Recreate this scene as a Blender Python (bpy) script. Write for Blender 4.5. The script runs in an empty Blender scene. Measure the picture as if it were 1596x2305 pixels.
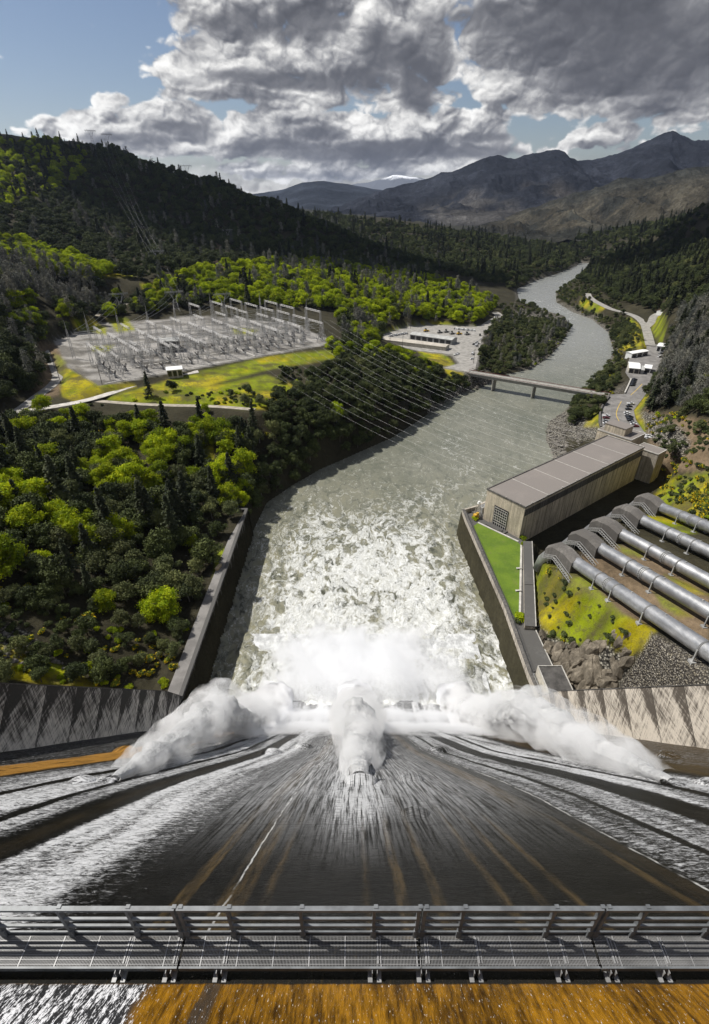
import bpy, bmesh, math, random
import numpy as np
from mathutils import Vector, Matrix
random.seed(7); rng = np.random.default_rng(11)
R = math.radians
VOL = 1; HAZE = 1
SC = bpy.context.scene; COL = SC.collection
# ------------------------------------------------------------------ camera model
# photo frame measured on a 1596 x 2304 copy; f = 1152 px, pitch 31.2 deg down, camera 148 m above the tailwater
F, CX, CY, HC, PIT = 1152., 798., 1152., 148., R(31.2)
SP, CP = math.sin(PIT), math.cos(PIT)
def ray(px, py):
    a = px-CX; b = CY-py
    return (a, F*CP+b*SP, -F*SP+b*CP)
def at(px, py, z=0.):                      # ground point seen at a photo position, for a height z
    d = ray(px, py); t = (z-HC)/d[2]; return (d[0]*t, d[1]*t, z)
def aty(px, py, y):                        # point seen at a photo position, for a distance y
    d = ray(px, py); t = y/d[1]; return (d[0]*t, y, HC+d[2]*t)
def atv(px, py, v):
    d = ray(px, py); t = v/F; return (d[0]*t, d[1]*t, HC+d[2]*t)
def zm(p, o, s): return ((o[0]+p[0]/s)*.9, (o[1]+p[1]/s)*.9)
def Z3(p): return zm(p, (0, 650), 1.7733)
def Z3b(p): return zm(p, (930, 790), 4.56)
def Z4(p): return zm(p, (1420, 740), 4.521)
def Z5(p): return zm(p, (1073, 1050), 2.28)
def Z6(p): return zm(p, (1320, 1220), 3.523)
def project(X, Y, Z):
    z = Z-HC; v = Y*CP-z*SP; u = Y*SP+z*CP
    v = np.where(v < 1, 1, v)
    return CX+F*X/v, CY-F*u/v
# ------------------------------------------------------------------ numpy noise
_perm = rng.random((256, 256))
def vnoise(x, y):
    xi = np.floor(x).astype(np.int64); yi = np.floor(y).astype(np.int64)
    fx = x-xi; fy = y-yi; fx = fx*fx*(3-2*fx); fy = fy*fy*(3-2*fy)
    g = lambda a, b: _perm[a & 255, b & 255]
    return (g(xi, yi)*(1-fx)+g(xi+1, yi)*fx)*(1-fy)+(g(xi, yi+1)*(1-fx)+g(xi+1, yi+1)*fx)*fy
def fbm(x, y, o=5, rid=False):
    s = 0; a = .5
    for i in range(o):
        n = vnoise(x+i*17.3, y-i*9.1)
        if rid: n = 1-np.abs(2*n-1)
        s = s+a*n; a *= .5; x = x*2.03; y = y*2.03
    return s
def inpoly(px, py, poly):
    r = np.zeros(np.shape(px), bool); n = len(poly)
    for i in range(n):
        x1, y1 = poly[i][:2]; x2, y2 = poly[(i+1) % n][:2]
        if y1 == y2: continue
        c = ((y1 > py) != (y2 > py)) & (px < (x2-x1)*(py-y1)/(y2-y1)+x1)
        r ^= c
    return r
def segd(px, py, a, b):
    ax, ay = a[:2]; bx, by = b[:2]; dx, dy = bx-ax, by-ay
    t = np.clip(((px-ax)*dx+(py-ay)*dy)/(dx*dx+dy*dy+1e-9), 0, 1)
    return np.hypot(px-ax-t*dx, py-ay-t*dy), t
def sdpoly(px, py, poly):
    d = np.full(np.shape(px), 1e9)
    for i in range(len(poly)): d = np.minimum(d, segd(px, py, poly[i], poly[(i+1) % len(poly)])[0])
    return np.where(inpoly(px, py, poly), -d, d)
def sstep(a, b, x):
    t = np.clip((x-a)/(b-a), 0, 1); return t*t*(3-2*t)
# ------------------------------------------------------------------ object helpers
def tag(o, label=None, cat=None, group=None, kind=None):
    if label: o['label'] = label
    if cat: o['category'] = cat
    if group: o['group'] = group
    if kind: o['kind'] = kind
    return o
def empty(name, loc, rz=0, label=None, cat=None, group=None):
    o = bpy.data.objects.new(name, None); o.empty_display_size = .5; COL.objects.link(o)
    o.location = loc; o.rotation_euler.z = rz
    return tag(o, label, cat, group)
class MB:
    def __init__(s): s.v = []; s.f = []; s.n = 0
    def add(s, vs, fs):
        b = s.n; s.v.extend([tuple(q) for q in vs]); s.f.extend([tuple(b+i for i in f) for f in fs]); s.n += len(vs)
    def box(s, c, d, rz=0):
        x, y, z = c; a, b, h = d[0]/2, d[1]/2, d[2]/2; cs, sn = math.cos(rz), math.sin(rz)
        vs = []
        for k in (-h, h):
            for i, j in ((-a, -b), (a, -b), (a, b), (-a, b)): vs.append((x+i*cs-j*sn, y+i*sn+j*cs, z+k))
        s.add(vs, [(0, 3, 2, 1), (4, 5, 6, 7), (0, 1, 5, 4), (1, 2, 6, 5), (2, 3, 7, 6), (3, 0, 4, 7)])
    def prism(s, poly, z0, z1):
        n = len(poly)
        a = sum(poly[i][0]*poly[(i+1) % n][1]-poly[(i+1) % n][0]*poly[i][1] for i in range(n))
        if a < 0: poly = poly[::-1]
        g = lambda z, p: p[2] if z is None else z
        vs = [(p[0], p[1], g(z0, p)) for p in poly]+[(p[0], p[1], g(z1, p)) for p in poly]
        s.add(vs, [tuple(range(n))[::-1], tuple(range(n, 2*n))]+[(i, (i+1) % n, n+(i+1) % n, n+i) for i in range(n)])
    def bar(s, a, b, w, h=None, n=4, w2=None):
        a = Vector(a); b = Vector(b); d = b-a
        if d.length < 1e-6: return
        d.normalize(); up = Vector((0, 0, 1)) if abs(d.z) < .95 else Vector((0, 1, 0))
        s1 = d.cross(up).normalized(); s2 = s1.cross(d); h = h or w; vs = []
        for P, k in ((a, 1), (b, (w2 or w)/w)):
            for i in range(n):
                t = 2*math.pi*(i+.5)/n; r = .5*math.sqrt(2) if n == 4 else .5
                vs.append(P+s1*math.cos(t)*w*r*k+s2*math.sin(t)*h*r*k)
        s.add(vs, [tuple(range(n)), tuple(range(n, 2*n))[::-1]]+[(i, n+i, n+(i+1) % n, (i+1) % n) for i in range(n)])
    def tube(s, pts, r, n=16, caps=True):
        P = [Vector(p) for p in pts]; rs = r if isinstance(r, (list, tuple)) else [r]*len(P); vs = []
        for i, p in enumerate(P):
            d = (P[min(i+1, len(P)-1)]-P[max(i-1, 0)]).normalized()
            up = Vector((0, 0, 1)) if abs(d.z) < .97 else Vector((0, 1, 0))
            s1 = d.cross(up).normalized(); s2 = s1.cross(d)
            for k in range(n):
                t = 2*math.pi*k/n; vs.append(p+s1*math.cos(t)*rs[i]+s2*math.sin(t)*rs[i])
        fs = []
        for i in range(len(P)-1):
            for k in range(n):
                a, b = i*n+k, i*n+(k+1) % n; fs.append((a, a+n, b+n, b))
        if caps: fs += [tuple(range(n)), tuple(range((len(P)-1)*n, len(P)*n))[::-1]]
        s.add(vs, fs)
    def build(s, name, mat, parent=None, smooth=False, label=None, cat=None, group=None, kind=None):
        me = bpy.data.meshes.new(name); me.from_pydata([tuple(v) for v in s.v], [], s.f); me.update()
        for m in (mat if isinstance(mat, (list, tuple)) else [mat]): me.materials.append(m)
        if smooth: me.shade_smooth()
        o = bpy.data.objects.new(name, me); COL.objects.link(o); o.parent = parent
        return tag(o, label, cat, group, kind)
def npmesh(name, V, Fq, mat, smooth=False, cols=None, parent=None, midx=None):
    me = bpy.data.meshes.new(name); V = np.asarray(V, np.float32); Fq = np.asarray(Fq, np.int32)
    k = Fq.shape[1]; me.vertices.add(len(V)); me.vertices.foreach_set('co', V.ravel())
    me.loops.add(Fq.size); me.loops.foreach_set('vertex_index', Fq.ravel())
    me.polygons.add(len(Fq)); me.polygons.foreach_set('loop_start', np.arange(0, Fq.size, k, dtype=np.int32))
    for m in (mat if isinstance(mat, (list, tuple)) else [mat]): me.materials.append(m)
    if midx is not None: me.polygons.foreach_set('material_index', np.asarray(midx, np.int32))
    me.update(calc_edges=True); me.validate()
    if smooth: me.shade_smooth()
    if cols is not None:
        for nm, c in cols.items():
            at_ = me.color_attributes.new(nm, 'FLOAT_COLOR', 'POINT')
            cc = np.ones((len(V), 4), np.float32); cc[:, :c.shape[1]] = c; at_.data.foreach_set('color', cc.ravel())
    o = bpy.data.objects.new(name, me); COL.objects.link(o); o.parent = parent
    return o
def copy_tree(o, parent=None, deep=True):
    c = o.copy(); COL.objects.link(c)
    if parent: c.parent = parent
    for ch in o.children: copy_tree(ch, c)
    return c
# ------------------------------------------------------------------ materials
class NT:
    def __init__(s, m): s.t = m.node_tree; s.n = s.t.nodes; s.l = s.t.links
    def new(s, ty, **k):
        n = s.n.new(ty)
        for a, b in k.items():
            if a.startswith('i_'): 
                key = a[2:]; key = int(key) if key.isdigit() else key.replace('_', ' ')
                s.put(n.inputs[key], b)
            else: setattr(n, a, b)
        return n
    def put(s, inp, v):
        if isinstance(v, bpy.types.NodeSocket): s.l.new(v, inp)
        elif isinstance(v, bpy.types.Node): s.l.new(v.outputs[0], inp)
        else:
            if hasattr(inp.default_value, '__len__') and not hasattr(v, '__len__'): v = [v]*len(inp.default_value)
            if hasattr(v, '__len__') and inp.type == 'RGBA' and len(v) == 3: v = (*v, 1)
            inp.default_value = v
    def math(s, op, a, b=0., c=None, clamp=False):
        n = s.n.new('ShaderNodeMath'); n.operation = op; n.use_clamp = clamp
        s.put(n.inputs[0], a); s.put(n.inputs[1], b)
        if c is not None: s.put(n.inputs[2], c)
        return n.outputs[0]
    def vm(s, op, a, b=None, out=0):
        n = s.n.new('ShaderNodeVectorMath'); n.operation = op; s.put(n.inputs[0], a)
        if b is not None: 
            if op == 'SCALE': s.put(n.inputs['Scale'], b)
            else: s.put(n.inputs[1], b)
        return n.outputs['Value'] if op in ('LENGTH', 'DOT_PRODUCT', 'DISTANCE') else n.outputs[0]
    def noise(s, vec, scale=1., det=4, rough=.55, dist=0., out='Fac'):
        n = s.n.new('ShaderNodeTexNoise'); s.put(n.inputs['Vector'], vec); n.inputs['Scale'].default_value = scale
        n.inputs['Detail'].default_value = det; n.inputs['Roughness'].default_value = rough; n.inputs['Distortion'].default_value = dist
        return n.outputs[out]
    def ss(s, x, a, b, c=0., d=1., lin=False):
        n = s.n.new('ShaderNodeMapRange'); n.interpolation_type = 'LINEAR' if lin else 'SMOOTHSTEP'
        s.put(n.inputs[0], x); s.put(n.inputs[1], a); s.put(n.inputs[2], b); s.put(n.inputs[3], c); s.put(n.inputs[4], d)
        return n.outputs[0]
    def mix(s, f, a, b, mode='MIX'):
        n = s.n.new('ShaderNodeMix'); n.data_type = 'RGBA'; n.blend_type = mode
        s.put(n.inputs[0], f); s.put(n.inputs[6], a); s.put(n.inputs[7], b); return n.outputs[2]
    def ramp(s, f, stops, interp='LINEAR'):
        n = s.n.new('ShaderNodeValToRGB'); r = n.color_ramp; r.interpolation = interp
        for i, (p, c) in enumerate(stops):
            e = r.elements[i] if i < 2 else r.elements.new(p)
            e.position = p; e.color = (c, c, c, 1) if not hasattr(c, '__len__') else (*c[:3], 1)
        s.put(n.inputs[0], f); return n.outputs[0]
    def xyz(s, v):
        n = s.n.new('ShaderNodeSeparateXYZ'); s.put(n.inputs[0], v); return n.outputs
    def comb(s, x, y, z):
        n = s.n.new('ShaderNodeCombineXYZ'); s.put(n.inputs[0], x); s.put(n.inputs[1], y); s.put(n.inputs[2], z); return n.outputs[0]
def mat(name):
    m = bpy.data.materials.new(name); m.use_nodes = True; t = NT(m)
    return m, t, t.n['Principled BSDF'], t.new('ShaderNodeNewGeometry').outputs['Position']
def bump(t, b, h, dist=.1, st=1.):
    n = t.new('ShaderNodeBump'); n.inputs['Distance'].default_value = dist; n.inputs['Strength'].default_value = st
    t.put(n.inputs['Height'], h); t.put(b.inputs['Normal'], n.outputs[0])
def simple(name, c, rough=.7, metal=0., var=.25, sc=.5, spec=.5, c2=None, bmp=0):
    m, t, b, P = mat(name)
    n = t.noise(P, sc, 5, .65); f = t.ss(n, .35, .68)
    c2 = c2 or tuple(q*(1-var) for q in c)
    t.put(b.inputs['Base Color'], t.mix(f, c2, tuple(min(1, q*(1+var*.4)) for q in c)))
    b.inputs['Roughness'].default_value = rough; b.inputs['Metallic'].default_value = metal
    b.inputs['Specular IOR Level'].default_value = spec
    if bmp: bump(t, b, t.noise(P, sc*4, 4), bmp)
    return m
def M_concrete(name, base, dark, streak=.5, ty=None):
    m, t, b, P = mat(name); x, y, z = t.xyz(P)
    big = t.noise(P, .08, 5, .6); fine = t.noise(P, 1.2, 6, .7)
    st = t.noise(t.vm('MULTIPLY', P, (1.1, 1.1, .07)), 1., 5, .65)
    f = t.math('ADD', t.math('MULTIPLY', big, .5), t.math('ADD', t.math('MULTIPLY', fine, .3), t.math('MULTIPLY', st, streak)))
    f = t.ss(f, .42+streak*.25, .75+streak*.4)
    c = t.mix(f, dark, base)
    b.inputs['Roughness'].default_value = .88; b.inputs['Specular IOR Level'].default_value = .25
    t.put(b.inputs['Base Color'], c); bump(t, b, fine, .05)
    return m
MAT = {}
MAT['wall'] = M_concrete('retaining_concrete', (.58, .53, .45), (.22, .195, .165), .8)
MAT['darkwall'] = M_concrete('damp_concrete', (.17, .16, .15), (.06, .057, .053), .8)  # concrete in a darker grey tone for walls, copings and bands
MAT['house'] = M_concrete('powerhouse_concrete', (.70, .61, .47), (.30, .265, .205), .9)
MAT['roof'] = M_concrete('roof_felt', (.33, .29, .26), (.20, .18, .165), .1)
MAT['slab'] = M_concrete('gallery_roofing', (.20, .195, .185), (.09, .087, .083), .1)
MAT['cap'] = simple('pale_coping', (.5, .48, .44), .8)
MAT['dark'] = simple('blackened_concrete', (.035, .034, .032), .8)
MAT['hood'] = M_concrete('cover_concrete', (.25, .235, .215), (.10, .093, .086), .3)
MAT['asphalt'] = simple('asphalt', (.20, .19, .18), .9, sc=.15, var=.3)
MAT['bridge'] = simple('bridge_concrete', (.30, .29, .26), .85, sc=.3)
MAT['steel'] = simple('galvanised_steel', (.42, .42, .41), .5, .3, sc=.4)
MAT['lattice'] = simple('weathered_lattice_steel', (.44, .43, .42), .6, .1)
MAT['lattice_dark'] = simple('dark_lattice_steel', (.16, .16, .16), .6, .2)
MAT['porcelain'] = simple('brown_porcelain', (.10, .09, .085), .35)
MAT['equip'] = simple('grey_equipment_paint', (.34, .34, .33), .5)
MAT['white'] = simple('white_sheet_roof', (.78, .78, .76), .6, var=.1)
MAT['cream'] = simple('cream_wall', (.52, .48, .40), .8)
MAT['shadeglass'] = simple('dark_glazing', (.02, .022, .025), .15)
MAT['redroof'] = simple('red_tile_roof', (.42, .13, .08), .8)
MAT['rail_red'] = simple('rusty_red_rail', (.22, .075, .06), .7)
MAT['rust'] = simple('rusty_iron', (.25, .10, .05), .8)
MAT['bark'] = simple('bark', (.09, .075, .06), .9)
MAT['greybark'] = simple('grey_bark', (.2, .19, .18), .9)
MAT['yellow'] = simple('yellow_line_paint', (.62, .42, .06), .7)
MAT['line'] = simple('white_line_paint', (.6, .6, .58), .7)
MAT['tyre'] = simple('tyre_rubber', (.02, .02, .02), .8)
MAT['wire'] = simple('conductor_aluminium', (.5, .5, .5), .5, .2)
MAT['pole'] = simple('dark_timber', (.07, .06, .055), .9)
MAT['wood'] = simple('pale_timber', (.55, .43, .26), .8)
MAT['yellowpaint'] = simple('yellow_machine_paint', (.62, .38, .05), .5)
MAT['grating'] = simple('bare_grating_steel', (.27, .27, .27), .5, .2, sc=.8)
MAT['railpaint'] = simple('grey_rail_paint', (.15, .16, .168), .5, .15, sc=1.5, var=.35)
# lawn
m, t, b, P = mat('mown_lawn')
n1 = t.noise(P, .14, 4, .6); n2 = t.noise(P, 1.3, 5, .7)
c = t.mix(t.ss(n1, .35, .65), (.070, .125, .004), (.11, .175, .006)); c = t.mix(t.math('MULTIPLY', t.ss(n2, .45, .75), .45), c, (.14, .22, .03)); c = t.mix(t.math('MULTIPLY', t.ss(t.noise(P, .4, 5, .7), .55, .7), .5), c, (.13, .15, .035))
t.put(b.inputs['Base Color'], c); b.inputs['Roughness'].default_value = .9; bump(t, b, t.noise(P, 6, 3), .06); MAT['lawn'] = m
# penstock steel
m, t, b, P = mat('silver_painted_pipe')
tc = t.new('ShaderNodeTexCoord').outputs['Object']
n1 = t.noise(P, .25, 5, .6); n2 = t.noise(t.vm('MULTIPLY', P, (3, .5, 3)), 1., 5, .7)
c = t.mix(t.ss(n1, .35, .7), (.33, .335, .345), (.49, .49, .495)); c = t.mix(t.math('MULTIPLY', t.ss(n2, .58, .8), .5), c, (.2, .19, .18))
t.put(b.inputs['Base Color'], c); b.inputs['Metallic'].default_value = .75
t.put(b.inputs['Roughness'], t.ss(n2, .3, .8, .38, .6)); bump(t, b, n1, .03); MAT['pipe'] = m
# ground (region colours come from the vertex colour map: grass, gravel, rock, soil)
m, t, b, P = mat('ground')
vc = t.new('ShaderNodeVertexColor', layer_name='Col').outputs[0]
rk = t.new('ShaderNodeVertexColor', layer_name='Rock').outputs[0]; rkx = t.xyz(rk)
n1 = t.noise(P, .045, 6, .65); n2 = t.noise(P, .55, 6, .72); n3 = t.noise(P, 3.2, 4, .7)
f = t.math('ADD', t.math('MULTIPLY', n1, .45), t.math('ADD', t.math('MULTIPLY', n2, .4), t.math('MULTIPLY', n3, .25)))
c = t.mix(1., vc, t.ramp(t.ss(f, .36, .76, lin=True), [(0, .35), (.5, .95), (1, 1.75)]), 'MULTIPLY')
# grass is patchy: olive and brown earth shows between
gp = t.math('MULTIPLY', rkx[1], t.ss(t.math('ADD', t.math('MULTIPLY', n2, .6), t.math('MULTIPLY', n1, .4)), .45, .6))
c = t.mix(t.math('MULTIPLY', gp, .75), c, (.075, .062, .035))
vo = t.new('ShaderNodeTexVoronoi'); t.put(vo.inputs['Vector'], P); vo.inputs['Scale'].default_value = 1.1
vo2 = t.new('ShaderNodeTexVoronoi'); t.put(vo2.inputs['Vector'], t.vm('ADD', P, t.vm('SCALE', t.noise(P, .3, 3, out='Color'), 4.))); vo2.inputs['Scale'].default_value = .23
stn = t.mix(t.ss(vo.outputs['Distance'], .1, .75), t.mix(t.xyz(vo.outputs['Color'])[0], (.17, .155, .13), (.46, .43, .36)), (.03, .028, .025))
c = t.mix(rkx[0], c, stn)
vo3 = t.new('ShaderNodeTexVoronoi'); t.put(vo3.inputs['Vector'], P); vo3.inputs['Scale'].default_value = 2.0
grv = t.mix(t.ss(vo3.outputs['Distance'], .15, .7), t.ramp(t.xyz(vo3.outputs['Color'])[0], [(0, (.11, .105, .095)), (.5, (.27, .24, .18)), (.85, (.3, .28, .25)), (1, (.55, .5, .4))]), (.045, .04, .036))
c = t.mix(rkx[2], c, grv)
t.put(b.inputs['Base Color'], c); b.inputs['Roughness'].default_value = .95; b.inputs['Specular IOR Level'].default_value = .1
h = t.math('ADD', n2, t.math('MULTIPLY', t.math('SUBTRACT', 1., vo.outputs['Distance']), t.math('MULTIPLY', rkx[0], 1.4)))
h = t.math('ADD', h, t.math('MULTIPLY', vo3.outputs['Distance'], t.math('MULTIPLY', rkx[2], -.9)))
bump(t, b, h, .6); MAT['ground'] = m
# far mountains
m, t, b, P = mat('mountain_forest')
vc = t.new('ShaderNodeVertexColor', layer_name='Col').outputs[0]
n1 = t.noise(P, .0022, 6, .62); n2 = t.noise(P, .02, 5, .75); n3 = t.noise(P, .07, 3, .75)
f = t.math('ADD', t.math('MULTIPLY', n1, .5), t.math('ADD', t.math('MULTIPLY', n2, .3), t.math('MULTIPLY', n3, .3)))
c = t.mix(1., vc, t.ramp(t.ss(f, .4, .72, lin=True), [(0, .3), (.5, .8), (1, 2.1)]), 'MULTIPLY')
t.put(b.inputs['Base Color'], c); b.inputs['Roughness'].default_value = 1; b.inputs['Specular IOR Level'].default_value = 0
bump(t, b, t.math('ADD', t.math('MULTIPLY', n2, 1.), t.math('MULTIPLY', n3, .5)), 14., 1.); MAT['mountain'] = m
m, t, b, P = mat('snowy_rock')
n1 = t.noise(t.vm('MULTIPLY', P, (1, 1, .35)), .0035, 6, .7)
zz = t.xyz(P)[2]
f = t.ss(t.math('ADD', t.math('MULTIPLY', n1, 420.), zz), 900., 1010.)
t.put(b.inputs['Base Color'], t.mix(f, (.09, .10, .12), (.85, .87, .9))); b.inputs['Roughness'].default_value = 1; bump(t, b, n1, 60.); MAT['snow'] = m
# leaves
def leafmat(name, a, bcol, flower=None, ff=.0, trans=.0):
    m, t, b, P = mat(name)
    oi = t.new('ShaderNodeObjectInfo'); rnd = oi.outputs['Random']
    tco = t.new('ShaderNodeTexCoord').outputs['Object']
    n1 = t.noise(tco, .55, 3, .6); n2 = t.noise(tco, 3., 2, .6)
    f = t.math('ADD', t.math('MULTIPLY', n1, .7), t.math('MULTIPLY', n2, .3)); f = t.ss(f, .36, .66)
    c = t.mix(f, a, bcol)
    c = t.mix(1., c, t.ramp(rnd, [(0, (.55, .6, .6)), (.35, (.9, .85, .8)), (.7, (1.1, 1.1, 1.)), (1, (1.5, 1.4, 1.2))]), 'MULTIPLY')
    if flower:
        zz = t.xyz(t.new('ShaderNodeNewGeometry').outputs['Normal'])[2]
        n4 = t.noise(tco, .9, 3, .7); fl = t.math('MULTIPLY', t.ss(n4, ff, ff+.08), 1.)
        c = t.mix(fl, c, flower)
    t.put(b.inputs['Base Color'], c); b.inputs['Roughness'].default_value = .75; b.inputs['Specular IOR Level'].default_value = .2
    if trans > 0:
        tr = t.new('ShaderNodeBsdfTranslucent'); t.put(tr.inputs['Color'], t.mix(1., c, (1.25, 1.2, .5), 'MULTIPLY'))
        mx = t.new('ShaderNodeMixShader'); mx.inputs[0].default_value = trans
        t.l.new(b.outputs[0], mx.inputs[1]); t.l.new(tr.outputs[0], mx.inputs[2])
        t.l.new(mx.outputs[0], t.n['Material Output'].inputs[0])
    return m
MAT['lf_bright'] = leafmat('lime_spring_leaves', (.15, .23, .004), (.40, .46, .012), trans=.3)
MAT['lf_dark'] = leafmat('dark_evergreen_leaves', (.026, .036, .013), (.085, .108, .034))
MAT['lf_olive'] = leafmat('olive_leaves', (.05, .065, .025), (.14, .155, .06))
MAT['lf_pine'] = leafmat('pine_needles', (.026, .034, .020), (.06, .072, .036))
MAT['lf_grey'] = leafmat('grey_pine_needles', (.085, .088, .08), (.23, .23, .21))
MAT['lf_broom'] = leafmat('flowering_broom', (.05, .075, .012), (.15, .19, .02), (.72, .5, .01), .5)
# ------------------------------------------------------------------ chute water on the dam face
def xwarp(t, P):
    x, y, z = t.xyz(P)
    return t.math('DIVIDE', x, t.ss(z, 70., 108., .73, 1.))
m, t, b, P = mat('wet_spillway_face')
x, y, z = t.xyz(P); xw = xwarp(t, P)
wob = t.noise(P, .12, 3, .6); wobf = t.noise(P, .6, 3, .6)
xq = t.math('ADD', xw, t.math('ADD', t.math('MULTIPLY', t.math('SUBTRACT', wob, .5), .35), t.math('MULTIPLY', t.math('SUBTRACT', wobf, .5), .25)))
u = t.ss(xq, -55., 55., lin=True)
S = lambda v: (v+55)/110.
foam = t.ramp(u, [(S(-54), .45), (S(-48.6), .4), (S(-47), .0), (S(-40), .0), (S(-38), .6), (S(-31), .8), (S(-27), .85), (S(-21), .75), (S(-19.7), .02), (S(-18.), .02), (S(-17.2), .86), (S(-13.4), .9), (S(-11.5), .66), (S(-9.3), .42), (S(-8.), .10),
    (S(-5.5), .03), (S(8), .03), (S(12), .08), (S(14.6), .12), (S(15.6), .68), (S(22.4), .72), (S(23.2), .02), (S(25.6), .05), (S(26.5), .85), (S(36), .8), (S(39), .1), (S(46), .12), (S(49), .5), (S(54), .45)])
down = t.ss(z, 122., 100.)      # the sheet breaks up on its way down
foam = t.math('MULTIPLY', foam, t.ss(t.noise(t.comb(t.math('MULTIPLY', xw, .5), t.math('MULTIPLY', z, .06), 0.), 1., 4, .6), .3, .6, .72, 1.08))
foam = t.math('MULTIPLY', foam, t.ss(t.math('ADD', down, t.math('MULTIPLY', t.ss(t.math('ABSOLUTE', x), 4., 15.), 1.)), 0., 1., .45, 1.))
gaps = t.math('MINIMUM', t.math('MINIMUM', t.ss(t.math('ABSOLUTE', t.math('ADD', xq, 24.)), .25, .7), t.ss(t.math('ABSOLUTE', t.math('ADD', xq, 30.5)), .3, .9)), t.math('MINIMUM', t.ss(t.math('ABSOLUTE', t.math('SUBTRACT', xq, 30.)), .25, .8), t.ss(t.math('ABSOLUTE', t.math('SUBTRACT', xq, 18.6)), .1, .5)))
foam = t.math('MULTIPLY', foam, t.math('ADD', .15, t.math('MULTIPLY', gaps, .85)))
s_ = t.math('ADD', t.math('MULTIPLY', y, .62), t.math('MULTIPLY', z, -.78))
pc = t.comb(xw, s_, 0.)
d0 = t.noise(pc, .8, 3, .6, out='Color'); pw = t.vm('ADD', pc, t.vm('SCALE', t.vm('SUBTRACT', d0, (.5, .5, .5)), .9))
r1 = t.noise(t.vm('MULTIPLY', pw, (1., 2.1, 1)), 1.15, 7, .74); r2 = t.noise(t.vm('MULTIPLY', pc, (5., .12, 1)), 1., 5, .7)
r3 = t.noise(t.vm('MULTIPLY', pw, (2.2, 6., 1)), 1.7, 5, .74); r4 = t.noise(t.vm('MULTIPLY', pc, (1.2, 9., 1)), 1., 4, .75)
pat = t.math('ADD', t.math('MULTIPLY', r1, .5), t.math('MULTIPLY', r3, .5))
thr = t.math('SUBTRACT', .66, t.math('MULTIPLY', foam, .27))
fm = t.ss(t.math('SUBTRACT', pat, thr), -.03, .09)
# thin white veils running straight down from the middle of the crest
vc_ = t.math('ADD', t.math('MULTIPLY', t.ss(t.math('ABSOLUTE', t.math('SUBTRACT', xw, .1)), 3.0, .5), 1.5), t.math('MULTIPLY', t.ss(t.math('ABSOLUTE', xw), 20., 4.), .75))
veil = t.math('MULTIPLY', t.math('MULTIPLY', vc_, down), t.math('MULTIPLY', t.ss(r2, .36, .60), t.ss(r4, .30, .58)))
spk = t.math('MULTIPLY', t.ss(r3, .66, .72), .3)
fm2 = t.math('MAXIMUM', t.math('MAXIMUM', fm, t.math('MINIMUM', veil, .85)), spk)
brown = t.ramp(u, [(S(-50.5), 0), (S(-49.5), 1), (S(-40.5), 1), (S(-39.5), .05), (S(-20), .0), (S(-19), .16), (S(-17.8), 0), (S(38), .02), (S(41), .55)])
S2 = lambda v: (v+16)/32.
def stripe(*ps):     # (centre, half width, strength)
    st = [(0., 0.)]
    for c0, w0, q in ps: st += [(S2(c0-w0-.12), 0.), (S2(c0-w0), q), (S2(c0+w0), q), (S2(c0+w0+.12), 0.)]
    return t.ramp(t.ss(xq, -16., 16., lin=True), st)
b2 = stripe((-14.6, .15, .35), (-7.0, .24, .9), (-4.95, .52, .75), (-3.62, .08, .7), (.5, .04, .5), (1.95, .15, .8), (3.42, .14, .8))
b3 = stripe((6.05, .13, .75), (7.5, .12, .7), (8.95, .13, .8), (13.3, .22, .7), (14.4, .5, .25))
b4 = t.math('MULTIPLY', t.ss(t.math('ABSOLUTE', t.math('SUBTRACT', xq, -6.4)), 1.1, .3), t.math('MULTIPLY', t.ss(z, 116., 100.), .45)); b5 = t.math('MULTIPLY', t.ss(t.math('ABSOLUTE', t.math('SUBTRACT', xq, 12.6)), 1.4, .3), t.math('MULTIPLY', t.ss(z, 116., 98.), .6))
brown = t.math('MAXIMUM', t.math('MAXIMUM', brown, t.math('MAXIMUM', b4, b5)), t.math('MULTIPLY', t.math('MAXIMUM', b2, b3), t.math('MULTIPLY', t.ss(z, 108., 119., .25, 1.), t.ss(t.noise(t.comb(t.math('MULTIPLY', xq, 2.5), t.math('MULTIPLY', z, .22), 0.), 1., 5, .7), .38, .62, .25, .85))))
brown = t.math('MULTIPLY', brown, t.ss(t.noise(t.vm('MULTIPLY', pc, (3., .2, 1)), 1., 5, .7), .32, .56))
algae = t.ss(xw, -38., -40.)
base = t.mix(t.ss(t.noise(pc, .5, 6, .75), .3, .7), (.0015, .0015, .0014), (.0085, .008, .007))
brc = t.mix(algae, (.105, .070, .028), (.36, .185, .04))
c = t.mix(brown, base, brc)
c = t.mix(fm2, c, (.62, .625, .635))
jt = t.math('MULTIPLY', t.math('MAXIMUM', t.ss(t.math('ABSOLUTE', t.math('SUBTRACT', xq, -5.15)), .06, .03), t.ss(t.math('ABSOLUTE', t.math('SUBTRACT', xq, 15.)), .1, .04)), t.ss(t.noise(pc, .5, 3), .35, .6))
c = t.mix(t.math('MULTIPLY', jt, .75), c, (.62, .62, .6))
hz = t.math('PINGPONG', t.math('ADD', z, .4), 3.8); hj = t.math('MULTIPLY', t.ss(hz, .06, .02), .5)
c = t.mix(hj, c, (.003, .003, .003))
t.put(b.inputs['Base Color'], c)
t.put(b.inputs['Roughness'], t.ss(fm2, 0., .5, .42, .85)); b.inputs['Specular IOR Level'].default_value = .06
bump(t, b, t.math('ADD', t.math('MULTIPLY', r1, .8), t.math('ADD', t.math('MULTIPLY', r3, .35), t.math('MULTIPLY', fm, .5))), .28, .8); MAT['chute'] = m
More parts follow.
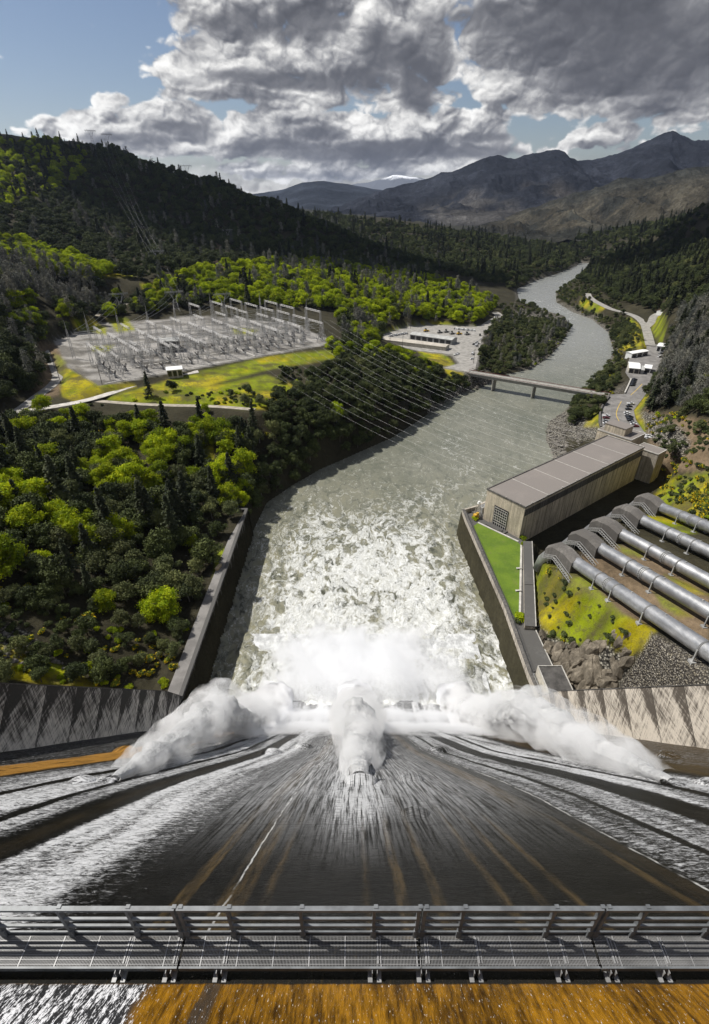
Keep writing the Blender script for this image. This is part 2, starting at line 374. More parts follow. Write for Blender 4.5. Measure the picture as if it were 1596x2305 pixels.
# crest skin under the shallow overflow
m, t, b, P = mat('algae_crest_water'); x, y, z = t.xyz(P)
pc = t.comb(t.math('MULTIPLY', x, 1.), y, 0.)
n1 = t.noise(t.vm('MULTIPLY', pc, (7., 1.2, 1)), 1., 6, .7); n2 = t.noise(pc, .35, 4, .6); n3 = t.noise(t.vm('MULTIPLY', pc, (26., 7., 1)), 1., 4, .7)
gold = t.mix(t.ss(t.math('ADD', t.math('MULTIPLY', n1, .6), t.math('MULTIPLY', n2, .4)), .36, .66), (.04, .018, .002), (.37, .175, .010))
bl = t.math('ADD', y, t.math('MULTIPLY', t.math('SUBTRACT', t.noise(t.comb(x, 0., 0.), 1.3, 4), .5), .12))
edge = t.ss(bl, 5.57, 5.51)
c = t.mix(edge, t.mix(t.ss(n1, .5, .8), (.010, .0095, .008), (.05, .037, .015)), gold)
lf = t.ss(t.math('ADD', x, t.math('MULTIPLY', n2, 1.2)), -4.9, -5.3)
bare = t.math('MULTIPLY', t.ss(t.math('ABSOLUTE', t.math('SUBTRACT', x, t.math('ADD', -4.3, t.math('MULTIPLY', n1, .5)))), .3, .2), edge)
c = t.mix(t.math('MULTIPLY', bare, .8), c, (.04, .035, .03)); c = t.mix(t.math('MULTIPLY', lf, edge), c, (.03, .03, .032))
gl = t.math('MULTIPLY', edge, t.math('MAXIMUM', t.ss(t.math('ADD', n3, t.math('MULTIPLY', lf, t.math('MULTIPLY', t.ss(n1, .35, .65), .24))), .62, .68), 0.))  # white glitter on the water, painted into the colour
c = t.mix(gl, c, (.82, .82, .84)); t.put(b.inputs['Base Color'], c); b.inputs['Specular IOR Level'].default_value = .25; t.put(b.inputs['Roughness'], t.ss(edge, 0., 1., .8, .3))
bump(t, b, t.math('ADD', n1, n3), .05, .8); MAT['crest'] = m
# chute side walls: diamond weathering pattern between lift joints
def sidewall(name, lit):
    m, t, b, P = mat(name); x, y, z = t.xyz(P)
    a = t.math('ADD', t.math('MULTIPLY', y, .62), t.math('MULTIPLY', z, -.78))     # along the slope
    nn = t.math('ADD', t.math('MULTIPLY', y, .78), t.math('MULTIPLY', z, .62))     # square to it
    d1 = t.math('ADD', a, nn); d2 = t.math('SUBTRACT', a, nn)
    w1 = t.noise(t.comb(t.math('MULTIPLY', d1, 1.6), t.math('MULTIPLY', d2, .12), 0.), 1., 5, .65)
    w2 = t.noise(t.comb(t.math('MULTIPLY', d2, 1.6), t.math('MULTIPLY', d1, .12), 4.), 1., 5, .65)
    n1 = t.noise(P, .25, 5, .65); n2 = t.noise(P, 2.2, 4, .7)
    ja = t.math('PINGPONG', a, 5.2)        # joint every 10.4 m along the wall
    tri = t.math('SUBTRACT', t.math('MULTIPLY', t.math('SUBTRACT', 120.5*.78, nn), -.45), t.math('MULTIPLY', ja, -1.))
    frac = t.math('FRACT', t.math('DIVIDE', a, 10.4)); top = t.ss(nn, 83., 95.)
    tri = t.ss(t.math('SUBTRACT', t.math('MULTIPLY', t.ss(nn, 84.5, 94.5, lin=True), .42), frac), -.06, .06)
    f = t.math('ADD', t.math('MULTIPLY', w1, .4), t.math('ADD', t.math('MULTIPLY', w2, .35), t.math('MULTIPLY', n1, .35)))
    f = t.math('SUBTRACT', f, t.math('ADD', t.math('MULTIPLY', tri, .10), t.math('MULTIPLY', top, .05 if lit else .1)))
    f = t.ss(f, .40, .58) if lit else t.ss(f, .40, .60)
    cd, cl = ((.10, .085, .07), (.60, .54, .46)) if lit else ((.05, .048, .045), (.66, .63, .58))  # separate sunlit and shaded wall tones put into the colour
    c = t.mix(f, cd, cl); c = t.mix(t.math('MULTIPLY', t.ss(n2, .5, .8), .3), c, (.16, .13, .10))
    jn = t.ss(t.math('MINIMUM', frac, t.math('SUBTRACT', 1., frac)), .012, .004)
    c = t.mix(t.math('MULTIPLY', jn, .8), c, (.03, .028, .025))
    t.put(b.inputs['Base Color'], c); b.inputs['Roughness'].default_value = .9; b.inputs['Specular IOR Level'].default_value = .2; bump(t, b, t.math('ADD', f, n2), .06)
    return m
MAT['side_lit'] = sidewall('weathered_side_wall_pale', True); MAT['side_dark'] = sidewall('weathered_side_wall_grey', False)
# river water
m, t, b, P = mat('river_water'); x, y, z = t.xyz(P)
fa = t.xyz(t.new('ShaderNodeVertexColor', layer_name='Foam').outputs[0])
P2 = t.comb(t.math('MULTIPLY', x, 1.15), t.math('MULTIPLY', y, .72), 0.)
wv = t.vm('SUBTRACT', t.noise(P2, .035, 4, .6, out='Color'), (.5, .5, .5)); wv2 = t.vm('SUBTRACT', t.noise(P2, .16, 4, .6, out='Color'), (.5, .5, .5))
Pw = t.vm('ADD', P2, t.vm('ADD', t.vm('SCALE', wv, 26.), t.vm('SCALE', wv2, 9.)))
n1 = t.noise(Pw, .2, 8, .70); n2 = t.noise(Pw, .9, 6, .72); n3 = t.noise(P2, .02, 5, .6)
vein = t.math('SUBTRACT', 1., t.math('ABSOLUTE', t.math('MULTIPLY', t.math('SUBTRACT', t.noise(Pw, .13, 7, .64), .5), 7.5)))
pat = t.math('ADD', t.math('MULTIPLY', n1, .45), t.math('ADD', t.math('MULTIPLY', n2, .3), t.math('MULTIPLY', t.math('MAXIMUM', vein, 0.), .25)))
thr = t.math('SUBTRACT', .70, t.math('MULTIPLY', fa[0], .34))
fm = t.ss(t.math('SUBTRACT', pat, thr), -.05, .14)
deep = t.mix(t.ss(t.math('ADD', t.math('MULTIPLY', n3, .6), t.math('MULTIPLY', n1, .4)), .36, .64), (.135, .142, .112), (.215, .215, .175))
deep = t.mix(t.math('MULTIPLY', fa[1], t.ss(n1, .35, .62)), deep, (.21, .20, .13)); deep = t.mix(t.math('MULTIPLY', fa[1], t.ss(n1, .47, .36)), deep, (.06, .062, .042))
deep = t.mix(fa[2], deep, (.25, .255, .24))
c = t.mix(t.math('MULTIPLY', fm, t.math('ADD', .45, t.math('MULTIPLY', t.ss(n2, .35, .65), .55))), deep, (.68, .69, .68)); t.put(b.inputs['Base Color'], c)
t.put(b.inputs['Roughness'], t.ss(fm, 0., .6, .2, .8)); b.inputs['Specular IOR Level'].default_value = .35
hh = t.math('ADD', t.math('MULTIPLY', n2, .6), t.math('ADD', t.math('MULTIPLY', t.noise(P2, 1.1, 5, .65), .35), t.math('MULTIPLY', n1, .8)))
bump(t, b, t.math('ADD', hh, t.math('MULTIPLY', fm, .25)), .6, .8); MAT['water'] = m
#PART2
# ------------------------------------------------------------------ river outline (z = 0)
RL = [(565,1205),(600,1130),(660,1090),(720,1055),(800,1020),(880,985),(950,940),(1010,900),(1066,872),(1110,862),(1140,842),(1195,832),(1235,805),(1265,772),(1285,740),(1272,712),(1225,700),(1170,680),(1163,650),(1205,632),(1270,610),(1298,598)]
RR = [(1345,598),(1290,635),(1250,657),(1252,680),(1290,703),(1332,718),(1368,748),(1382,790),(1362,830),(1330,862),(1300,898),(1258,935),(1233,952),(1228,990),(1246,1025)]
RIVER = [(-54, 104.), (-54, 221.)]+[at(*p)[:2] for p in RL[1:]]+[(640, 1610), (715, 1590)]+[at(*p)[:2] for p in RR]+[(118, 283), (100, 270), (54.5, 224), (54.5, 213), (57.7, 150), (57.6, 104.)]
# ------------------------------------------------------------------ terrain control points
cp = []
def g(*pts):
    for p in pts: cp.append(at(*p))
def gy(*pts):
    for p in pts: cp.append(aty(*p))
# left bank slope
g((0,1500,30),(150,1520,22),(300,1500,16),(400,1450,14.5),(470,1300,14.5),(520,1180,14.5),(300,1250,20),(150,1250,29),(0,1250,38),(300,1050,27),(150,1050,33),(0,1080,40),
  (450,1050,22),(500,1000,29),(430,960,34),(560,930,36),(620,950,31),(700,880,34),(760,820,39),(850,820,34),(900,850,24),(980,850,16),(560,1040,22),(600,1040,14),(0,948,36),(80,900,37),(130,835,39),(110,795,41),(130,780,41),
  (170,770,42),(215,860,41),(240,900,38),(330,905,37),(500,910,37),(560,918,37),(420,870,39),(650,830,39.5),(60,800,48),(0,850,50),(0,760,66),(60,720,60),(160,700,50))
cp += [(-170,342,42),(-15,464,42),(-293,601,42),(-110,644,42),(-200,480,42),(-60,560,42),(-60,106,16),(-75,100,22),(-100,92,34),(-140,90,55),(-200,100,75),(-260,160,75),(-330,250,80),(-420,420,100),(-250,240,50),(-180,200,44)]
# middle woods and far left ridge
g((330,640,55),(500,640,52),(650,640,48),(800,660,38),(900,690,28),(1000,700,20),(1080,720,15),(830,740,22),(780,735,34),(1130,690,10),(1140,650,10),(950,620,22),(850,590,36),(700,590,52),(500,590,72),(350,590,82),(200,620,78),(80,660,72),(0,700,75),(230,690,48))
gy((0,312,1300),(60,322,1350),(120,324,1400),(180,331,1450),(215,338,1480),(270,346,1500),(300,375,1480),(340,383,1480),(400,397,1470),(450,411,1460),(500,427,1455),(560,452,1440),(620,472,1420),(680,492,1400),(740,514,1380),(800,542,1350),(880,572,1300),(960,597,1240),(1010,613,1200))
gy((0,450,1000),(150,460,1120),(300,480,1200),(450,500,1230),(600,540,1200),(700,560,1180),(0,560,700),(150,560,840),(300,550,960),(450,560,1000),(600,590,980))
cp += [(-900,1900,180),(-400,1800,110),(-100,1650,50),(150,1450,20),(-1500,1500,330),(-1300,900,300),(-900,500,220),(-1800,2600,300),(-600,300,160)]
# middle hill across the bend, beyond the ridge
gy((720,490,2100),(850,488,2100),(950,495,2050),(1050,522,2000),(1150,547,1900),(1230,568,1750),(1000,560,1600),(1100,590,1500))
g((1150,640,12),(1180,625,15),(1230,600,20),(1280,592,8),(1000,620,14))
cp += [(300,1300,15),(420,1500,25),(560,1650,20),(0,2600,60),(500,2600,30),(900,2400,25),(-600,2600,140)]
# peninsula right of the yard and yard
g((850,755,14),(1000,835,13),(1060,838,12.5),(1100,740,13),(1150,690,12),(1120,800,5),(1180,760,5),(1230,750,4),(1160,720,8),(1000,735,15),(930,730,17),(1200,720,5),(900,790,17),(960,815,14))
# right bank
g((1368,888,12.5),(1400,960,12.5),(1430,850,12.8),(1440,800,13),(1460,720,15),(1400,700,14),(1330,665,16),(1400,830,9),(1420,740,11),(1350,680,8),(1300,660,6),(1290,950,6),(1330,930,8),(1300,1000,5),(1340,980,10))
g((1210,1290,16),(1225,1330,18),(1260,1310,24),(1300,1330,28),(1400,1430,34),(1465,1440,36),(1280,1430,20),(1240,1480,13),(1250,1530,12),(1330,1540,15),(1390,1550,14),(1450,1500,22),(1596,1500,34),(1560,1440,38),(1596,1400,43),(1596,1300,39),(1596,1200,33),
  (1450,1260,31),(1350,1250,27),(1330,1290,28),(1215,1250,9.5),(1300,1195,9.5),(1400,1130,9.5),(1465,1060,10),(1505,1110,22),(1596,1140,34),(1596,1000,48),(1540,1010,34),(1480,960,16),(1500,1040,22),(1596,900,50),(1500,880,24),(1470,850,14),(1500,780,24),(1596,700,60),(1520,700,24),(1596,800,55),(1460,640,26),(1400,620,24),(1596,620,75),(1500,610,50))
cp += [(92,62,52),(120,70,56),(160,80,62),(100,85,48),(70,100,12),(64,100,11),(80,98,18),(200,100,75),(300,200,95),(400,350,120),(600,600,150),(800,1000,190),(900,1500,160),(260,160,80),(700,1300,60)]
gy((1596,575,1300),(1480,570,1500),(1380,575,1700),(1500,598,1150))
cp += [(1100,2200,60),(1500,2000,180),(1400,1300,250),(2500,3000,250),(1800,3400,120),(900,3400,50),(0,3600,80),(-1500,3600,200),(3200,5000,200),(-3000,5000,200),(0,5200,60)]
cp = np.array(cp, float)
def _solve(c):
    D = np.hypot(c[:, 0][:, None]-c[:, 0], c[:, 1][:, None]-c[:, 1]); n = len(c)
    A = np.zeros((n+3, n+3)); A[:n, :n] = D-np.eye(n)*1.5; A[:n, n] = 1; A[:n, n+1:] = c[:, :2]/1000.; A[n:, :n] = A[:n, n:].T
    return np.linalg.solve(A, np.r_[c[:, 2], 0, 0, 0])
_w = _solve(cp)
# roads: polylines in photo positions with heights
def pl(f, pts, z0, z1=None):
    n = len(pts); z1 = z0 if z1 is None else z1
    return [at(*f(p), z0+(z1-z0)*i/(n-1)) for i, p in enumerate(pts)]
ID = lambda p: p
ROADS = [
 ('gravel_road', pl(Z3, [(-60,735),(0,705),(90,665),(160,605),(230,560),(262,520),(240,465),(206,412),(250,385),(330,370)], 36, 41), 3.6),
 ('service_road', pl(Z3, [(120,668),(300,640),(400,620),(500,588),(600,550),(700,525),(800,506),(880,494)], 37, 41.6), 3.2),
 ('dirt_track', pl(Z3, [(400,622),(540,634),(700,643),(860,646),(960,648),(1130,663)], 37.2, 37), 2.2),
 ('hill_track', pl(Z3, [(640,158),(590,180),(540,205),(480,222),(430,240),(420,262)], 55, 43), 2.6),
 ('yard_track', pl(Z3b, [(1270,130),(1330,80),(1400,40),(1450,10),(1440,-25),(1400,-45)], 13, 11), 5.5),
 ('river_road', pl(Z4, [(935,560),(900,420),(870,320),(800,250),(700,200),(600,175),(500,155),(400,105),(300,55),(235,5),(225,-30)], 13.4, 17), 5.0),
 ('side_road', pl(Z4, [(890,345),(945,300),(960,240),(1000,205),(1075,185)], 13.8, 17), 4.6)]
YARD = [at(*Z3b(p), 13)[:2] for p in [(60,230),(430,120),(700,100),(1180,125),(1300,95),(1330,130),(1240,330),(1180,600),(1100,640),(830,590),(1000,540),(930,440),(560,400),(60,300)]]
PARK = [at(*Z4(p), 12.8)[:2] for p in [(384,1484),(372,1350),(392,1262),(470,1150),(480,1112),(640,1108),(712,950),(650,860),(710,660),(890,640),(890,540),(960,540),(1060,560),(1075,720),(960,1000),(860,1140),(745,1290),(768,1400),(862,1532),(960,1600),(960,1720),(730,1640)]]
e1 = np.array([.786, .619]); e2 = np.array([-.619, .786]); SW0 = np.array([-172., 340.])
def sw(a, b): q = SW0+e1*a+e2*b; return (q[0], q[1])
SWY = [sw(0, 0), sw(200, 0), sw(212, 95), sw(160, 190), sw(60, 215), sw(5, 160), sw(-6, 60)]
PH0 = np.array([63.9, 216.4]); pu = np.array([.792, .61]); pw_ = np.array([.61, -.792])
def ph(a, b): q = PH0+pu*a+pw_*b; return (float(q[0]), float(q[1]))
TERR = [(54.5, 224), (54.5, 213), (57.7, 150), (57.6, 100), (66, 100), (66.5, 118), (64.6, 122), (66.5, 136), (81, 190), (84, 196), ph(0, 24), ph(0, -4), ph(0, -8)]
TRENCH = [(84, 197), ph(2, 23.5), ph(108, 23.5), ph(125, 36), ph(60, 44), ph(0, 40), (78, 176)]
PHP = [ph(-2, -9), ph(112, -9), ph(118, 26), ph(-2, 26)]
_PN = [((422,655),191,(1596,1440),131),((635,525),197,(1596,1090),151),((818,400),210,(1596,820),172),((1002,278),226,(1596,560),192),((1175,172),241,(1596,345),208)]
PIPEL = []
for s_, v_, e_, w_ in _PN:
    a_ = np.array(atv(*Z6(s_), v_)); b__ = np.array(atv(*Z6(e_), w_)); d_ = (b__-a_)/np.linalg.norm(b__-a_); PIPEL.append((a_-d_*14, a_+d_*(np.linalg.norm(b__-a_)+34)))
def bankw(x, y):   # how far from the water the bank needs to reach full height
    left = sstep(60, -20, x-.35*(y-300))
    return 9+10*sstep(400, 700, y)-2.5*left
def TH(x, y, rough=True):
    x = np.asarray(x, float); y = np.asarray(y, float); sh = x.shape; X = x.ravel(); Y = y.ravel(); h = np.empty(len(X))
    for i in range(0, len(X), 20000):
        a, b = X[i:i+20000], Y[i:i+20000]
        D = np.hypot(a[:, None]-cp[:, 0], b[:, None]-cp[:, 1])
        h[i:i+20000] = D@_w[:-3]+_w[-3]+_w[-2]*a/1000+_w[-1]*b/1000
    d = sdpoly(X, Y, RIVER); dist = np.hypot(X, Y)
    if rough:
        am = np.clip((dist-120)/1100, .05, 1.)
        h = h+(fbm(X/240., Y/240., 5, True)-.62)*40*np.clip((dist-600)/900, 0, 1)*np.clip(h/70., 0, 1)
        h = h+(fbm(X/38., Y/38., 4)-.47)*8*am+(fbm(X/6., Y/6., 3)-.44)*2.2*np.clip(am*3, .3, 1)
    w = bankw(X, Y)
    hr = np.maximum(h, 1.2)*(1-np.exp(-np.clip(d, 0, None)/w))+.25*np.clip(d, 0, 2)
    h = np.where(d > 0, hr, -4*(1-np.exp(np.minimum(d, 0)/4)))
    def flat(h, dd, z, fall=8.): 
        k = sstep(fall, 1.0, dd); return h*(1-k)+z*k
    for nm, P, hw in ROADS:
        bb = 40; mnx = min(p[0] for p in P)-bb; mxx = max(p[0] for p in P)+bb; mny = min(p[1] for p in P)-bb; mxy = max(p[1] for p in P)+bb
        I = np.where((X > mnx) & (X < mxx) & (Y > mny) & (Y < mxy))[0]
        if not len(I): continue
        bd = np.full(len(I), 1e9); bz = np.zeros(len(I))
        for a, b in zip(P[:-1], P[1:]):
            dd, tt = segd(X[I], Y[I], a, b); z = a[2]+(b[2]-a[2])*tt; q = dd < bd; bd = np.where(q, dd, bd); bz = np.where(q, z, bz)
        h[I] = flat(h[I], bd-hw, bz-.25, 9.)
    for a, b in PIPEL:
        dd, tt = segd(X, Y, a, b); zz = a[2]+(b[2]-a[2])*tt-3.9; zz = np.maximum(zz, 12.); kk = sstep(9, 3.2, dd)*(.85+.15*sstep(6, 2, dd)); h = h*(1-kk)+zz*kk
    h = flat(h, sdpoly(X, Y, YARD), 12.7, 10); h = flat(h, sdpoly(X, Y, PARK), 12.5, 6)
    h = flat(h, sdpoly(X, Y, SWY), 41.7, 9); h = flat(h, sdpoly(X, Y, TRENCH), 9.2, 7.); h = flat(h, sdpoly(X, Y, PHP), 9., 3.)
    dt = sdpoly(X, Y, TERR); h = np.where(dt < 1., 12.4, h)
    k = (X < -53.2) & (X > -62.) & (Y > 98) & (Y < 222); h = np.where(k, 14.3, h)
    k = (X < -53.2) & (X >= -68.) & (Y > 98) & (Y < 222); kk = sstep(62, 68, -X); h = np.where(k, 14.3*(1-kk)+h*kk, h)
    # under the dam body
    bel = (139-Y)/.8-40; h = np.where((Y < 104) & (np.abs(X) < 54), -5, h)
    return h.reshape(sh)
# ------------------------------------------------------------------ region colours of the ground, by where they lie in the photo
grassy = [[Z3(p) for p in q] for q in [
 [(240,415),(330,455),(430,555),(560,545),(600,560),(450,602),(330,622),(280,600),(262,520)],
 [(480,615),(700,552),(900,497),(1200,432),(1480,402),(1620,385),(1600,420),(1500,432),(1180,482),(1000,530),(800,590),(640,630)],
 [(740,570),(960,560),(1180,515),(1300,560),(1190,655),(1060,655),(960,640),(700,640)],
 [(480,262),(560,262),(600,310),(520,320)],[(1030,300),(1140,310),(1120,330),(1040,325)],[(410,385),(500,380),(480,405),(415,405)],[(330,250),(470,300),(470,330),(330,300)],[(880,740),(940,740),(945,890),(890,880)],
 [(630,110),(770,110),(780,180),(650,175)]]]
grassy += [[Z5(p) for p in [(605,825),(760,830),(900,900),(1100,1100),(1290,1200),(1250,1280),(1120,1340),(1010,1260),(880,1290),(760,1260),(640,1200),(600,1050)]],
 [Z5(p) for p in [(1280,980),(1400,1050),(1500,1120),(1420,1120),(1330,1060)]], [Z5(p) for p in [(1080,720),(1200,750),(1230,790),(1110,770)]], [Z5(p) for p in [(1240,550),(1400,570),(1520,640),(1400,640),(1300,600)]], [(1460,1130),(1510,1080),(1600,1060),(1700,1100),(1700,1200),(1560,1160)], [Z5(p) for p in [(1340,880),(1480,930),(1596,1000),(1480,985)]],
 [Z4(p) for p in [(640,600),(780,560),(850,640),(880,560),(790,330),(700,260),(620,330),(560,450)]],[Z4(p) for p in [(1000,220),(1080,260),(1110,470),(1010,470),(960,370)]],[Z4(p) for p in [(740,1290),(880,1120),(880,1190),(800,1290),(900,1500),(860,1530)]],
 [Z4(p) for p in [(160,50),(300,50),(400,130),(330,170),(160,110)]],[Z3b(p) for p in [(30,200),(600,90),(860,80),(1180,125),(700,105),(430,120),(60,230)]],[Z3b(p) for p in [(840,600),(1040,650),(1000,760),(920,740)]],[Z3b(p) for p in [(520,370),(800,420),(930,560),(620,520)]],
 [(0,540),(150,585),(240,600),(300,620),(180,620),(0,570)],[Z4(p) for p in [(1500,900),(1700,880),(1700,1350),(1560,1250)]],[(490,1240),(510,1235),(500,1300),(480,1330)],[(0,1450),(160,1510),(240,1560),(0,1520)],[Z4(p) for p in [(250,1330),(340,1300),(350,1480),(180,1480)]]]
gravel = [[Z5(p) for p in [(1270,1210),(1700,1420),(1700,1596),(1030,1596),(1150,1420)]], [Z4(p) for p in [(500,1080),(690,960),(640,1108),(500,1110)]]]
rocky = [[Z5(p) for p in [(600,1120),(700,1220),(880,1290),(1010,1250),(1130,1330),(1150,1430),(1040,1560),(820,1600),(600,1380)]], [(1150,700),(1300,690),(1270,1040),(1215,1040),(1215,930)], [Z4(p) for p in [(0,1300),(230,1320),(350,1480),(320,1620),(0,1620)]], [Z3b(p) for p in [(1160,540),(1300,620),(1400,760),(1280,860),(1180,740),(1130,640)]],
 [Z4(p) for p in [(770,1290),(1000,1330),(1300,1500),(1400,1700),(1250,1800),(960,1640)]], [(0,1400),(60,1420),(120,1480),(60,1500),(0,1500)], [Z4(p) for p in [(-30,140),(400,250),(300,330),(0,200)]]]
bare = [[(1450,960),(1500,930),(1600,950),(1600,1060),(1520,1060),(1470,1020)], [Z5(p) for p in [(700,840),(900,850),(1200,1050),(1290,1180),(1100,1120),(900,1000),(760,930)]], [Z5(p) for p in [(860,760),(1150,700),(1596,930),(1596,1300),(1300,1150),(950,900)]], [Z3(p) for p in [(160,380),(330,360),(330,410),(260,600),(140,620),(200,520)]], [Z3(p) for p in [(360,320),(600,360),(610,470),(560,500),(420,360)]], [(480,540),(500,560),(530,640),(510,640),(470,560)],
 [Z4(p) for p in [(880,1250),(980,1330),(1050,1500),(900,1440)]], [Z3b(p) for p in [(1180,380),(1260,230),(1340,150),(1260,420),(1180,560)]]]
def region(px, py, polys, soft=7):
    r = np.zeros(px.shape)
    for p in polys:
        x0 = min(q[0] for q in p)-soft*2; x1 = max(q[0] for q in p)+soft*2; y0 = min(q[1] for q in p)-soft*2; y1 = max(q[1] for q in p)+soft*2
        I = np.where((px > x0) & (px < x1) & (py > y0) & (py < y1))
        if len(I[0]): r[I] = np.maximum(r[I], sstep(soft, -soft, sdpoly(px[I], py[I], p)))
    return r
# ground sheet: polar grid, finer near the dam
NA, NR = 560, 520
ang = np.linspace(R(-64), R(66), NA); rad = 62*np.exp(np.linspace(0, math.log(5600/62.), NR))
A, RR_ = np.meshgrid(ang, rad); GX = RR_*np.sin(A); GY = RR_*np.cos(A)
GZ = TH(GX, GY)
V = np.stack([GX.ravel(), GY.ravel(), GZ.ravel()], 1)
idx = np.arange(NA*NR).reshape(NR, NA); Q = np.stack([idx[:-1, :-1], idx[:-1, 1:], idx[1:, 1:], idx[1:, :-1]], -1).reshape(-1, 4)[:, ::-1]
PX, PY = project(V[:, 0], V[:, 1], V[:, 2])
col = np.tile(np.array([.040, .036, .022]), (len(V), 1)); rock = np.zeros((len(V), 3))
nz = fbm(V[:, 0]/30, V[:, 1]/30, 4)
gr = region(PX, PY, grassy); yl = sstep(.38, .6, fbm(V[:, 0]/14+9, V[:, 1]/14, 4))[:, None]
gcol = np.array([.21, .255, .008])*(1-yl)+np.array([.40, .34, .01])*yl
col = col*(1-gr[:, None])+gcol*gr[:, None]
gcol = gcol*(.75+.5*sstep(.3,.7,fbm(V[:,0]/5.,V[:,1]/5.,4)))[:, None]; pb = sstep(.5,.62,fbm(V[:,0]/11.+31,V[:,1]/7.,5))[:, None]; gcol = gcol*(1-pb*.7)+np.array([.07,.06,.03])*pb*.7
col = col*(1-gr[:, None])+gcol*gr[:, None]
ba = region(PX, PY, bare)*(1-gr*.7); col = col*(1-ba[:, None])+np.array([.17, .125, .08])*ba[:, None]
yp = sstep(.42, .58, fbm(V[:, 0]/16.+3, V[:, 1]/9., 5))[:, None]; pad = sstep(2, -1, sdpoly(V[:, 0], V[:, 1], SWY)); sg = region(PX, PY, grassy[3:7], 5)
col = col*(1-pad[:, None])+((np.array([.31, .295, .275])*(1-yp)+np.array([.16, .15, .135])*yp)*(1-sg[:, None])+np.array([.30, .31, .02])*sg[:, None])*pad[:, None]
pk = sstep(4, 0, sdpoly(V[:, 0], V[:, 1], YARD)); col = col*(1-pk[:, None])+np.array([.22, .21, .195])*pk[:, None]
dr = sdpoly(V[:, 0], V[:, 1], RIVER); far = np.hypot(V[:, 0], V[:, 1])
shore = sstep(9, 2, dr)*sstep(.40, .5, nz); rk_ = np.maximum(region(PX, PY, rocky), shore*(V[:, 0] > 60)); rock[:, 0] = rk_*(1-gr*.8)
rock[:, 2] = region(PX, PY, gravel); rock[:, 1] = gr
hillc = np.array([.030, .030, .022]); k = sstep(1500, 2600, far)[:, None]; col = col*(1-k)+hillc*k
ground = npmesh('ground', V, Q, MAT['ground'], True, {'Col': col, 'Rock': rock}); tag(ground, kind='structure')
def H1(x, y): return float(TH(np.array([x]), np.array([y]))[0])
# ------------------------------------------------------------------ far hills and mountains (real distances 3 - 16 km)
def massif(name, ridge, foot, cols, mt, depth, nu=420, nv=90, amp=.16, sc=.9, kind='structure', patches=None):
    """ridge: list (px, py, y) -> crest line; foot: list (px, y, z) front foot line"""
    rp = np.array([aty(*p) for p in ridge]); fp = np.array([(( p[0]-CX)/F*(p[1]*CP-(p[2]-HC)*SP), p[1], p[2]) for p in foot])
    u = np.linspace(0, 1, nu)
    ra = lambda P: np.stack([np.interp(u, np.linspace(0, 1, len(P)) if False else (P[:, 0]-P[0, 0])/(P[-1, 0]-P[0, 0]), P[:, i]) for i in range(3)], 1)
    RP, FP = ra(rp), ra(fp); v = np.linspace(0, 1.55, nv); VV = np.zeros((nv, nu, 3))
    for j, t in enumerate(v):
        if t <= 1: 
            s = t; VV[j] = FP*(1-s)+RP*s; VV[j, :, 2] = FP[:, 2]+(RP[:, 2]-FP[:, 2])*(.35*s+.65*s**1.6)
        else:
            s = (t-1)/.55; VV[j] = RP; VV[j, :, 1] += depth*s; VV[j, :, 2] = RP[:, 2]*(1-s)**1.2+FP[:, 2]*(1-(1-s)**1.2)-20*s
    X, Y = VV[:, :, 0], VV[:, :, 1]; L = (RP[:, 1].mean()-FP[:, 1].mean()); hs = RP[:, 2].mean()-FP[:, 2].mean()
    w = np.clip(1-np.abs(v-.55)/.62, 0, 1)[:, None]**.7
    rn = fbm(X/(L*.34*sc)+3, Y/(L*.5*sc)+7, 6, True)-.66
    VV[:, :, 2] += rn*hs*amp*5*w
    VV[:, :, 2] += (fbm(X/(L*.05), Y/(L*.05), 4)-.47)*hs*.06
    Vv = VV.reshape(-1, 3); ii = np.arange(nu*nv).reshape(nv, nu); q = np.stack([ii[:-1, :-1], ii[:-1, 1:], ii[1:, 1:], ii[1:, :-1]], -1).reshape(-1, 4)
    c = np.tile(np.array(cols), (len(Vv), 1))
    if patches:
        px, py = project(Vv[:, 0], Vv[:, 1], Vv[:, 2])
        for pol, pc, soft in patches:
            kk = (region(px, py, [pol], soft)*sstep(.3, .55, fbm(Vv[:, 0]/(L*.1), Vv[:, 1]/(L*.1), 5)))[:, None]; c = c*(1-kk)+np.array(pc)*kk
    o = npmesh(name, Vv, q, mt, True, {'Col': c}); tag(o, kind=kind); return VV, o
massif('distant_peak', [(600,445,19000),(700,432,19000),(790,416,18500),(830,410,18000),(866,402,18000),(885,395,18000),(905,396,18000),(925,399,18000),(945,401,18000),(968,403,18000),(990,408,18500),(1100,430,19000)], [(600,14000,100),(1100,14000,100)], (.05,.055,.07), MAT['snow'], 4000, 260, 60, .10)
massif('blue_hill', [(470,455,8200),(560,438,8000),(600,433,8000),(640,424,7800),(680,410,7600),(715,407,7600),(750,411,7600),(800,417,7600),(860,427,7600),(950,450,7800),(1100,480,8000)], [(470,4600,60),(1100,4600,60)], (.034,.040,.052), MAT['mountain'], 2500, 360, 70, .14)
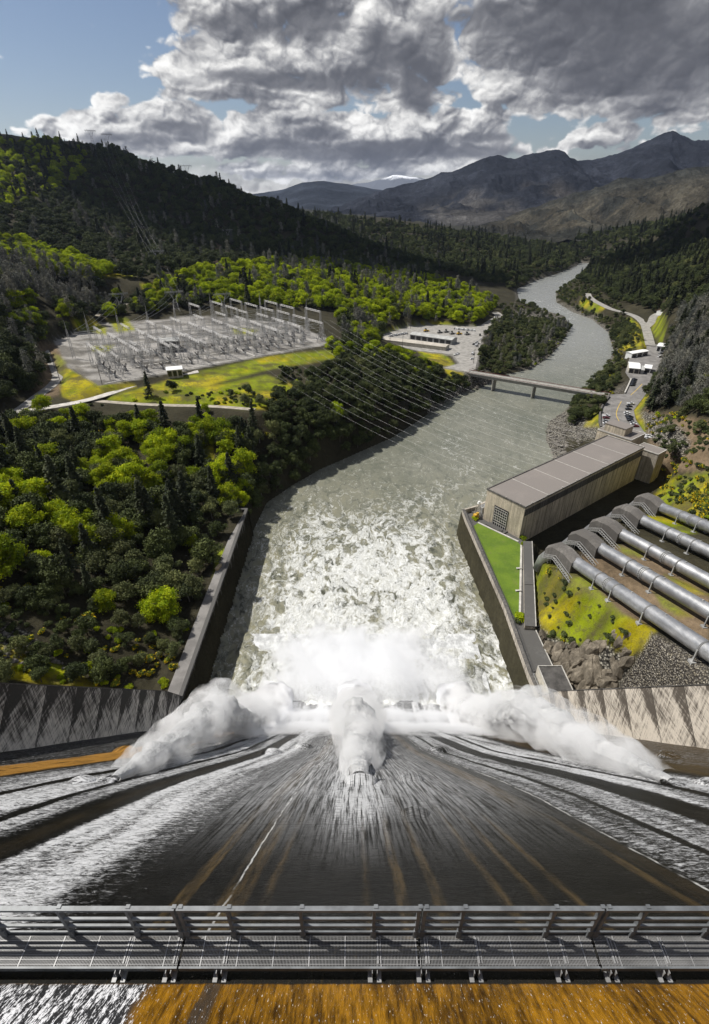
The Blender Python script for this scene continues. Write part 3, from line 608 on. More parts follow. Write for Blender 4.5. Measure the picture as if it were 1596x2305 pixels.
M1, _ = massif('forested_mountain', [(640,500,5600),(700,489,5500),(760,468,5500),(800,450,5450),(870,427,5400),(940,410,5300),(1000,391,5200),(1040,381,5200),(1090,360,5200),(1120,352,5200),(1160,352,5200),(1200,343,5200),(1240,339,5200),(1270,342,5200),(1300,356,5250),(1340,357,5300),(1380,352,5300),(1410,338,5300),(1450,322,5300),(1480,308,5300),(1512,298,5300),(1535,306,5300),(1560,312,5300),(1600,310,5300),(1700,300,5300),(1900,330,5300)],
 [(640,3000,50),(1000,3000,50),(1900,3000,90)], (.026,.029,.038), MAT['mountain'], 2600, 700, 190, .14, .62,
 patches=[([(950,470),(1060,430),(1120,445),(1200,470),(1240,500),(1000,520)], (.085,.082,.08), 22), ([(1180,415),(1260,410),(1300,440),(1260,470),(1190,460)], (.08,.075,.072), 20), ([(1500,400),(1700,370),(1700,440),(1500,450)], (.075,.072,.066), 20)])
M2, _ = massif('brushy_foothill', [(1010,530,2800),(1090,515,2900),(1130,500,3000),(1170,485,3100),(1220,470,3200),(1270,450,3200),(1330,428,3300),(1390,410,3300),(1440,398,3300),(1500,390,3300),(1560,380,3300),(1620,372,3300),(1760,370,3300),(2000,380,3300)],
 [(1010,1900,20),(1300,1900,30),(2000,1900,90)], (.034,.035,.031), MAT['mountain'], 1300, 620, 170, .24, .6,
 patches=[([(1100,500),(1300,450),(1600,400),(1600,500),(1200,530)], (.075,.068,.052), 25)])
# ------------------------------------------------------------------ river sheet
NA2, NR2 = 560, 660
ang = np.linspace(R(-34), R(34), NA2); rad = 98*np.exp(np.linspace(0, math.log(2100/98.), NR2))
A, RW = np.meshgrid(ang, rad); WX = RW*np.sin(A); WY = RW*np.cos(A)
sdw = sdpoly(WX.ravel(), WY.ravel(), RIVER).reshape(WX.shape)
X, Y = WX, WY
turb = sstep(250, 118, Y)*sstep(0, 1, 1)*(np.abs(X) < 56)
cenx = X*.018
foam = .84*sstep(285, 118, Y+X*.25)*sstep(54, 26, np.abs(X-4))+.20*sstep(330, 190, Y)+.12*sstep(480, 300, Y)
foam += .40*sstep(12, 2, -sdw)*sstep(230, 130, Y)*(X > 30)*1.
foam = foam*np.where(X < -30, .75+0*X, 1)
fr = sstep(14, 3, np.abs(X-(62+.42*(Y-300))+10*np.sin(Y/17.)))*sstep(235, 260, Y)*sstep(420, 330, Y); foam += .16*fr
foam += .14*sstep(560, 900, Y)*sstep(.45, .6, fbm(X/35, Y/60, 4))+.16*sstep(.52, .66, fbm(X/30+5, Y/45, 4))*sstep(420, 500, Y)
foam = foam*(.45+1.1*fbm(X/13., Y/24., 5)); foam = np.clip(foam, .10, 1.05)
green = sstep(330, 180, Y)*.9+.1; greyf = sstep(420, 700, Y)
wz = (fbm(X/7., Y/7., 5)-.47)*3.6*sstep(235, 120, Y)+(fbm(X/2.2, Y/2.2, 4)-.47)*.9*sstep(300, 140, Y)+(fbm(X/9., Y/9., 4)-.47)*.35
boil = sstep(150, 118, Y)*sstep(50, 36, np.abs(X-1)); wz += boil*(1.5+3*fbm(X/9., Y/9., 4, True))
keep = sdw < 3.0
V = np.stack([X.ravel(), Y.ravel(), wz.ravel()], 1); idx = np.arange(NA2*NR2).reshape(NR2, NA2)
Q = np.stack([idx[:-1, :-1], idx[:-1, 1:], idx[1:, 1:], idx[1:, :-1]], -1).reshape(-1, 4)[:, ::-1]
kf = keep.ravel()[Q].any(1); Q = Q[kf]; us = np.unique(Q); mp = np.zeros(len(V), int); mp[us] = np.arange(len(us))
fc = np.stack([foam.ravel(), green.ravel(), greyf.ravel()], 1)[us]
river = npmesh('river', V[us], mp[Q], MAT['water'], True, {'Foam': fc}); tag(river, kind='structure')
#PART3
# ------------------------------------------------------------------ dam
def zf(y):
    if y < 7.24: return 134.5-.0511*(y+5)**2
    if y < 91.1: return 126.85-(y-7.24)*1.25
    s = (y-91.1)/23.9; return 22.0-1.25*23.9*s+.459*23.9*s*s
ys = np.r_[np.linspace(-5, 7.24, 40), np.linspace(7.6, 91, 240), np.linspace(91.5, 115, 40)]
zs = np.array([zf(y) for y in ys]); xs = np.linspace(-54.4, 58.2, 330)
X, Y = np.meshgrid(xs, ys); Z = np.repeat(zs[:, None], len(xs), 1)
bmpn = (fbm(X*1.1, Y*.8+Z*.8, 4)-.47)
Z = Z+bmpn*.22*sstep(8, 30, Y); Y2 = Y+bmpn*.18*sstep(8, 30, Y)
hoods = [(248,1755,1.1,1),(812,1757,1.55,1),(1508,1762,1.1,1),(925,1752,1.25,0),(935,1829,1.0,0),(985,1690,1.5,0),(612,1694,1.5,0),(684,1682,1.5,0),(190,1757,1.2,0),(285,1690,1.7,0),(1590,1762,1.2,0),(1500,1702,1.7,0)]
def facept(px, py):
    d = ray(px, py); t_ = (108.7-.8*HC)/(d[1]+.8*d[2]); return d[0]*t_, d[1]*t_, HC+d[2]*t_
n = len(xs); V = np.stack([X, Y2, Z], -1).reshape(-1, 3); ii = np.arange(len(V)).reshape(len(ys), n)
Q = np.stack([ii[:-1, :-1], ii[:-1, 1:], ii[1:, 1:], ii[1:, :-1]], -1).reshape(-1, 4)[:, ::-1]
yc = V[Q].mean(1)[:, 1]; dam = empty('dam_spillway', (0, 0, 0), 0, 'huge concrete spillway face of the dam with water sheeting down it in streaks', 'dam')
o = npmesh('spillway_face', V, Q, [MAT['chute'], MAT['crest']], True, parent=dam, midx=(yc < 6.9).astype(int))
# eyebrows over the outlets
ND = Vector((0, .78, .62)); DD = Vector((0, .62, -.78))
for k, (px, py, r, live) in enumerate(hoods):
    x, y, z = facept(px, py); P0 = Vector((x, y, z)); mb = MB(); N = 18; M = 12; vs = []
    L = r*2.2
    for i in range(M+1):
        s = i/M; hgt = r*.55*math.sin(s*math.pi/2)**1.6; wd = r*(.35+.75*math.sin(s*math.pi/2)**.8)
        for j in range(N+1):
            a = math.pi*j/N; vs.append(P0+DD*(-L*(1-s))+Vector((1, 0, 0))*(math.cos(a)*wd)+ND*(math.sin(a)*hgt-.12))
    fs = [(i*(N+1)+j, i*(N+1)+j+1, (i+1)*(N+1)+j+1, (i+1)*(N+1)+j) for i in range(M) for j in range(N)]
    mb.add(vs, fs); hd = mb.build('outlet_hood', MAT['chute'], dam, True)
    mb = MB(); vs = [P0+Vector((1, 0, 0))*(math.cos(math.pi*j/N)*r*1.06)+ND*(math.sin(math.pi*j/N)*r*.52-.1)-DD*.12 for j in range(N+1)]
    mb.add(vs, [tuple(range(N+1))]); mb.build('outlet_mouth', MAT['dark'], hd)  # flat black face stands in for the shaded inside of the outlet
    if False:
        for sx in (-1, 1):
            mb = MB(); mb.tube([P0+Vector((sx*r*1.08, 0, 0))+ND*.0, P0+Vector((sx*r*.8, 0, 0))+DD*3+ND*.02, P0+Vector((sx*r*.5, 0, 0))+DD*9+ND*.0], [.02, .10, .02], 8); mb.build('water_ridge', MAT['spraywhite'] if 'spraywhite' in MAT else MAT['white'], hd, True)
# training wall along the chute sides, square joints
def side(xa, xb, mt, name, label, ztop_plane, ex):
    o = MB(); pts_b, pts_t = [], []
    ysd = [-6, 0, 4, 7.24, 20, 40, 60, 80, 91, 100, 106.5]
    for y in ysd:
        z = zf(y)-1.5; pts_b.append((y, z))
        s = 9.9 if y < 95 else 9.9+(y-95)*.02
        pts_t.append((min(y+s*.78, 107.2), z+1.5+s*.62 if y+s*.78 < 107.2 else 15.5))
    vs = []
    for (yb, zb), (yt, zt) in zip(pts_b, pts_t): vs += [(xa, yb, zb), (xa, yt, zt), (xb, yt, zt), (xb, yb, zb-6)]
    m_ = len(ysd); fs = []
    for i in range(m_-1):
        for j in range(3): a = i*4+j; fs.append((a, a+1, a+5, a+4))
    o.add(vs, fs+[(0, 3, 2, 1), tuple(4*(m_-1)+q for q in (0, 1, 2, 3))])
    w = o.build(name, mt, dam); w['label'] = label
    c = MB()
    for i in range(m_-1): 
        a, b_ = pts_t[i], pts_t[i+1]
        c.add([(xa-ex*.12, a[0], a[1]+.02), (xb+ex*.12, a[0], a[1]+.02), (xb+ex*.12, b_[0], b_[1]+.02), (xa-ex*.12, b_[0], b_[1]+.02), (xa-ex*.12, a[0], a[1]+.25), (xb+ex*.12, a[0], a[1]+.25), (xb+ex*.12, b_[0], b_[1]+.25), (xa-ex*.12, b_[0], b_[1]+.25)], [(0, 1, 2, 3), (7, 6, 5, 4), (0, 4, 5, 1), (3, 2, 6, 7), (0, 3, 7, 4), (1, 5, 6, 2)])
    c.build('coping', MAT['darkwall'], w)
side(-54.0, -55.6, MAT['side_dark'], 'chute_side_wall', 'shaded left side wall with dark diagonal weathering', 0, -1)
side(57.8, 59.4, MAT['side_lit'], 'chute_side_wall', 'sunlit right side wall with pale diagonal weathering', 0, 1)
# non-overflow dam body either side (runs behind the side walls)
mb = MB()
for x0, x1 in ((-160, -55.7), (59.5, 230)):
    mb = MB()
    prof = [(108.7+6, -8), (7, 127), (3, 146), (-8, 146), (-8, -8)]
    vs = [(x0, a, b) for a, b in prof]+[(x1, a, b) for a, b in prof]
    mb.add(vs, [tuple(range(5)), tuple(range(5, 10))[::-1]]+[(i, 5+i, 5+(i+1) % 5, (i+1) % 5) for i in range(5)]); mb.build('dam_body', MAT['wall'], dam)
# lip at the toe and its dark line of water edge
mb = MB(); mb.box((1.8, 115.4, 1.2), (112, 1.0, 3.2)); mb.build('toe_lip', MAT['dark'], dam)
# ------------------------------------------------------------------ catwalk above the crest
cw = empty('catwalk', (0, 6.1, 129.05), 0, 'long steel catwalk with open grating and grey railing over the spillway crest', 'catwalk')
def camb(x): return -.0012*(x+1)**2        # slight camber seen in the long span
def lx(px, v=16.2): return (px-798)/1152*v
joints = [-22, lx(435)-.0, lx(935), lx(1305), 16.5]
YA, YB, ZD = 5.86, 6.60, 129.05
posts = [lx(q) for q in (-600, -480, -380, -290, -180, -60, 50, 195, 335, 540, 688, 838, 1020, 1205, 1390, 1545, 1700, 1830, 1960, 2090, 2220)]
secs = [(-24, lx(433)), (lx(437), lx(933)), (lx(937), lx(1303)), (lx(1307), 24)]
loc = lambda x, y, z: (x, y-6.1, z-129.05)
for a, b_ in secs:
    mb = MB(); x = a+.03
    while x < b_-.02: mb.box(loc(x, (YA+YB)/2, ZD), (.011, YB-YA, .05)); x += .042
    for q in np.linspace(YA+.05, YB-.02, 7): mb.box(loc((a+b_)/2, q, ZD+.02), (b_-a, .012, .02))
    x = a+.6
    while x < b_: mb.box(loc(x, (YA+YB)/2, ZD+.005), (.03, YB-YA, .055)); x += 1.05
    gt = mb.build('grating', MAT['grating'], cw)
    mb = MB(); mb.box(loc((a+b_)/2, YA-.03, ZD-.05), (b_-a, .05, .2)); mb.build('edge_channel', MAT['railpaint'], gt)
    mb = MB(); mb.box(loc((a+b_)/2, YB+.05, ZD+.03), (b_-a, .05, .22)); mb.box(loc((a+b_)/2, YB+.035, ZD+.19), (b_-a, .02, .012)); mb.build('toe_board', MAT['railpaint'], gt)
    for zz, dy, w in ((1.74, .08, .12), (1.17, .06, .065), (.72, .06, .065)):
        mb = MB(); mb.box(loc((a+b_)/2, YB+dy-.06, ZD+zz), (b_-a, w, .03)); mb.box(loc((a+b_)/2, YB+dy-.06-w/2+.012, ZD+zz-.05), (b_-a, .02, .10))
        mb.build('rail', MAT['railpaint'], cw)
for x in posts+[j+e for j in (lx(435), lx(935), lx(1305)) for e in (-.09, .09)]:
    mb = MB(); mb.box(loc(x, YB+.02, ZD+.86), (.09, .12, 1.76)); mb.box(loc(x, YB-.03, ZD+.2), (.16, .05, .4))
    mb.box(loc(x+.05, YB+.06, ZD+1.77), (.12, .1, .02))
    mb.build('post', MAT['railpaint'], cw)
for x in [lx(q, 16.8) for q in (30, 330, 430, 530, 838, 935, 1040, 1212, 1310, 1415)]:
    mb = MB()
    for sx in (-.13, .13): 
        mb.box(loc(x+sx, YA-.17, zf(YA-.17)+.07), (.13, .42, .05)); mb.box(loc(x+sx*.55, YA+.1, (ZD+zf(YA))/2), (.02, .5, ZD-zf(YA)))
        for q in (-.1, .1): mb.tube([loc(x+sx, YA-.2+q, zf(YA)+.08), loc(x+sx, YA-.2+q, zf(YA)+.15)], .025, 8)
    mb.build('bracket', MAT['grating'], cw)
    mb = MB(); mb.box(loc(x+.1, (YA+YB)/2, ZD+.035), (.05, YB-YA-.12, .03)); mb.box(loc(x+.18, (YA+YB)/2, ZD+.035), (.03, YB-YA-.12, .03)); mb.build('splice_bar', MAT['grating'], cw)
mb = MB()
for y in (YA+.12, YB-.1): mb.box(loc(0, y, ZD-.22), (48, .08, .3))
mb.build('stringer', MAT['dark'], cw)
# ------------------------------------------------------------------ training walls
tw = empty('training_wall', (-54.6, 165, 0), 0, 'shaded grey retaining wall on the left side of the spillway basin, with return wall at its far end', 'retaining wall')
L_ = lambda p: (p[0]+54.6, p[1]-165)
mb = MB(); mb.prism([L_(q) for q in [(-54, 98), (-55.1, 98), (-55.1, 221.2), (-54, 222.3)]], -5, 15.3); mb.prism([L_(q) for q in [(-55.1, 221.2), (-64, 221.2), (-64, 222.3), (-54, 222.3)]], 5, 15.3)
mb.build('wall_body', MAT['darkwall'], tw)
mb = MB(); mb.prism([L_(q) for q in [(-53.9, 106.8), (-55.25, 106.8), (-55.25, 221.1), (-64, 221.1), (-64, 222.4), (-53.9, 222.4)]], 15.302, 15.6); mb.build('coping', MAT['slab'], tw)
mb = MB()
for y in np.arange(110, 220, 12): mb.box((.58, y-165, 5), (.06, .12, 20))
mb.build('joint_seal', MAT['dark'], tw)
tw2 = empty('training_wall', (56, 165, 0), 0, 'sunlit brown stained retaining wall on the right side of the basin below the mown lawn', 'retaining wall')
RW_ = [(58.2, 98), (57.4, 117), (57.7, 150), (54.6, 213), (54.5, 222)]
L_ = lambda p: (p[0]-56, p[1]-165)
outer = [L_(p) for p in RW_]; inner = [L_((p[0]+1.1, p[1])) for p in RW_]
mb = MB(); q0, q1 = ph(0, -8.5), ph(118, -8.5)
mb.prism([L_((58.2, 98)), L_((57.4, 117)), L_((57.7, 150)), L_((58.8, 150)), L_((58.5, 117)), L_((59.3, 98))], -5, 15.2)
mb.prism([L_((57.7, 150)), L_((54.6, 213)), L_((54.5, 222)), L_((55.7, 221.5)), L_((55.8, 213)), L_((58.8, 150))], -5, 15.2)
mb.prism([L_((54.5, 222)), L_(ph(4, -8.6)), L_(q1), L_(ph(118, -7.6)), L_(ph(4, -7.5)), L_((55.7, 221.5))], -5, 15.2)
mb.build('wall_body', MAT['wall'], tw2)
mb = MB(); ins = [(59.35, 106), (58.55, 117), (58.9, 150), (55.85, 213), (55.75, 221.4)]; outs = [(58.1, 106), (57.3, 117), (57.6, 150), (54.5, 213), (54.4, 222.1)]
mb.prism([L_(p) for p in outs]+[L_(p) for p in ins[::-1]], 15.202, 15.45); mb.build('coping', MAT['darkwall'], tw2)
mb = MB()
for i in range(40): 
    y = 107+i*2.8; x = np.interp(y, [98, 117, 150, 213, 222], [59.3, 58.5, 58.8, 55.8, 55.7]); mb.bar((x-56+.15, y-165, 14.2), (x-56+.15, y-165, 16.3), .06)
    x2 = np.interp(y+2.8, [98, 117, 150, 213, 222], [59.3, 58.5, 58.8, 55.8, 55.7])
    for z in (15.7, 16.3): mb.bar((x-56+.15, y-165, z), (x2-56+.15, y+2.8-165, z), .05)
mb.build('pipe_railing', MAT['lattice_dark'], tw2)
mb = MB()
for y in (120, 133, 146, 158, 171, 184, 197, 210): 
    x = np.interp(y, [98, 117, 150, 213, 222], [58.2, 57.4, 57.7, 54.6, 54.5]); mb.box((x-56-.0, y-165, 5), (.08, .15, 20))
mb.build('joint_seal', MAT['dark'], tw2)
# walkway on the left wall, terrace on the right
mb = MB(); mb.prism([(-55.2, 98), (-59.6, 98), (-59.2, 150), (-58.2, 195), (-55.2, 221)], 14.4, 14.75); mb.build('left_wall_path', MAT['asphalt'], kind='structure')
mb = MB(); mb.prism([(55.7, 221.4), (55.9, 213), (58.9, 150), (58.6, 118), (59, 99), (66, 99), (66.6, 118), (66.0, 136), (72, 160), (82, 192), ph(-.1, 24), ph(-.1, -7.4)], 11, 13.0); mb.build('terrace', MAT['slab'], kind='structure')
mb = MB(); mb.prism([ph(-.1, -7.4), ph(-.1, 0), ph(116, 0), ph(116, -7.4)], 9, 13.6); mb.build('draft_tube_deck', MAT['slab'], kind='structure')
lawn = [(57.9, 209.5), (60.4, 212.0), (75.6, 195.6), (76.2, 193.4), (62.6, 146.5), (61.2, 142.5), (60.2, 150)]
mb = MB(); mb.prism(lawn, 13.02, 13.25); mb.build('lawn', MAT['lawn'], kind='structure')
mb = MB(); mb.prism([(60.4, 212.2), (75.7, 195.9), (76.4, 196.4), (61.0, 212.9)], 13.02, 13.35); mb.prism([(76.2, 193.4), (62.6, 146.5), (63.4, 146.4), (77.0, 193.3)], 13.02, 13.35)
mb.build('lawn_kerb', MAT['cap'], kind='structure')
# gallery with flat roof beside the lawn
gal = empty('covered_gallery', (70, 165, 13), 0, 'long narrow concrete gallery with a flat grey roof beside the lawn, leading from the powerhouse', 'gallery')
L_ = lambda p: (p[0]-70, p[1]-165)
G1 = [(77.3, 193.2), (81.0, 193.0), (66.2, 138.8), (62.6, 139.2)]
mb = MB(); mb.prism([L_(p) for p in G1], -5, 1.9); mb.build('wall', MAT['wall'], gal)
mb = MB(); mb.prism([L_(p) for p in [(77.2, 193.6), (81.3, 193.4), (72.9, 162.3), (69.0, 162.8)]], 1.902, 2.2); mb.prism([L_(p) for p in [(68.9, 162.5), (72.8, 162.0), (66.4, 138.4), (62.4, 139.0)]], 1.902, 2.2); rf = mb.build('roof', MAT['slab'], gal)
mb = MB(); mb.prism([L_(p) for p in [(81.1, 193.4), (81.35, 193.4), (66.5, 138.4), (66.2, 138.4)]], 2.202, 2.4); mb.build('coping', MAT['cap'], rf)
mb = MB(); mb.prism([L_(p) for p in [(58.9, 138.6), (66.4, 138.2), (67.0, 119), (59.0, 119)]], -5, .5); mb.build('lower_deck', MAT['slab'], gal)
mb = MB(); mb.prism([L_(p) for p in [(66.4, 138.2), (66.65, 138.2), (67.3, 119), (67.0, 119)]], -5, .8); mb.build('deck_coping', MAT['cap'], gal)
vh = empty('valve_house', (62.3, 109.5, 12), 0, 'small building with dark square roof and white rim at the foot of the dam', 'building')
fr = [(57.9-.3+1.6, 115.8), (67.0, 115.8), (67.2, 102.6), (58.6+.8, 102.2)]; L_ = lambda p: (p[0]-62.3, p[1]-109.5)
mb = MB(); mb.prism([L_(p) for p in fr], -6, 7.4); mb.build('wall', MAT['cream'], vh)
cxm, cym = sum(p[0] for p in fr)/4, sum(p[1] for p in fr)/4
inn = [(cxm+(p[0]-cxm)*.95, cym+(p[1]-cym)*.97) for p in fr]
mb = MB(); mb.prism([L_(p) for p in inn], 7.402, 7.6); mb.build('roof', simple('stained_roof_felt', (.075, .07, .065), .8, var=.6, sc=.25), vh)
mb = MB()
for i in range(4):
    a, b_ = fr[i], fr[(i+1) % 4]; c, d = inn[(i+1) % 4], inn[i]; mb.prism([L_(a), L_(b_), L_(c), L_(d)], 7.402, 7.95)
mb.build('parapet', MAT['cap'], vh)
mb = MB()
for i in range(9): y = 103+i*1.6; mb.box((58.9+.05*i*0-62.3, y-109.5, 3.6), (.25, .25, 1.2))
mb.bar((58.8-62.3, 103-109.5, 4.2), (58.4-62.3, 116-109.5, 4.2), .12); mb.build('handrail', MAT['steel'], vh)
# ------------------------------------------------------------------ powerhouse
PHO = empty('powerhouse', (PH0[0], PH0[1], 13), math.atan2(.61, .792), 'long rectangular concrete powerhouse with flat brown roof and gridded window in its end wall', 'powerhouse')
W, LL = 21.8, 108.3     # local: x along length, -y across
mb = MB(); mb.box((LL/2, -W/2, 6.3), (LL, W, 20.5)); hw_ = mb.build('wall', MAT['house'], PHO)
mb = MB(); mb.box((LL/2, -W-.12, 13.6), (LL-1, .2, 3.4)); 
mb.build('panel_band', MAT['darkwall'], hw_)
mb = MB()
for i in range(22): mb.box((3.2+i*4.95+(.9 if i % 2 else 0), -W-.02, 4.3), (.13, .08, 15.5))
for i in range(44): mb.box((1.2+i*2.45, -W-.24, 13.6), (.08, .06, 3.3))
mb.build('pilaster', MAT['dark'], hw_)
mb = MB(); mb.box((LL/2, -W/2, 16.72), (LL-.9, W-.9, .3)); rf = mb.build('roof', MAT['roof'], PHO)
mb = MB()
for a, c, d in (((LL/2, .0, 16.9), (LL+.5, .5, .6), 0), ((LL/2, -W, 16.9), (LL+.5, .5, .6), 0), ((0, -W/2, 16.9), (.5, W, .6), 0), ((LL, -W/2, 16.9), (.5, W, .6), 0)): mb.box(a, c)
mb.build('parapet', MAT['darkwall'], rf)
mb = MB()
for x in (18.2, 36.1, 54, 71.6, 90): mb.box((x, -W/2, 16.93), (.28, W-1.0, .14))
mb.box((LL-.3, -W/2, 17.24), (.5, W, .08)); mb.box((LL/2, -W+.0, 17.23), (LL, .12, .06)); mb.build('roof_seam', MAT['cap'], rf)
for x in np.arange(5, LL, 12): mb = MB(); mb.tube([(x, -W+.1, 17.2), (x, -W+.1, 17.75)], .28, 8); mb.build('roof_lamp', MAT['cap'], rf)
for y in (-3, -11, -19): mb = MB(); mb.tube([(.0, y, 17.2), (0, y, 17.6)], .22, 8); mb.build('roof_lamp', MAT['cap'], rf)
mb = MB(); mb.box((-.02, -W*.45, 5.4), (.3, 8.2, 10.6)); dr = mb.build('end_window', MAT['shadeglass'], PHO)
mb = MB()
for i in range(7): mb.box((-.22, -W*.45-3.7+i*1.233, 5.1), (.1, .2, 9.8))
for i in range(8): mb.box((-.24, -W*.45, .4+i*1.36), (.1, 7.6, .2))
mb.build('window_frame', MAT['cap'], dr)
mb = MB(); mb.box((-1.6, -W*.45, .25), (3.2, 11, .5)); mb.box((-2.2, -W*.45-3, .5), (1.2, 1.6, 1)); mb.build('doorstep', MAT['slab'], PHO)
an = empty('powerhouse_annex', (165, 262, 9), math.atan2(.61, .792), 'low flat roofed annex wrapped round the far right end of the powerhouse', 'annex')
L2 = lambda a, b, z: (a, b, z)
mb = MB(); mb.box((5, -8, 8), (9.5, 13, 22)); mb.build('wall', MAT['wall'], an)
mb = MB(); mb.box((5, -8, 19.16), (8.7, 12.2, .3)); mb.build('roof', MAT['roof'], an)
mb = MB()
for c, d in (((5, -1.6, 19.3), (9.9, .4, .5)), ((5, -14.4, 19.3), (9.9, .4, .5)), ((.2, -8, 19.3), (.4, 12.4, .5)), ((9.8, -8, 19.3), (.4, 12.4, .5))): mb.box(c, d)
mb.build('parapet', MAT['cap'], an)
an.location = (160.5, 272.0, 8.3)
tb = empty('service_tower', (146.5, 291.0, 8), math.atan2(.61, .792), 'stepped concrete block with smaller penthouse behind the far end of the powerhouse', 'building')
mb = MB(); mb.box((8.5, -11, 10.5), (16, 21, 23)); mb.build('wall', MAT['house'], tb)
mb = MB(); mb.box((8.5, -11, 22.16), (15.2, 20.2, .3)); mb.build('roof', MAT['roof'], tb)
mb = MB()
for c, d in (((8.5, -.6, 22.3), (16.4, .4, .6)), ((8.5, -21.5, 22.3), (16.4, .4, .6)), ((.5, -11, 22.3), (.4, 20.4, .6)), ((16.5, -11, 22.3), (.4, 20.4, .6))): mb.box(c, d)
mb.build('parapet', MAT['cap'], tb)
mb = MB(); mb.box((7, -9.5, 24.4), (9, 12.5, 4.4)); p_ = mb.build('penthouse', MAT['house'], tb)
mb = MB(); mb.box((7, -9.5, 26.75), (9.5, 13, .3)); mb.build('penthouse_roof', MAT['roof'], p_)
mb = MB(); mb.bar((15.8, -1, 22.4), (15.8, -1, 27), .12); mb.bar((15.8, -1, 26), (15.8, .6, 26.4), .08); mb.build('mast', MAT['cap'], tb)
# transformer gear on the river side terrace
for a, lb in ((5, 'nearest to the basin corner'), (24, 'second along the river side of the powerhouse'), (46, 'third along the river side of the powerhouse'), (68, 'fourth along the river side of the powerhouse'), (90, 'farthest along the river side of the powerhouse')):
    x, y = ph(a, -4.3); tf = empty('transformer', (x, y, 13.6), math.atan2(.61, .792), 'grey power transformer on the narrow deck, '+lb, 'transformer', 'transformers behind the powerhouse')
    mb = MB(); mb.box((0, 0, 1.6), (4.6, 2.6, 3.1)); 
    for q in range(7): mb.box((-1.8+q*.6, 1.5, 1.5), (.12, .5, 2.4))
    mb.build('tank', MAT['equip'], tf)
    for q in (-1.3, 0, 1.3):
        mb = MB(); mb.tube([(q, 0, 3.1), (q, 0, 4.6)], [.2, .12], 8); mb.build('bushing', MAT['porcelain'], tf)
dk = empty('takeoff_tower', (61.6, 219.0, 13.2), .3, 'cluttered cream steel gear with yellow machine at the basin corner by the powerhouse', 'machinery')
mb = MB()
for i in (0, 1):
    for j in (0, 1): mb.bar((-1.2+2.4*i, -1.2+2.4*j, 0), (-.5+i, -.5+j, 7.5), .16)
for k in range(5):
    z = k*1.5; s = 1.2-.14*k; s2 = 1.2-.14*(k+1)
    mb.bar((-s, -s, z), (s2, -s2, z+1.5), .1); mb.bar((s, -s, z), (s2, s2, z+1.5), .1); mb.bar((s, s, z), (-s2, s2, z+1.5), .1); mb.bar((-s, s, z), (-s2, -s2, z+1.5), .1)
mb.build('lattice_mast', MAT['cream'], dk); mb = MB(); mb.tube([(0, 0, 7.2), (0, 0, 8.4)], [.9, .5], 12); mb.build('drum', MAT['white'], dk)
mb = MB(); mb.box((-1.8, -1.8, 1.2), (2.4, 1.8, 2.2)); mb.box((-1.2, -2.0, 2.6), (1.2, 1.2, 1.0)); mb.build('machine_cab', MAT['yellowpaint'], dk)
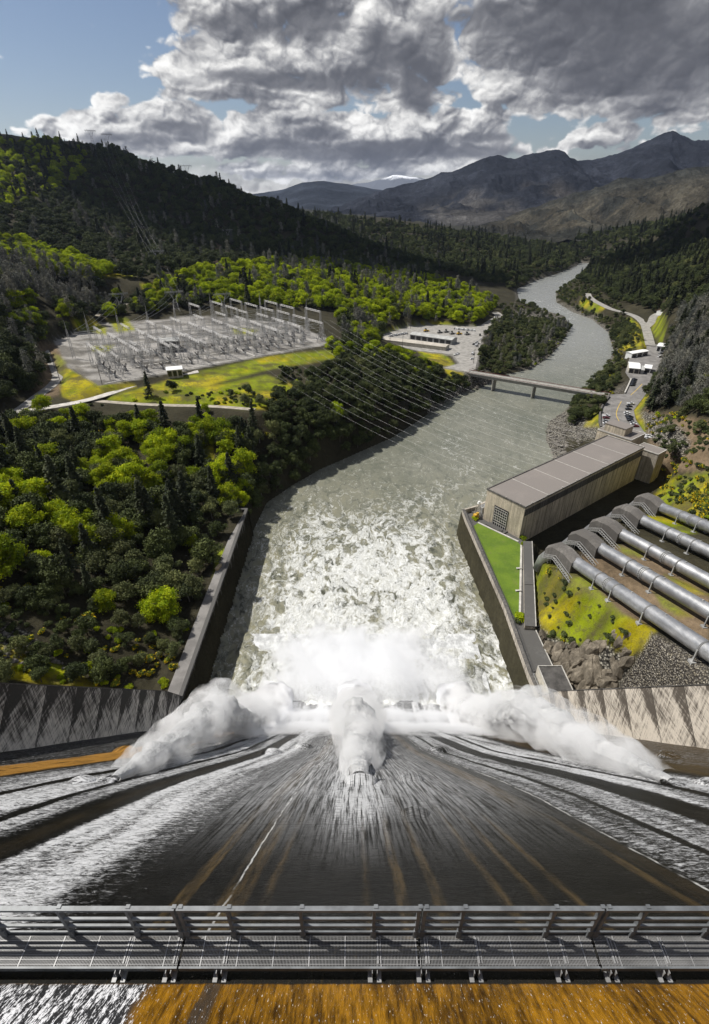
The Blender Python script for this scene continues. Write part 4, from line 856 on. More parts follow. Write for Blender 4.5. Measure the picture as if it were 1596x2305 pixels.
# ------------------------------------------------------------------ penstocks
Pn = [((422,655),191,(1596,1440),131),((635,525),197,(1596,1090),151),((818,400),210,(1596,820),172),((1002,278),226,(1596,560),192),((1175,172),241,(1596,345),208)]
ordn = ['nearest the camera, passing the grassy mound', 'second from the camera', 'middle one of the five', 'fourth from the camera', 'farthest one, beside the yellow broom slope']
PENS = []
cdir = Vector((-.56, .83, 0)).normalized()
for k, (s, v, e, w) in enumerate(Pn):
    a = Vector(atv(*Z6(s), v)); b_ = Vector(atv(*Z6(e), w)); d = (b_-a).normalized(); far_ = a+d*((b_-a).length+32)
    r = 2.3; PENS.append((a, d, far_))
    T = empty('penstock', a, 0, 'silver painted penstock pipe with ring girders, '+ordn[k], 'penstock', 'penstocks climbing the slope to the dam')
    hor = Vector((d.x, d.y, 0)).normalized(); back = -hor*.45+cdir*.55; back.normalize()
    mb = MB(); Lp = (far_-a).length; pts = [d*(-2)]+[d*(Lp*i/30) for i in range(31)]; mb.tube(pts, r, 40); mb.build('pipe', MAT['pipe'], T, True)
    mb = MB(); el = [d*(-1), back*3+Vector((0, 0, -.1)), back*8+Vector((0, 0, -1.0)), back*12.5+Vector((0, 0, -4.0)), back*15.5+Vector((0, 0, -9)), back*17+Vector((0, 0, -15))]; mb.tube(el, 2.15, 28); mb.build('elbow', MAT['pipe'], T, True)
    # ring girders and expansion joints
    rg = [16, 25.5, 41, 62, 84] if k == 0 else [17, 30, 52, 74]
    side_ = d.cross(Vector((0, 0, 1))).normalized(); upv_ = side_.cross(d)
    for q in rg:
        c = d*q; mb = MB(); mb.tube([c-d*.22, c+d*.22], 2.52, 36); R_ = mb.build('ring_girder', MAT['lattice_dark'], T, True)
        for sg_ in (-1, 1):
            p = c+side_*sg_*2.55; gz = H1(a.x+p.x, a.y+p.y)-a.z-.3
            mb = MB(); mb.bar(p+Vector((0, 0, .3)), p-Vector((0, 0, 2.4)), .28, .4); mb.bar(p-Vector((0, 0, 2.4)), (p.x, p.y, min(gz, p.z-2.6)), .34, .5)
            mb.box((p.x, p.y, min(gz+.3, p.z-2.4)), (1.3, 1.6, .7)); mb.build('support_leg', MAT['steel'], R_)
    q = (rg[0]+rg[1])/2+.3; c = d*q; mb = MB()
    for o2, rr in ((-.75, 2.55), (.1, 2.5), (.75, 2.5)): mb.tube([c+d*(o2-.09), c+d*(o2+.09)], rr, 32)
    for j in range(24):
        an_ = 2*math.pi*j/24; p = c+side_*math.cos(an_)*2.48+upv_*math.sin(an_)*2.48; mb.bar(p-d*.75, p+d*.1, .1)
    mb.build('expansion_joint', MAT['steel'], T)
    for q in (32, 47, 70): mb = MB(); mb.tube([d*q+upv_*2.2, d*q+upv_*2.6], .3, 10); mb.build('manhole', MAT['steel'], T)
    # concrete cover over the bend: chamfered arch extruded along the bend
    hd_ = empty('bend_cover', a, 0, 'angular concrete cover over the bend of the penstock '+ordn[k], 'concrete cover', 'covers over the penstock bends')
    prof = [(-2.8, -3.4), (-2.8, 1.3), (-1.5, 2.6), (1.5, 2.6), (2.8, 1.3), (2.8, -3.4)]
    st = [(hor*1.2, -.3, 1.0), (back*4.2, .6, 1.0), (back*4.4, .6, 1.0), (back*10.2, -.2, 1.0), (back*13.2, -3.0, .95)]
    vs = []; 
    for i, (p, dz, sc_) in enumerate(st):
        t_ = (st[min(i+1, 4)][0]-st[max(i-1, 0)][0]).normalized(); s2 = t_.cross(Vector((0, 0, 1))).normalized()
        for (u_, w_) in prof: vs.append(p+s2*u_*sc_+Vector((0, 0, (w_+dz) if w_ > -3 else -3.6-max(0, -dz))))
    n6 = 6; fs = [(i*n6+j, i*n6+(j+1) % n6, (i+1)*n6+(j+1) % n6, (i+1)*n6+j) for i in range(4) for j in range(n6)]
    mb = MB(); mb.add(vs, fs+[tuple(range(6))[::-1], tuple(range(24, 30))]); mb.build('shell', MAT['hood'], hd_)
    # stepped stair and rails on the near side of the cover
    mb = MB(); s2 = back.cross(Vector((0, 0, 1))).normalized(); sgn = 1 if s2.y < 0 else -1
    for off in (3.6, 5.0):
        p1 = back*0.0+hor*5+s2*sgn*off+Vector((0, 0, -4.2)); p2 = back*6.5+s2*sgn*off+Vector((0, 0, -1.5)); p3 = back*12+s2*sgn*off+Vector((0, 0, -4.2))
        for dz in (0, 1.1): mb.bar(p1+Vector((0, 0, dz)), p2+Vector((0, 0, dz)), .16); mb.bar(p2+Vector((0, 0, dz)), p3+Vector((0, 0, dz)), .16)
        for i in range(4): 
            p = p1.lerp(p2, i/3); mb.bar(p+Vector((0, 0, -2.5)), p+Vector((0, 0, 1.1)), .12)
            p = p2.lerp(p3, i/3); mb.bar(p+Vector((0, 0, -2.5)), p+Vector((0, 0, 1.1)), .12)
    for i in range(12): p = (back*0+hor*5).lerp(back*6.5, i/11)+Vector((0, 0, -4.2+2.7*i/11)); mb.bar(p+s2*sgn*3.6, p+s2*sgn*5., .3, .08)
    mb.build('side_stair', MAT['steel'], hd_)
#PART4
# ------------------------------------------------------------------ roads, car parks
def strip(name, P, hw, mt, zoff=0., th=.35):
    P = [Vector(p) for p in P]; pts = []
    for a, b_ in zip(P[:-1], P[1:]):
        n = max(2, int((b_-a).length/6)); pts += [a.lerp(b_, i/n) for i in range(n)]
    pts.append(P[-1])
    for _ in range(3): pts = [pts[0]]+[(pts[i-1]+pts[i]*2+pts[i+1])/4 for i in range(1, len(pts)-1)]+[pts[-1]]
    L, R_ = [], []
    for i, p in enumerate(pts):
        d = pts[min(i+1, len(pts)-1)]-pts[max(i-1, 0)]; d.z = 0; d.normalize(); s = Vector((d.y, -d.x, 0)); L.append(p-s*hw); R_.append(p+s*hw)
    vs = []; 
    for l, r in zip(L, R_): vs += [(l.x, l.y, l.z+zoff), (r.x, r.y, r.z+zoff), (r.x, r.y, r.z+zoff-th), (l.x, l.y, l.z+zoff-th)]
    fs = []
    for i in range(len(pts)-1):
        for j in range(4): fs.append((i*4+j, i*4+(j+1) % 4, i*4+4+(j+1) % 4, i*4+4+j))
    mb = MB(); mb.add(vs, fs); return mb.build(name, mt, kind='structure')
MAT['palegravel'] = simple('pale_gravel_road', (.50, .47, .43), .95, sc=.3, var=.3)
MAT['greyroad'] = simple('worn_road', (.30, .285, .26), .95, sc=.25, var=.3)
MAT['trackdirt'] = simple('dirt_track', (.36, .32, .26), .95, sc=.3, var=.3)
rm = {'gravel_road': 'greyroad', 'service_road': 'palegravel', 'dirt_track': 'trackdirt', 'hill_track': 'trackdirt', 'yard_track': 'greyroad', 'river_road': 'greyroad', 'side_road': 'greyroad'}
for k, (nm, P, hw) in enumerate(ROADS): strip(nm, P, hw, MAT[rm[nm]], .02+.006*k)
mb = MB(); mb.prism(PARK, 12.45, 12.8); mb.build('car_park', MAT['asphalt'], kind='structure')
mb = MB(); mb.prism(YARD, 12.6, 12.98); mb.build('works_yard', MAT['greyroad'], kind='structure')
strip('yellow_line', [at(*Z4(p), 12.81) for p in [(605,1190),(560,1270),(543,1330),(548,1370),(600,1442)]], .22, MAT['yellow'], .012, .01)
strip('yellow_line', [at(*Z4(p), 12.81) for p in [(840,995),(790,1050),(710,1120)]], .22, MAT['yellow'], .012, .01)
mb = MB()
for i in range(12):
    y = 1185+i*15.5; a = at(*Z4((395-i*.5 if y > 1250 else 395+(1250-y)*.6, y)), 12.82); b_ = at(*Z4((500-(i*2), y+8)), 12.82); mb.bar(a, b_, .16, .02)
mb.build('parking_line', MAT['line'], kind='structure')
def wallpl(name, pts, h, th, mt, label, cat, **k):
    T = empty(name, pts[0], 0, label, cat); P = [Vector(p)-Vector(pts[0]) for p in pts]; mb = MB(); L, R_ = [], []
    for i, p in enumerate(P):
        d = P[min(i+1, len(P)-1)]-P[max(i-1, 0)]; d.z = 0; d.normalize(); s = Vector((d.y, -d.x, 0))*th/2; L.append(p-s); R_.append(p+s)
    vs = []
    for l, r in zip(L, R_): vs += [(l.x, l.y, l.z-3), (l.x, l.y, l.z+h), (r.x, r.y, r.z+h), (r.x, r.y, r.z-3)]
    n = len(P); fs = [(i*4+j, i*4+(j+1) % 4, i*4+4+(j+1) % 4, i*4+4+j) for i in range(n-1) for j in range(4)]+[(3, 2, 1, 0), (4*n-4, 4*n-3, 4*n-2, 4*n-1)]
    mb.add(vs, fs); mb.build('wall_face', mt, T); return T
wallpl('parapet_wall', [at(*Z4(p), 12.8) for p in [(372,1490),(358,1420),(360,1340),(378,1270),(410,1210),(468,1140)]], 1.3, 1.2, MAT['darkwall'], 'curved dark parapet wall edging the car park beside the river', 'parapet')
wallpl('parapet_wall', [at(*Z4(p), 12.8) for p in [(640,1104),(680,1020),(712,945)]], 1.2, 1.0, MAT['cap'], 'short pale parapet wall behind the row of dark cars', 'parapet')
# ------------------------------------------------------------------ bridge
BA, BB = Vector(at(1052, 836, 12.7)), Vector(at(1370, 889, 12.7)); bd_ = (BB-BA); bl = bd_.length
BR = empty('road_bridge', BA, math.atan2(bd_.y, bd_.x), 'long low concrete road bridge on slab piers crossing the green river', 'bridge')
mb = MB(); mb.box((bl/2, 0, -.25), (bl, 8.6, .5)); mb.build('deck', MAT['bridge'], BR)
mb = MB(); mb.box((bl/2, 3.2, -1.55), (bl, .9, 2.1)); mb.box((bl/2, -3.2, -1.55), (bl, .9, 2.1)); mb.box((bl/2, 0, -1.5), (bl, .7, 2.)); mb.build('girder', MAT['bridge'], BR)
mb = MB(); mb.box((bl/2, -4.1, .12), (bl, .5, .25)); mb.box((bl/2, 4.1, .12), (bl, .5, .25)); mb.build('kerb', MAT['cap'], BR)
for sy in (-4.15, 4.15):
    mb = MB()
    for z in (.55, .95): mb.box((bl/2, sy, z), (bl, .14, .16))
    n = int(bl/3)
    for i in range(n+1): mb.box((bl*i/n, sy, .6), (.14, .14, .8))
    mb.build('guard_rail', MAT['rail_red'], BR)
for f in ((127.6-BA.x)/bd_.x, (158.0-BA.x)/bd_.x, (190.5-BA.x)/bd_.x):
    mb = MB(); mb.box((f*bl, 0, -2.9), (1.4, 8.2, 1.0)); mb.prism([(f*bl-.8, -3.6), (f*bl, -4.4), (f*bl+.8, -3.6), (f*bl+.8, 3.6), (f*bl, 4.4), (f*bl-.8, 3.6)], -16.5, -3.2)
    mb.build('pier', MAT['bridge'], BR)
mb = MB(); mb.box((.5, 0, -3.5), (2, 9, 6)); mb.box((bl-.5, 0, -3.5), (2, 9, 6)); mb.build('abutment', MAT['bridge'], BR)
# ------------------------------------------------------------------ lattice helpers
def latcol(mb, x, y, z0, z1, w0, w1, t_=.2, seg=6):
    c = lambda s, z: [(x-s, y-s, z), (x+s, y-s, z), (x+s, y+s, z), (x-s, y+s, z)]
    A_ = c(w0/2, z0); B_ = c(w1/2, z1)
    for a, b_ in zip(A_, B_): mb.bar(a, b_, t_, n=3)
    for i in range(seg):
        f0, f1 = i/seg, (i+1)/seg; s0 = (w0*(1-f0)+w1*f0)/2; s1 = (w0*(1-f1)+w1*f1)/2; P0 = c(s0, z0+(z1-z0)*f0); P1 = c(s1, z0+(z1-z0)*f1)
        for k in range(4):
            mb.bar(P0[k], P1[(k+1) % 4], t_*.7, n=3) if (i+k) % 2 else mb.bar(P0[(k+1) % 4], P1[k], t_*.7, n=3)
            mb.bar(P1[k], P1[(k+1) % 4], t_*.6, n=3)
def latbeam(mb, a, b_, w, h, t_=.2, seg=9):
    a = Vector(a); b_ = Vector(b_); d = (b_-a).normalized(); s = d.cross(Vector((0, 0, 1))).normalized()*w/2; u_ = Vector((0, 0, h/2))
    off = [-s-u_, s-u_, s+u_, -s+u_]
    for o in off: mb.bar(a+o, b_+o, t_, n=3)
    for i in range(seg):
        p = a.lerp(b_, i/seg); q = a.lerp(b_, (i+1)/seg)
        for k in range(4): mb.bar(p+off[k], q+off[(k+1) % 4], t_*.65, n=3) if i % 2 else mb.bar(p+off[(k+1) % 4], q+off[k], t_*.65, n=3)
rzy = math.atan2(e1[1], e1[0])
def gantry(h, span, label):
    T = empty('switchyard_gantry', (0, 0, 0), rzy, label, 'gantry', 'steel gantries of the switchyard')
    for y in (0, span): mb = MB(); latcol(mb, 0, y, 0, h, 2.2, 1.0, .18, 7); mb.build('lattice_column', MAT['lattice'], T)
    mb = MB(); latbeam(mb, (0, 0, h-.6), (0, span, h-.6), 1.2, 1.1, .19, 10); mb.build('lattice_beam', MAT['lattice'], T)
    for f in (.2, .5, .8):
        mb = MB(); mb.tube([(0, span*f, h-1.3), (0, span*f, h-3.2)], .16, 6); mb.build('insulator_string', MAT['porcelain'], T)
    return T
def place(proto, a, b_, z=41.75, first=[set()], label=None, rz=None, near=None):
    x, y = sw(a, b_)
    if proto.name not in first[0]: first[0].add(proto.name); o = proto
    else: o = copy_tree(proto)
    o.location = (x, y, z)
    if rz is not None: o.rotation_euler.z = rz
    if label: o['label'] = label
    return o
gA = gantry(17, 22, 'pale steel lattice gantry in the front rows of the switchyard'); gB = gantry(22, 24, 'taller pale lattice gantry towards the back right of the switchyard'); gC = gantry(12, 18, 'low lattice gantry among the switchyard breakers')
for i in range(9):
    for j, b0 in enumerate((8, 34, 62)):
        if (i, j) in ((0, 2),): continue
        place(gA, 10+i*22.5, b0)
for i in range(7): place(gA, 30+i*22, 92, label='pale steel lattice gantry in the back rows of the switchyard')
for i, (a, b0) in enumerate([(150, 88), (172, 60), (172, 90), (194, 60), (194, 90), (203, 30), (150, 118), (128, 122), (172, 122)]): place(gB, a, b0)
for i in range(8):
    for b0 in (22, 50): place(gC, 21+i*22.5, b0)
mb = MB()
tall = []
for i, (a, b_) in enumerate([(4, 86), (26, 118), (52, 122), (78, 122), (104, 124), (196, 128), (150, 146), (208, 60)]):
    T = empty('spiked_mast', (0, 0, 0), rzy, 'tall slim lattice mast with a lightning spike rising above the switchyard gantries', 'mast', 'lightning masts of the switchyard') if i == 0 else None
    if i == 0: m1 = MB(); latcol(m1, 0, 0, 0, 22, 2.0, .8, .22, 8); m1.build('lattice_shaft', MAT['lattice'], T); m1 = MB(); m1.bar((0, 0, 22), (0, 0, 29), .28, n=4, w2=.1); m1.build('spike', MAT['lattice'], T); TM = T
    place(TM, a, b_)
# breakers, post insulators, transformers
def breaker():
    T = empty('circuit_breaker', (0, 0, 0), rzy, 'grey circuit breaker with three leaning bushings on the gravel of the switchyard', 'circuit breaker', 'circuit breakers of the switchyard')
    mb = MB(); mb.tube([(0, -1.8, 1.6), (0, 1.8, 1.6)], .9, 10); mb.build('tank', MAT['equip'], T)
    mb = MB(); 
    for y in (-1.5, 1.5):
        for x in (-.7, .7): mb.bar((x, y, 0), (x, y, 1.4), .22)
    mb.build('frame', MAT['lattice'], T)
    for y in (-1.4, 0, 1.4):
        for s in (-1, 1): mb = MB(); mb.tube([(0, y, 2.2), (s*1.5, y, 5.0)], [.25, .16], 6); mb.build('bushing', MAT['porcelain'], T)
    return T
def postins():
    T = empty('post_insulator', (0, 0, 0), rzy, 'slim insulator post on a steel stand in the switchyard', 'insulator post', 'insulator posts of the switchyard')
    mb = MB(); latcol(mb, 0, 0, 0, 3.6, .9, .6, .14, 3); mb.build('stand', MAT['lattice'], T)
    for x in (-.9, .9): mb = MB(); mb.tube([(x, 0, 3.6), (x, 0, 6.2)], .17, 6); mb.build('insulator', MAT['equip'], T)
    mb = MB(); mb.box((0, 0, 3.65), (2.4, .4, .2)); mb.bar((-1, 0, 6.2), (1, 0, 6.3), .12); mb.build('switch_blade', MAT['lattice'], T); return T
bk = breaker(); pi_ = postins(); q = random.Random(3)
for i in range(17):
    for b0 in (14, 28, 44, 56): 
        if q.random() < .8: place(bk, 14+i*11.2+q.uniform(-1, 1), b0+q.uniform(-1, 1))
for i in range(24):
    for b0 in (10, 20, 38, 50, 68, 80):
        if q.random() < .72: place(pi_, 10+i*8+q.uniform(-1, 1), b0+q.uniform(-1, 1))
def busbar(a0, b0, a1, b1, z, n):
    x0, y0 = sw(a0, b0); x1, y1 = sw(a1, b1); mb = MB(); L = math.hypot(x1-x0, y1-y0); mb.bar((0, 0, 0), (x1-x0, y1-y0, 0), .14, n=4)
    o = mb.build('overhead_busbar', MAT['wire'], None, label='thin pale busbar running the length of the switchyard below the gantries', cat='busbar', group='busbars of the switchyard'); o.location = (x0, y0, z)
for b0 in (12, 19, 26, 38, 45, 52, 66, 73, 80): busbar(8, b0, 192, b0, 41.7+12.5, 0)
for b0 in (10, 14.5, 23.5, 29, 36, 41.5, 48.5, 55, 63, 69, 77, 84, 96, 104): busbar(12, b0, 188, b0, 41.7+15.8, 0)
for b0 in (16, 42): busbar(8, b0, 192, b0, 41.7+6.5, 0)
for a0, b0, a1, b1, w in ((4, 3, 190, 4, 1.0), (8, 31, 190, 31, 1.2), (60, 3, 62, 84, 1.2), (120, 3, 122, 84, 1.2), (30, 60, 190, 61, 1.0)):
    x0, y0 = sw(a0, b0); x1, y1 = sw(a1, b1); mb = MB(); mb.bar((x0, y0, 41.86), (x1, y1, 41.86), w, .12); mb.build('cable_trench_path', MAT['cap'], kind='structure')
def shed(name, p0, p1, dep, he, hr, wm, rmat, label, cat='building', doors=0, z=None):
    a = Vector(p0); b_ = Vector(p1); d = b_-a; L = Vector((d.x, d.y, 0)).length; T = empty(name, a, math.atan2(d.y, d.x), label, cat)
    mb = MB(); vs = [(0, 0, -2), (L, 0, -2), (L, dep, -2), (0, dep, -2), (0, 0, he), (L, 0, he), (L, dep, he), (0, dep, he), (0, dep/2, hr), (L, dep/2, hr)]
    mb.add(vs, [(0, 1, 5, 4), (1, 2, 6, 9, 5), (2, 3, 7, 6), (3, 0, 4, 8, 7)]); mb.build('wall', wm, T)
    mb = MB(); o = .5; t_ = .15
    for y0, z0, y1, z1 in ((-o, he-o*(hr-he)/(dep/2), dep/2, hr), (dep+o, he-o*(hr-he)/(dep/2), dep/2, hr)):
        vs = [(-o, y0, z0), (L+o, y0, z0), (L+o, y1, z1), (-o, y1, z1)]; vs += [(x, y, z_+t_) for x, y, z_ in vs]
        mb.add(vs, [(0, 3, 2, 1), (4, 5, 6, 7), (0, 1, 5, 4), (1, 2, 6, 5), (2, 3, 7, 6), (3, 0, 4, 7)])
    mb.build('roof', rmat, T)
    for i in range(doors):
        mb = MB(); x = L*(i+.5)/doors; mb.box((x, -.03, he*.4), (L/doors*.72, .1, he*.78)); mb.build('doorway', MAT['shadeglass'], T)
    return T
MAT['greyroof'] = simple('ribbed_grey_roof', (.42, .42, .40), .6, sc=.2); MAT['tanroof'] = simple('tan_flat_roof', (.46, .42, .36), .8, sc=.1)
shed('depot_shed', at(*Z3b((432,262)), 13), at(*Z3b((905,330)), 13), 15, 5.2, 6.6, MAT['equip'], MAT['greyroof'], 'long grey roofed depot shed with open dark bays in the works yard', doors=7)  # dark panels stand in for the shade inside the open bays
shed('depot_office', at(*Z3b((70,300)), 13), at(*Z3b((835,396)), 13), 13, 3.8, 4.9, MAT['cream'], MAT['tanroof'], 'long low tan roofed building in front of the depot shed', doors=0)
shed('switch_house', at(*Z3((745,518)), 41.8), at(*Z3((812,512)), 41.8), 9, 4.6, 5.4, MAT['wall'], MAT['white'], 'small block house with white roof at the front edge of the switchyard', doors=3)
shed('relay_house', at(*Z3((712,410)), 41.8), at(*Z3((798,405)), 41.8), 14, 8.5, 8.9, MAT['darkwall'], MAT['greyroof'], 'dark concrete relay house standing among the gantries of the switchyard', doors=0)
shed('fish_shed', at(*Z4((680,868)), 12.8), at(*Z4((800,880)), 12.8), 22, 4.6, 6.2, MAT['cream'], MAT['white'], 'larger white roofed shed by the right bank road, nearest the river', doors=2)
shed('store_shed', at(*Z4((850,862)), 12.8), at(*Z4((925,872)), 12.8), 14, 4.2, 5.6, MAT['white'], MAT['white'], 'smaller white roofed shed right beside the right bank road', doors=1)
shed('canopy_shed', at(*Z4((715,700)), 12.8), at(*Z4((900,668)), 12.8), 7, 4.2, 4.8, MAT['white'], MAT['white'], 'long narrow white canopy shed beyond the two white sheds', doors=3)
shed('site_office', at(*Z4((995,620)), 13.2), at(*Z4((1085,632)), 13.2), 17, 5.2, 6.2, MAT['white'], MAT['white'], 'white two bay office building on the right side of the bank road', doors=2)
shed('pump_house', at(*Z4((815,880)), 12.8), at(*Z4((850,884)), 12.8), 16, 3.6, 4.4, MAT['equip'], MAT['greyroof'], 'narrow grey roofed hut squeezed between the white sheds', doors=0)
shed('hillside_house', at(*Z4((1092,212)), H1(*at(*Z4((1092,212)), 16)[:2])), at(*Z4((1165,218)), 16), 12, 4., 6.2, MAT['white'], MAT['redroof'], 'white house with red tiled roof at the end of the side road', doors=2)
# timber fence round the front of the switchyard
ft = empty('yard_fence', (*sw(-3, 60), 41.8), 0, 'chain link fence with pale posts along the left and front of the switchyard', 'fence'); o0 = Vector(ft.location)
mbp, mbr = MB(), MB(); fp_ = [sw(-5, 62), sw(-3, -1), sw(60, -3), sw(130, -3), sw(203, -2)]
for a, b_ in zip(fp_[:-1], fp_[1:]):
    n = int(math.hypot(b_[0]-a[0], b_[1]-a[1])/3.2)
    for i in range(n+1): x, y = a[0]+(b_[0]-a[0])*i/n, a[1]+(b_[1]-a[1])*i/n; mbp.bar(Vector((x, y, 41.6))-o0, Vector((x, y, 44.2))-o0, .11, n=3)
    for z in (42.2, 42.8, 43.4, 44.1): mbr.bar(Vector((*a, z))-o0, Vector((*b_, z))-o0, .05, n=3)
mbp.build('post', MAT['steel'], ft); mbr.build('wire_mesh', MAT['steel'], ft)
# ------------------------------------------------------------------ pylons
def pylon(name='transmission_tower'):
    T = empty(name, (0, 0, 0), 0, '', 'pylon', 'transmission towers'); t_ = .30
    mb = MB(); latcol(mb, 0, 0, 0, 17, 8, 3.2, t_, 4); mb.build('tower_body', MAT['lattice_dark'], T)
    mb = MB()
    for s in (-1, 1):
        for y in (-1.2, 1.2): mb.bar((s*.9, y, 17), (s*7., y, 28), t_, n=3); mb.bar((s*2., y, 17), (s*4.2, y, 28), t_*.7, n=3)
        mb.bar((s*1.6, -1.2, 20), (s*4, 1.2, 24), t_*.6, n=3); mb.bar((s*7, 0, 28.6), (s*7, 0, 31.5), t_*.8, n=3); mb.bar((s*6, 0, 28.6), (s*7, 0, 31.5), t_*.6, n=3)
    mb.build('v_arm', MAT['lattice_dark'], T)
    mb = MB(); latbeam(mb, (-12, 0, 28), (12, 0, 28), 2.0, 1.5, t_, 12); mb.build('crossarm', MAT['lattice_dark'], T)
    for x in (-10.5, 0, 10.5): mb = MB(); mb.bar((x, 0, 27.2), (x, 0, 24.5), .3); mb.build('insulator_string', MAT['porcelain'], T)
    return T
pyl = [((213,340),1480,'pylon on the bare hilltop, left of the pair',1), ((248,342),1500,'pylon on the bare hilltop, right of the pair',1), ((424,402),1468,'lone pylon on the descending ridge skyline, right of the hilltop pair',1),
       ((276,705),None,'pale pylon behind the left end of the switchyard',1.0),((398,700),None,'pale pylon behind the middle of the switchyard',1.0),((505,705),None,'pale pylon behind the right half of the switchyard',1.0),
       ((515,545),None,'faint pylon half way down the dark hillside',1.0),((360,600),None,'faint pylon low on the dark hillside above the switchyard',1.0)]
PT = []; pr_ = None
for i, (p, yd, lb, sc_) in enumerate(pyl):
    if yd: x, y, _ = aty(*p, yd); z = H1(x, y)-1
    else:
        z = 60.
        for _ in range(14): x, y, _z = at(*p, z); z = .5*z+.5*H1(x, y)
        x, y, _z = at(*p, z); z = H1(x, y)-.5
    if pr_ is None: pr_ = pylon(); T = pr_
    else: T = copy_tree(pr_)
    T.location = (x, y, z); T.rotation_euler.z = (.35, .35, .2, .5, .5, .5, .4, .4)[i]; T['label'] = lb; PT.append(Vector((x, y, z)))
    if i >= 3:
        T.scale = (.8, .8, .72)
        for c in T.children: 
            if c.name.startswith(('tower_body', 'v_arm', 'crossarm')): c.data = c.data; c.material_slots[0].link = 'OBJECT'; c.material_slots[0].material = MAT['lattice']
def wire(a, b_, sag, r, label, group, n=24):
    a = Vector(a); b_ = Vector(b_); mb = MB(); pts = []
    for i in range(n+1): f = i/n; p = a.lerp(b_, f)-a; p.z -= sag*4*f*(1-f); pts.append(p)
    mb.tube(pts, r, 4, False); o = mb.build('power_line', MAT['wire'], None, label=label, cat='power line', group=group); o.location = a
NW = 13
for i in range(NW):
    f = i/(NW-1); x0, y0 = sw(96+105*f, 4+26*max(0, f-.7)); x1, y1 = ph(4+100*f+(i % 3-1)*1.2, .4)
    wire((x0, y0, 58.5+(i % 3)*.6), (x1, y1, 31.4), 8+(i % 3)*1.6, .019, 'thin pale power line crossing the river from the switchyard to the powerhouse roof', 'power lines over the river', 40)
for (i, j) in ((0, 7), (7, 3), (1, 4), (2, 6), (6, 5)):
    for s in (-9, 0, 9):
        a, b_ = PT[i], PT[j]; d = (b_-a); pn = Vector((d.y, -d.x, 0)).normalized(); k = .75 if j >= 3 else 1
        wire(a+pn*s+Vector((0, 0, 24)), b_+pn*s*k+Vector((0, 0, 18)), 22, .035, 'faint power line running down the dark hillside to the switchyard', 'power lines on the hillside', 24)
for j, a0 in ((3, 20), (4, 60), (5, 110)):
    for s in (-7, 0, 7): x, y = sw(a0+s*.8, 112); wire(PT[j]+Vector((s, 0, 18)), (x, y, 58), 3, .06, 'slack power line dropping from a pale pylon into the switchyard', 'power lines into the switchyard', 12)
# poles
def pole(px, py, z, h, label, arm=True):
    x, y, _ = at(px, py, z); T = empty('utility_pole', (x, y, z), .5, label, 'utility pole'); mb = MB(); mb.tube([(0, 0, -1), (0, 0, h)], [.22, .14], 8); mb.build('shaft', MAT['pole'], T)
    if arm: mb = MB(); mb.box((0, 0, h-1), (3, .16, .18)); mb.build('crossarm', MAT['pole'], T)
pole(231, 868, 41, 15, 'dark utility pole standing at the front left corner of the switchyard'); pole(*Z3((270,545)), 39, 14, 'dark utility pole beside the bend of the left hand road'); pole(*Z3((243,475)), 40, 14, 'dark utility pole at the upper end of the left hand road')
pole(*Z3b((350,350)), 14, 12, 'dark utility pole in front of the long tan roofed building'); pole(*Z3b((205,352)), 14, 10, 'shorter dark utility pole near the left end of the tan roofed building'); pole(*Z3b((442,135)), 16, 16, 'tall pole at the back of the works yard'); pole(*Z3b((1158,540)), 13, 14, 'dark utility pole beside the bridge end of the works yard'); pole(*Z3b((1212,360)), 13, 9, 'short pole among cars parked along the works yard', False)
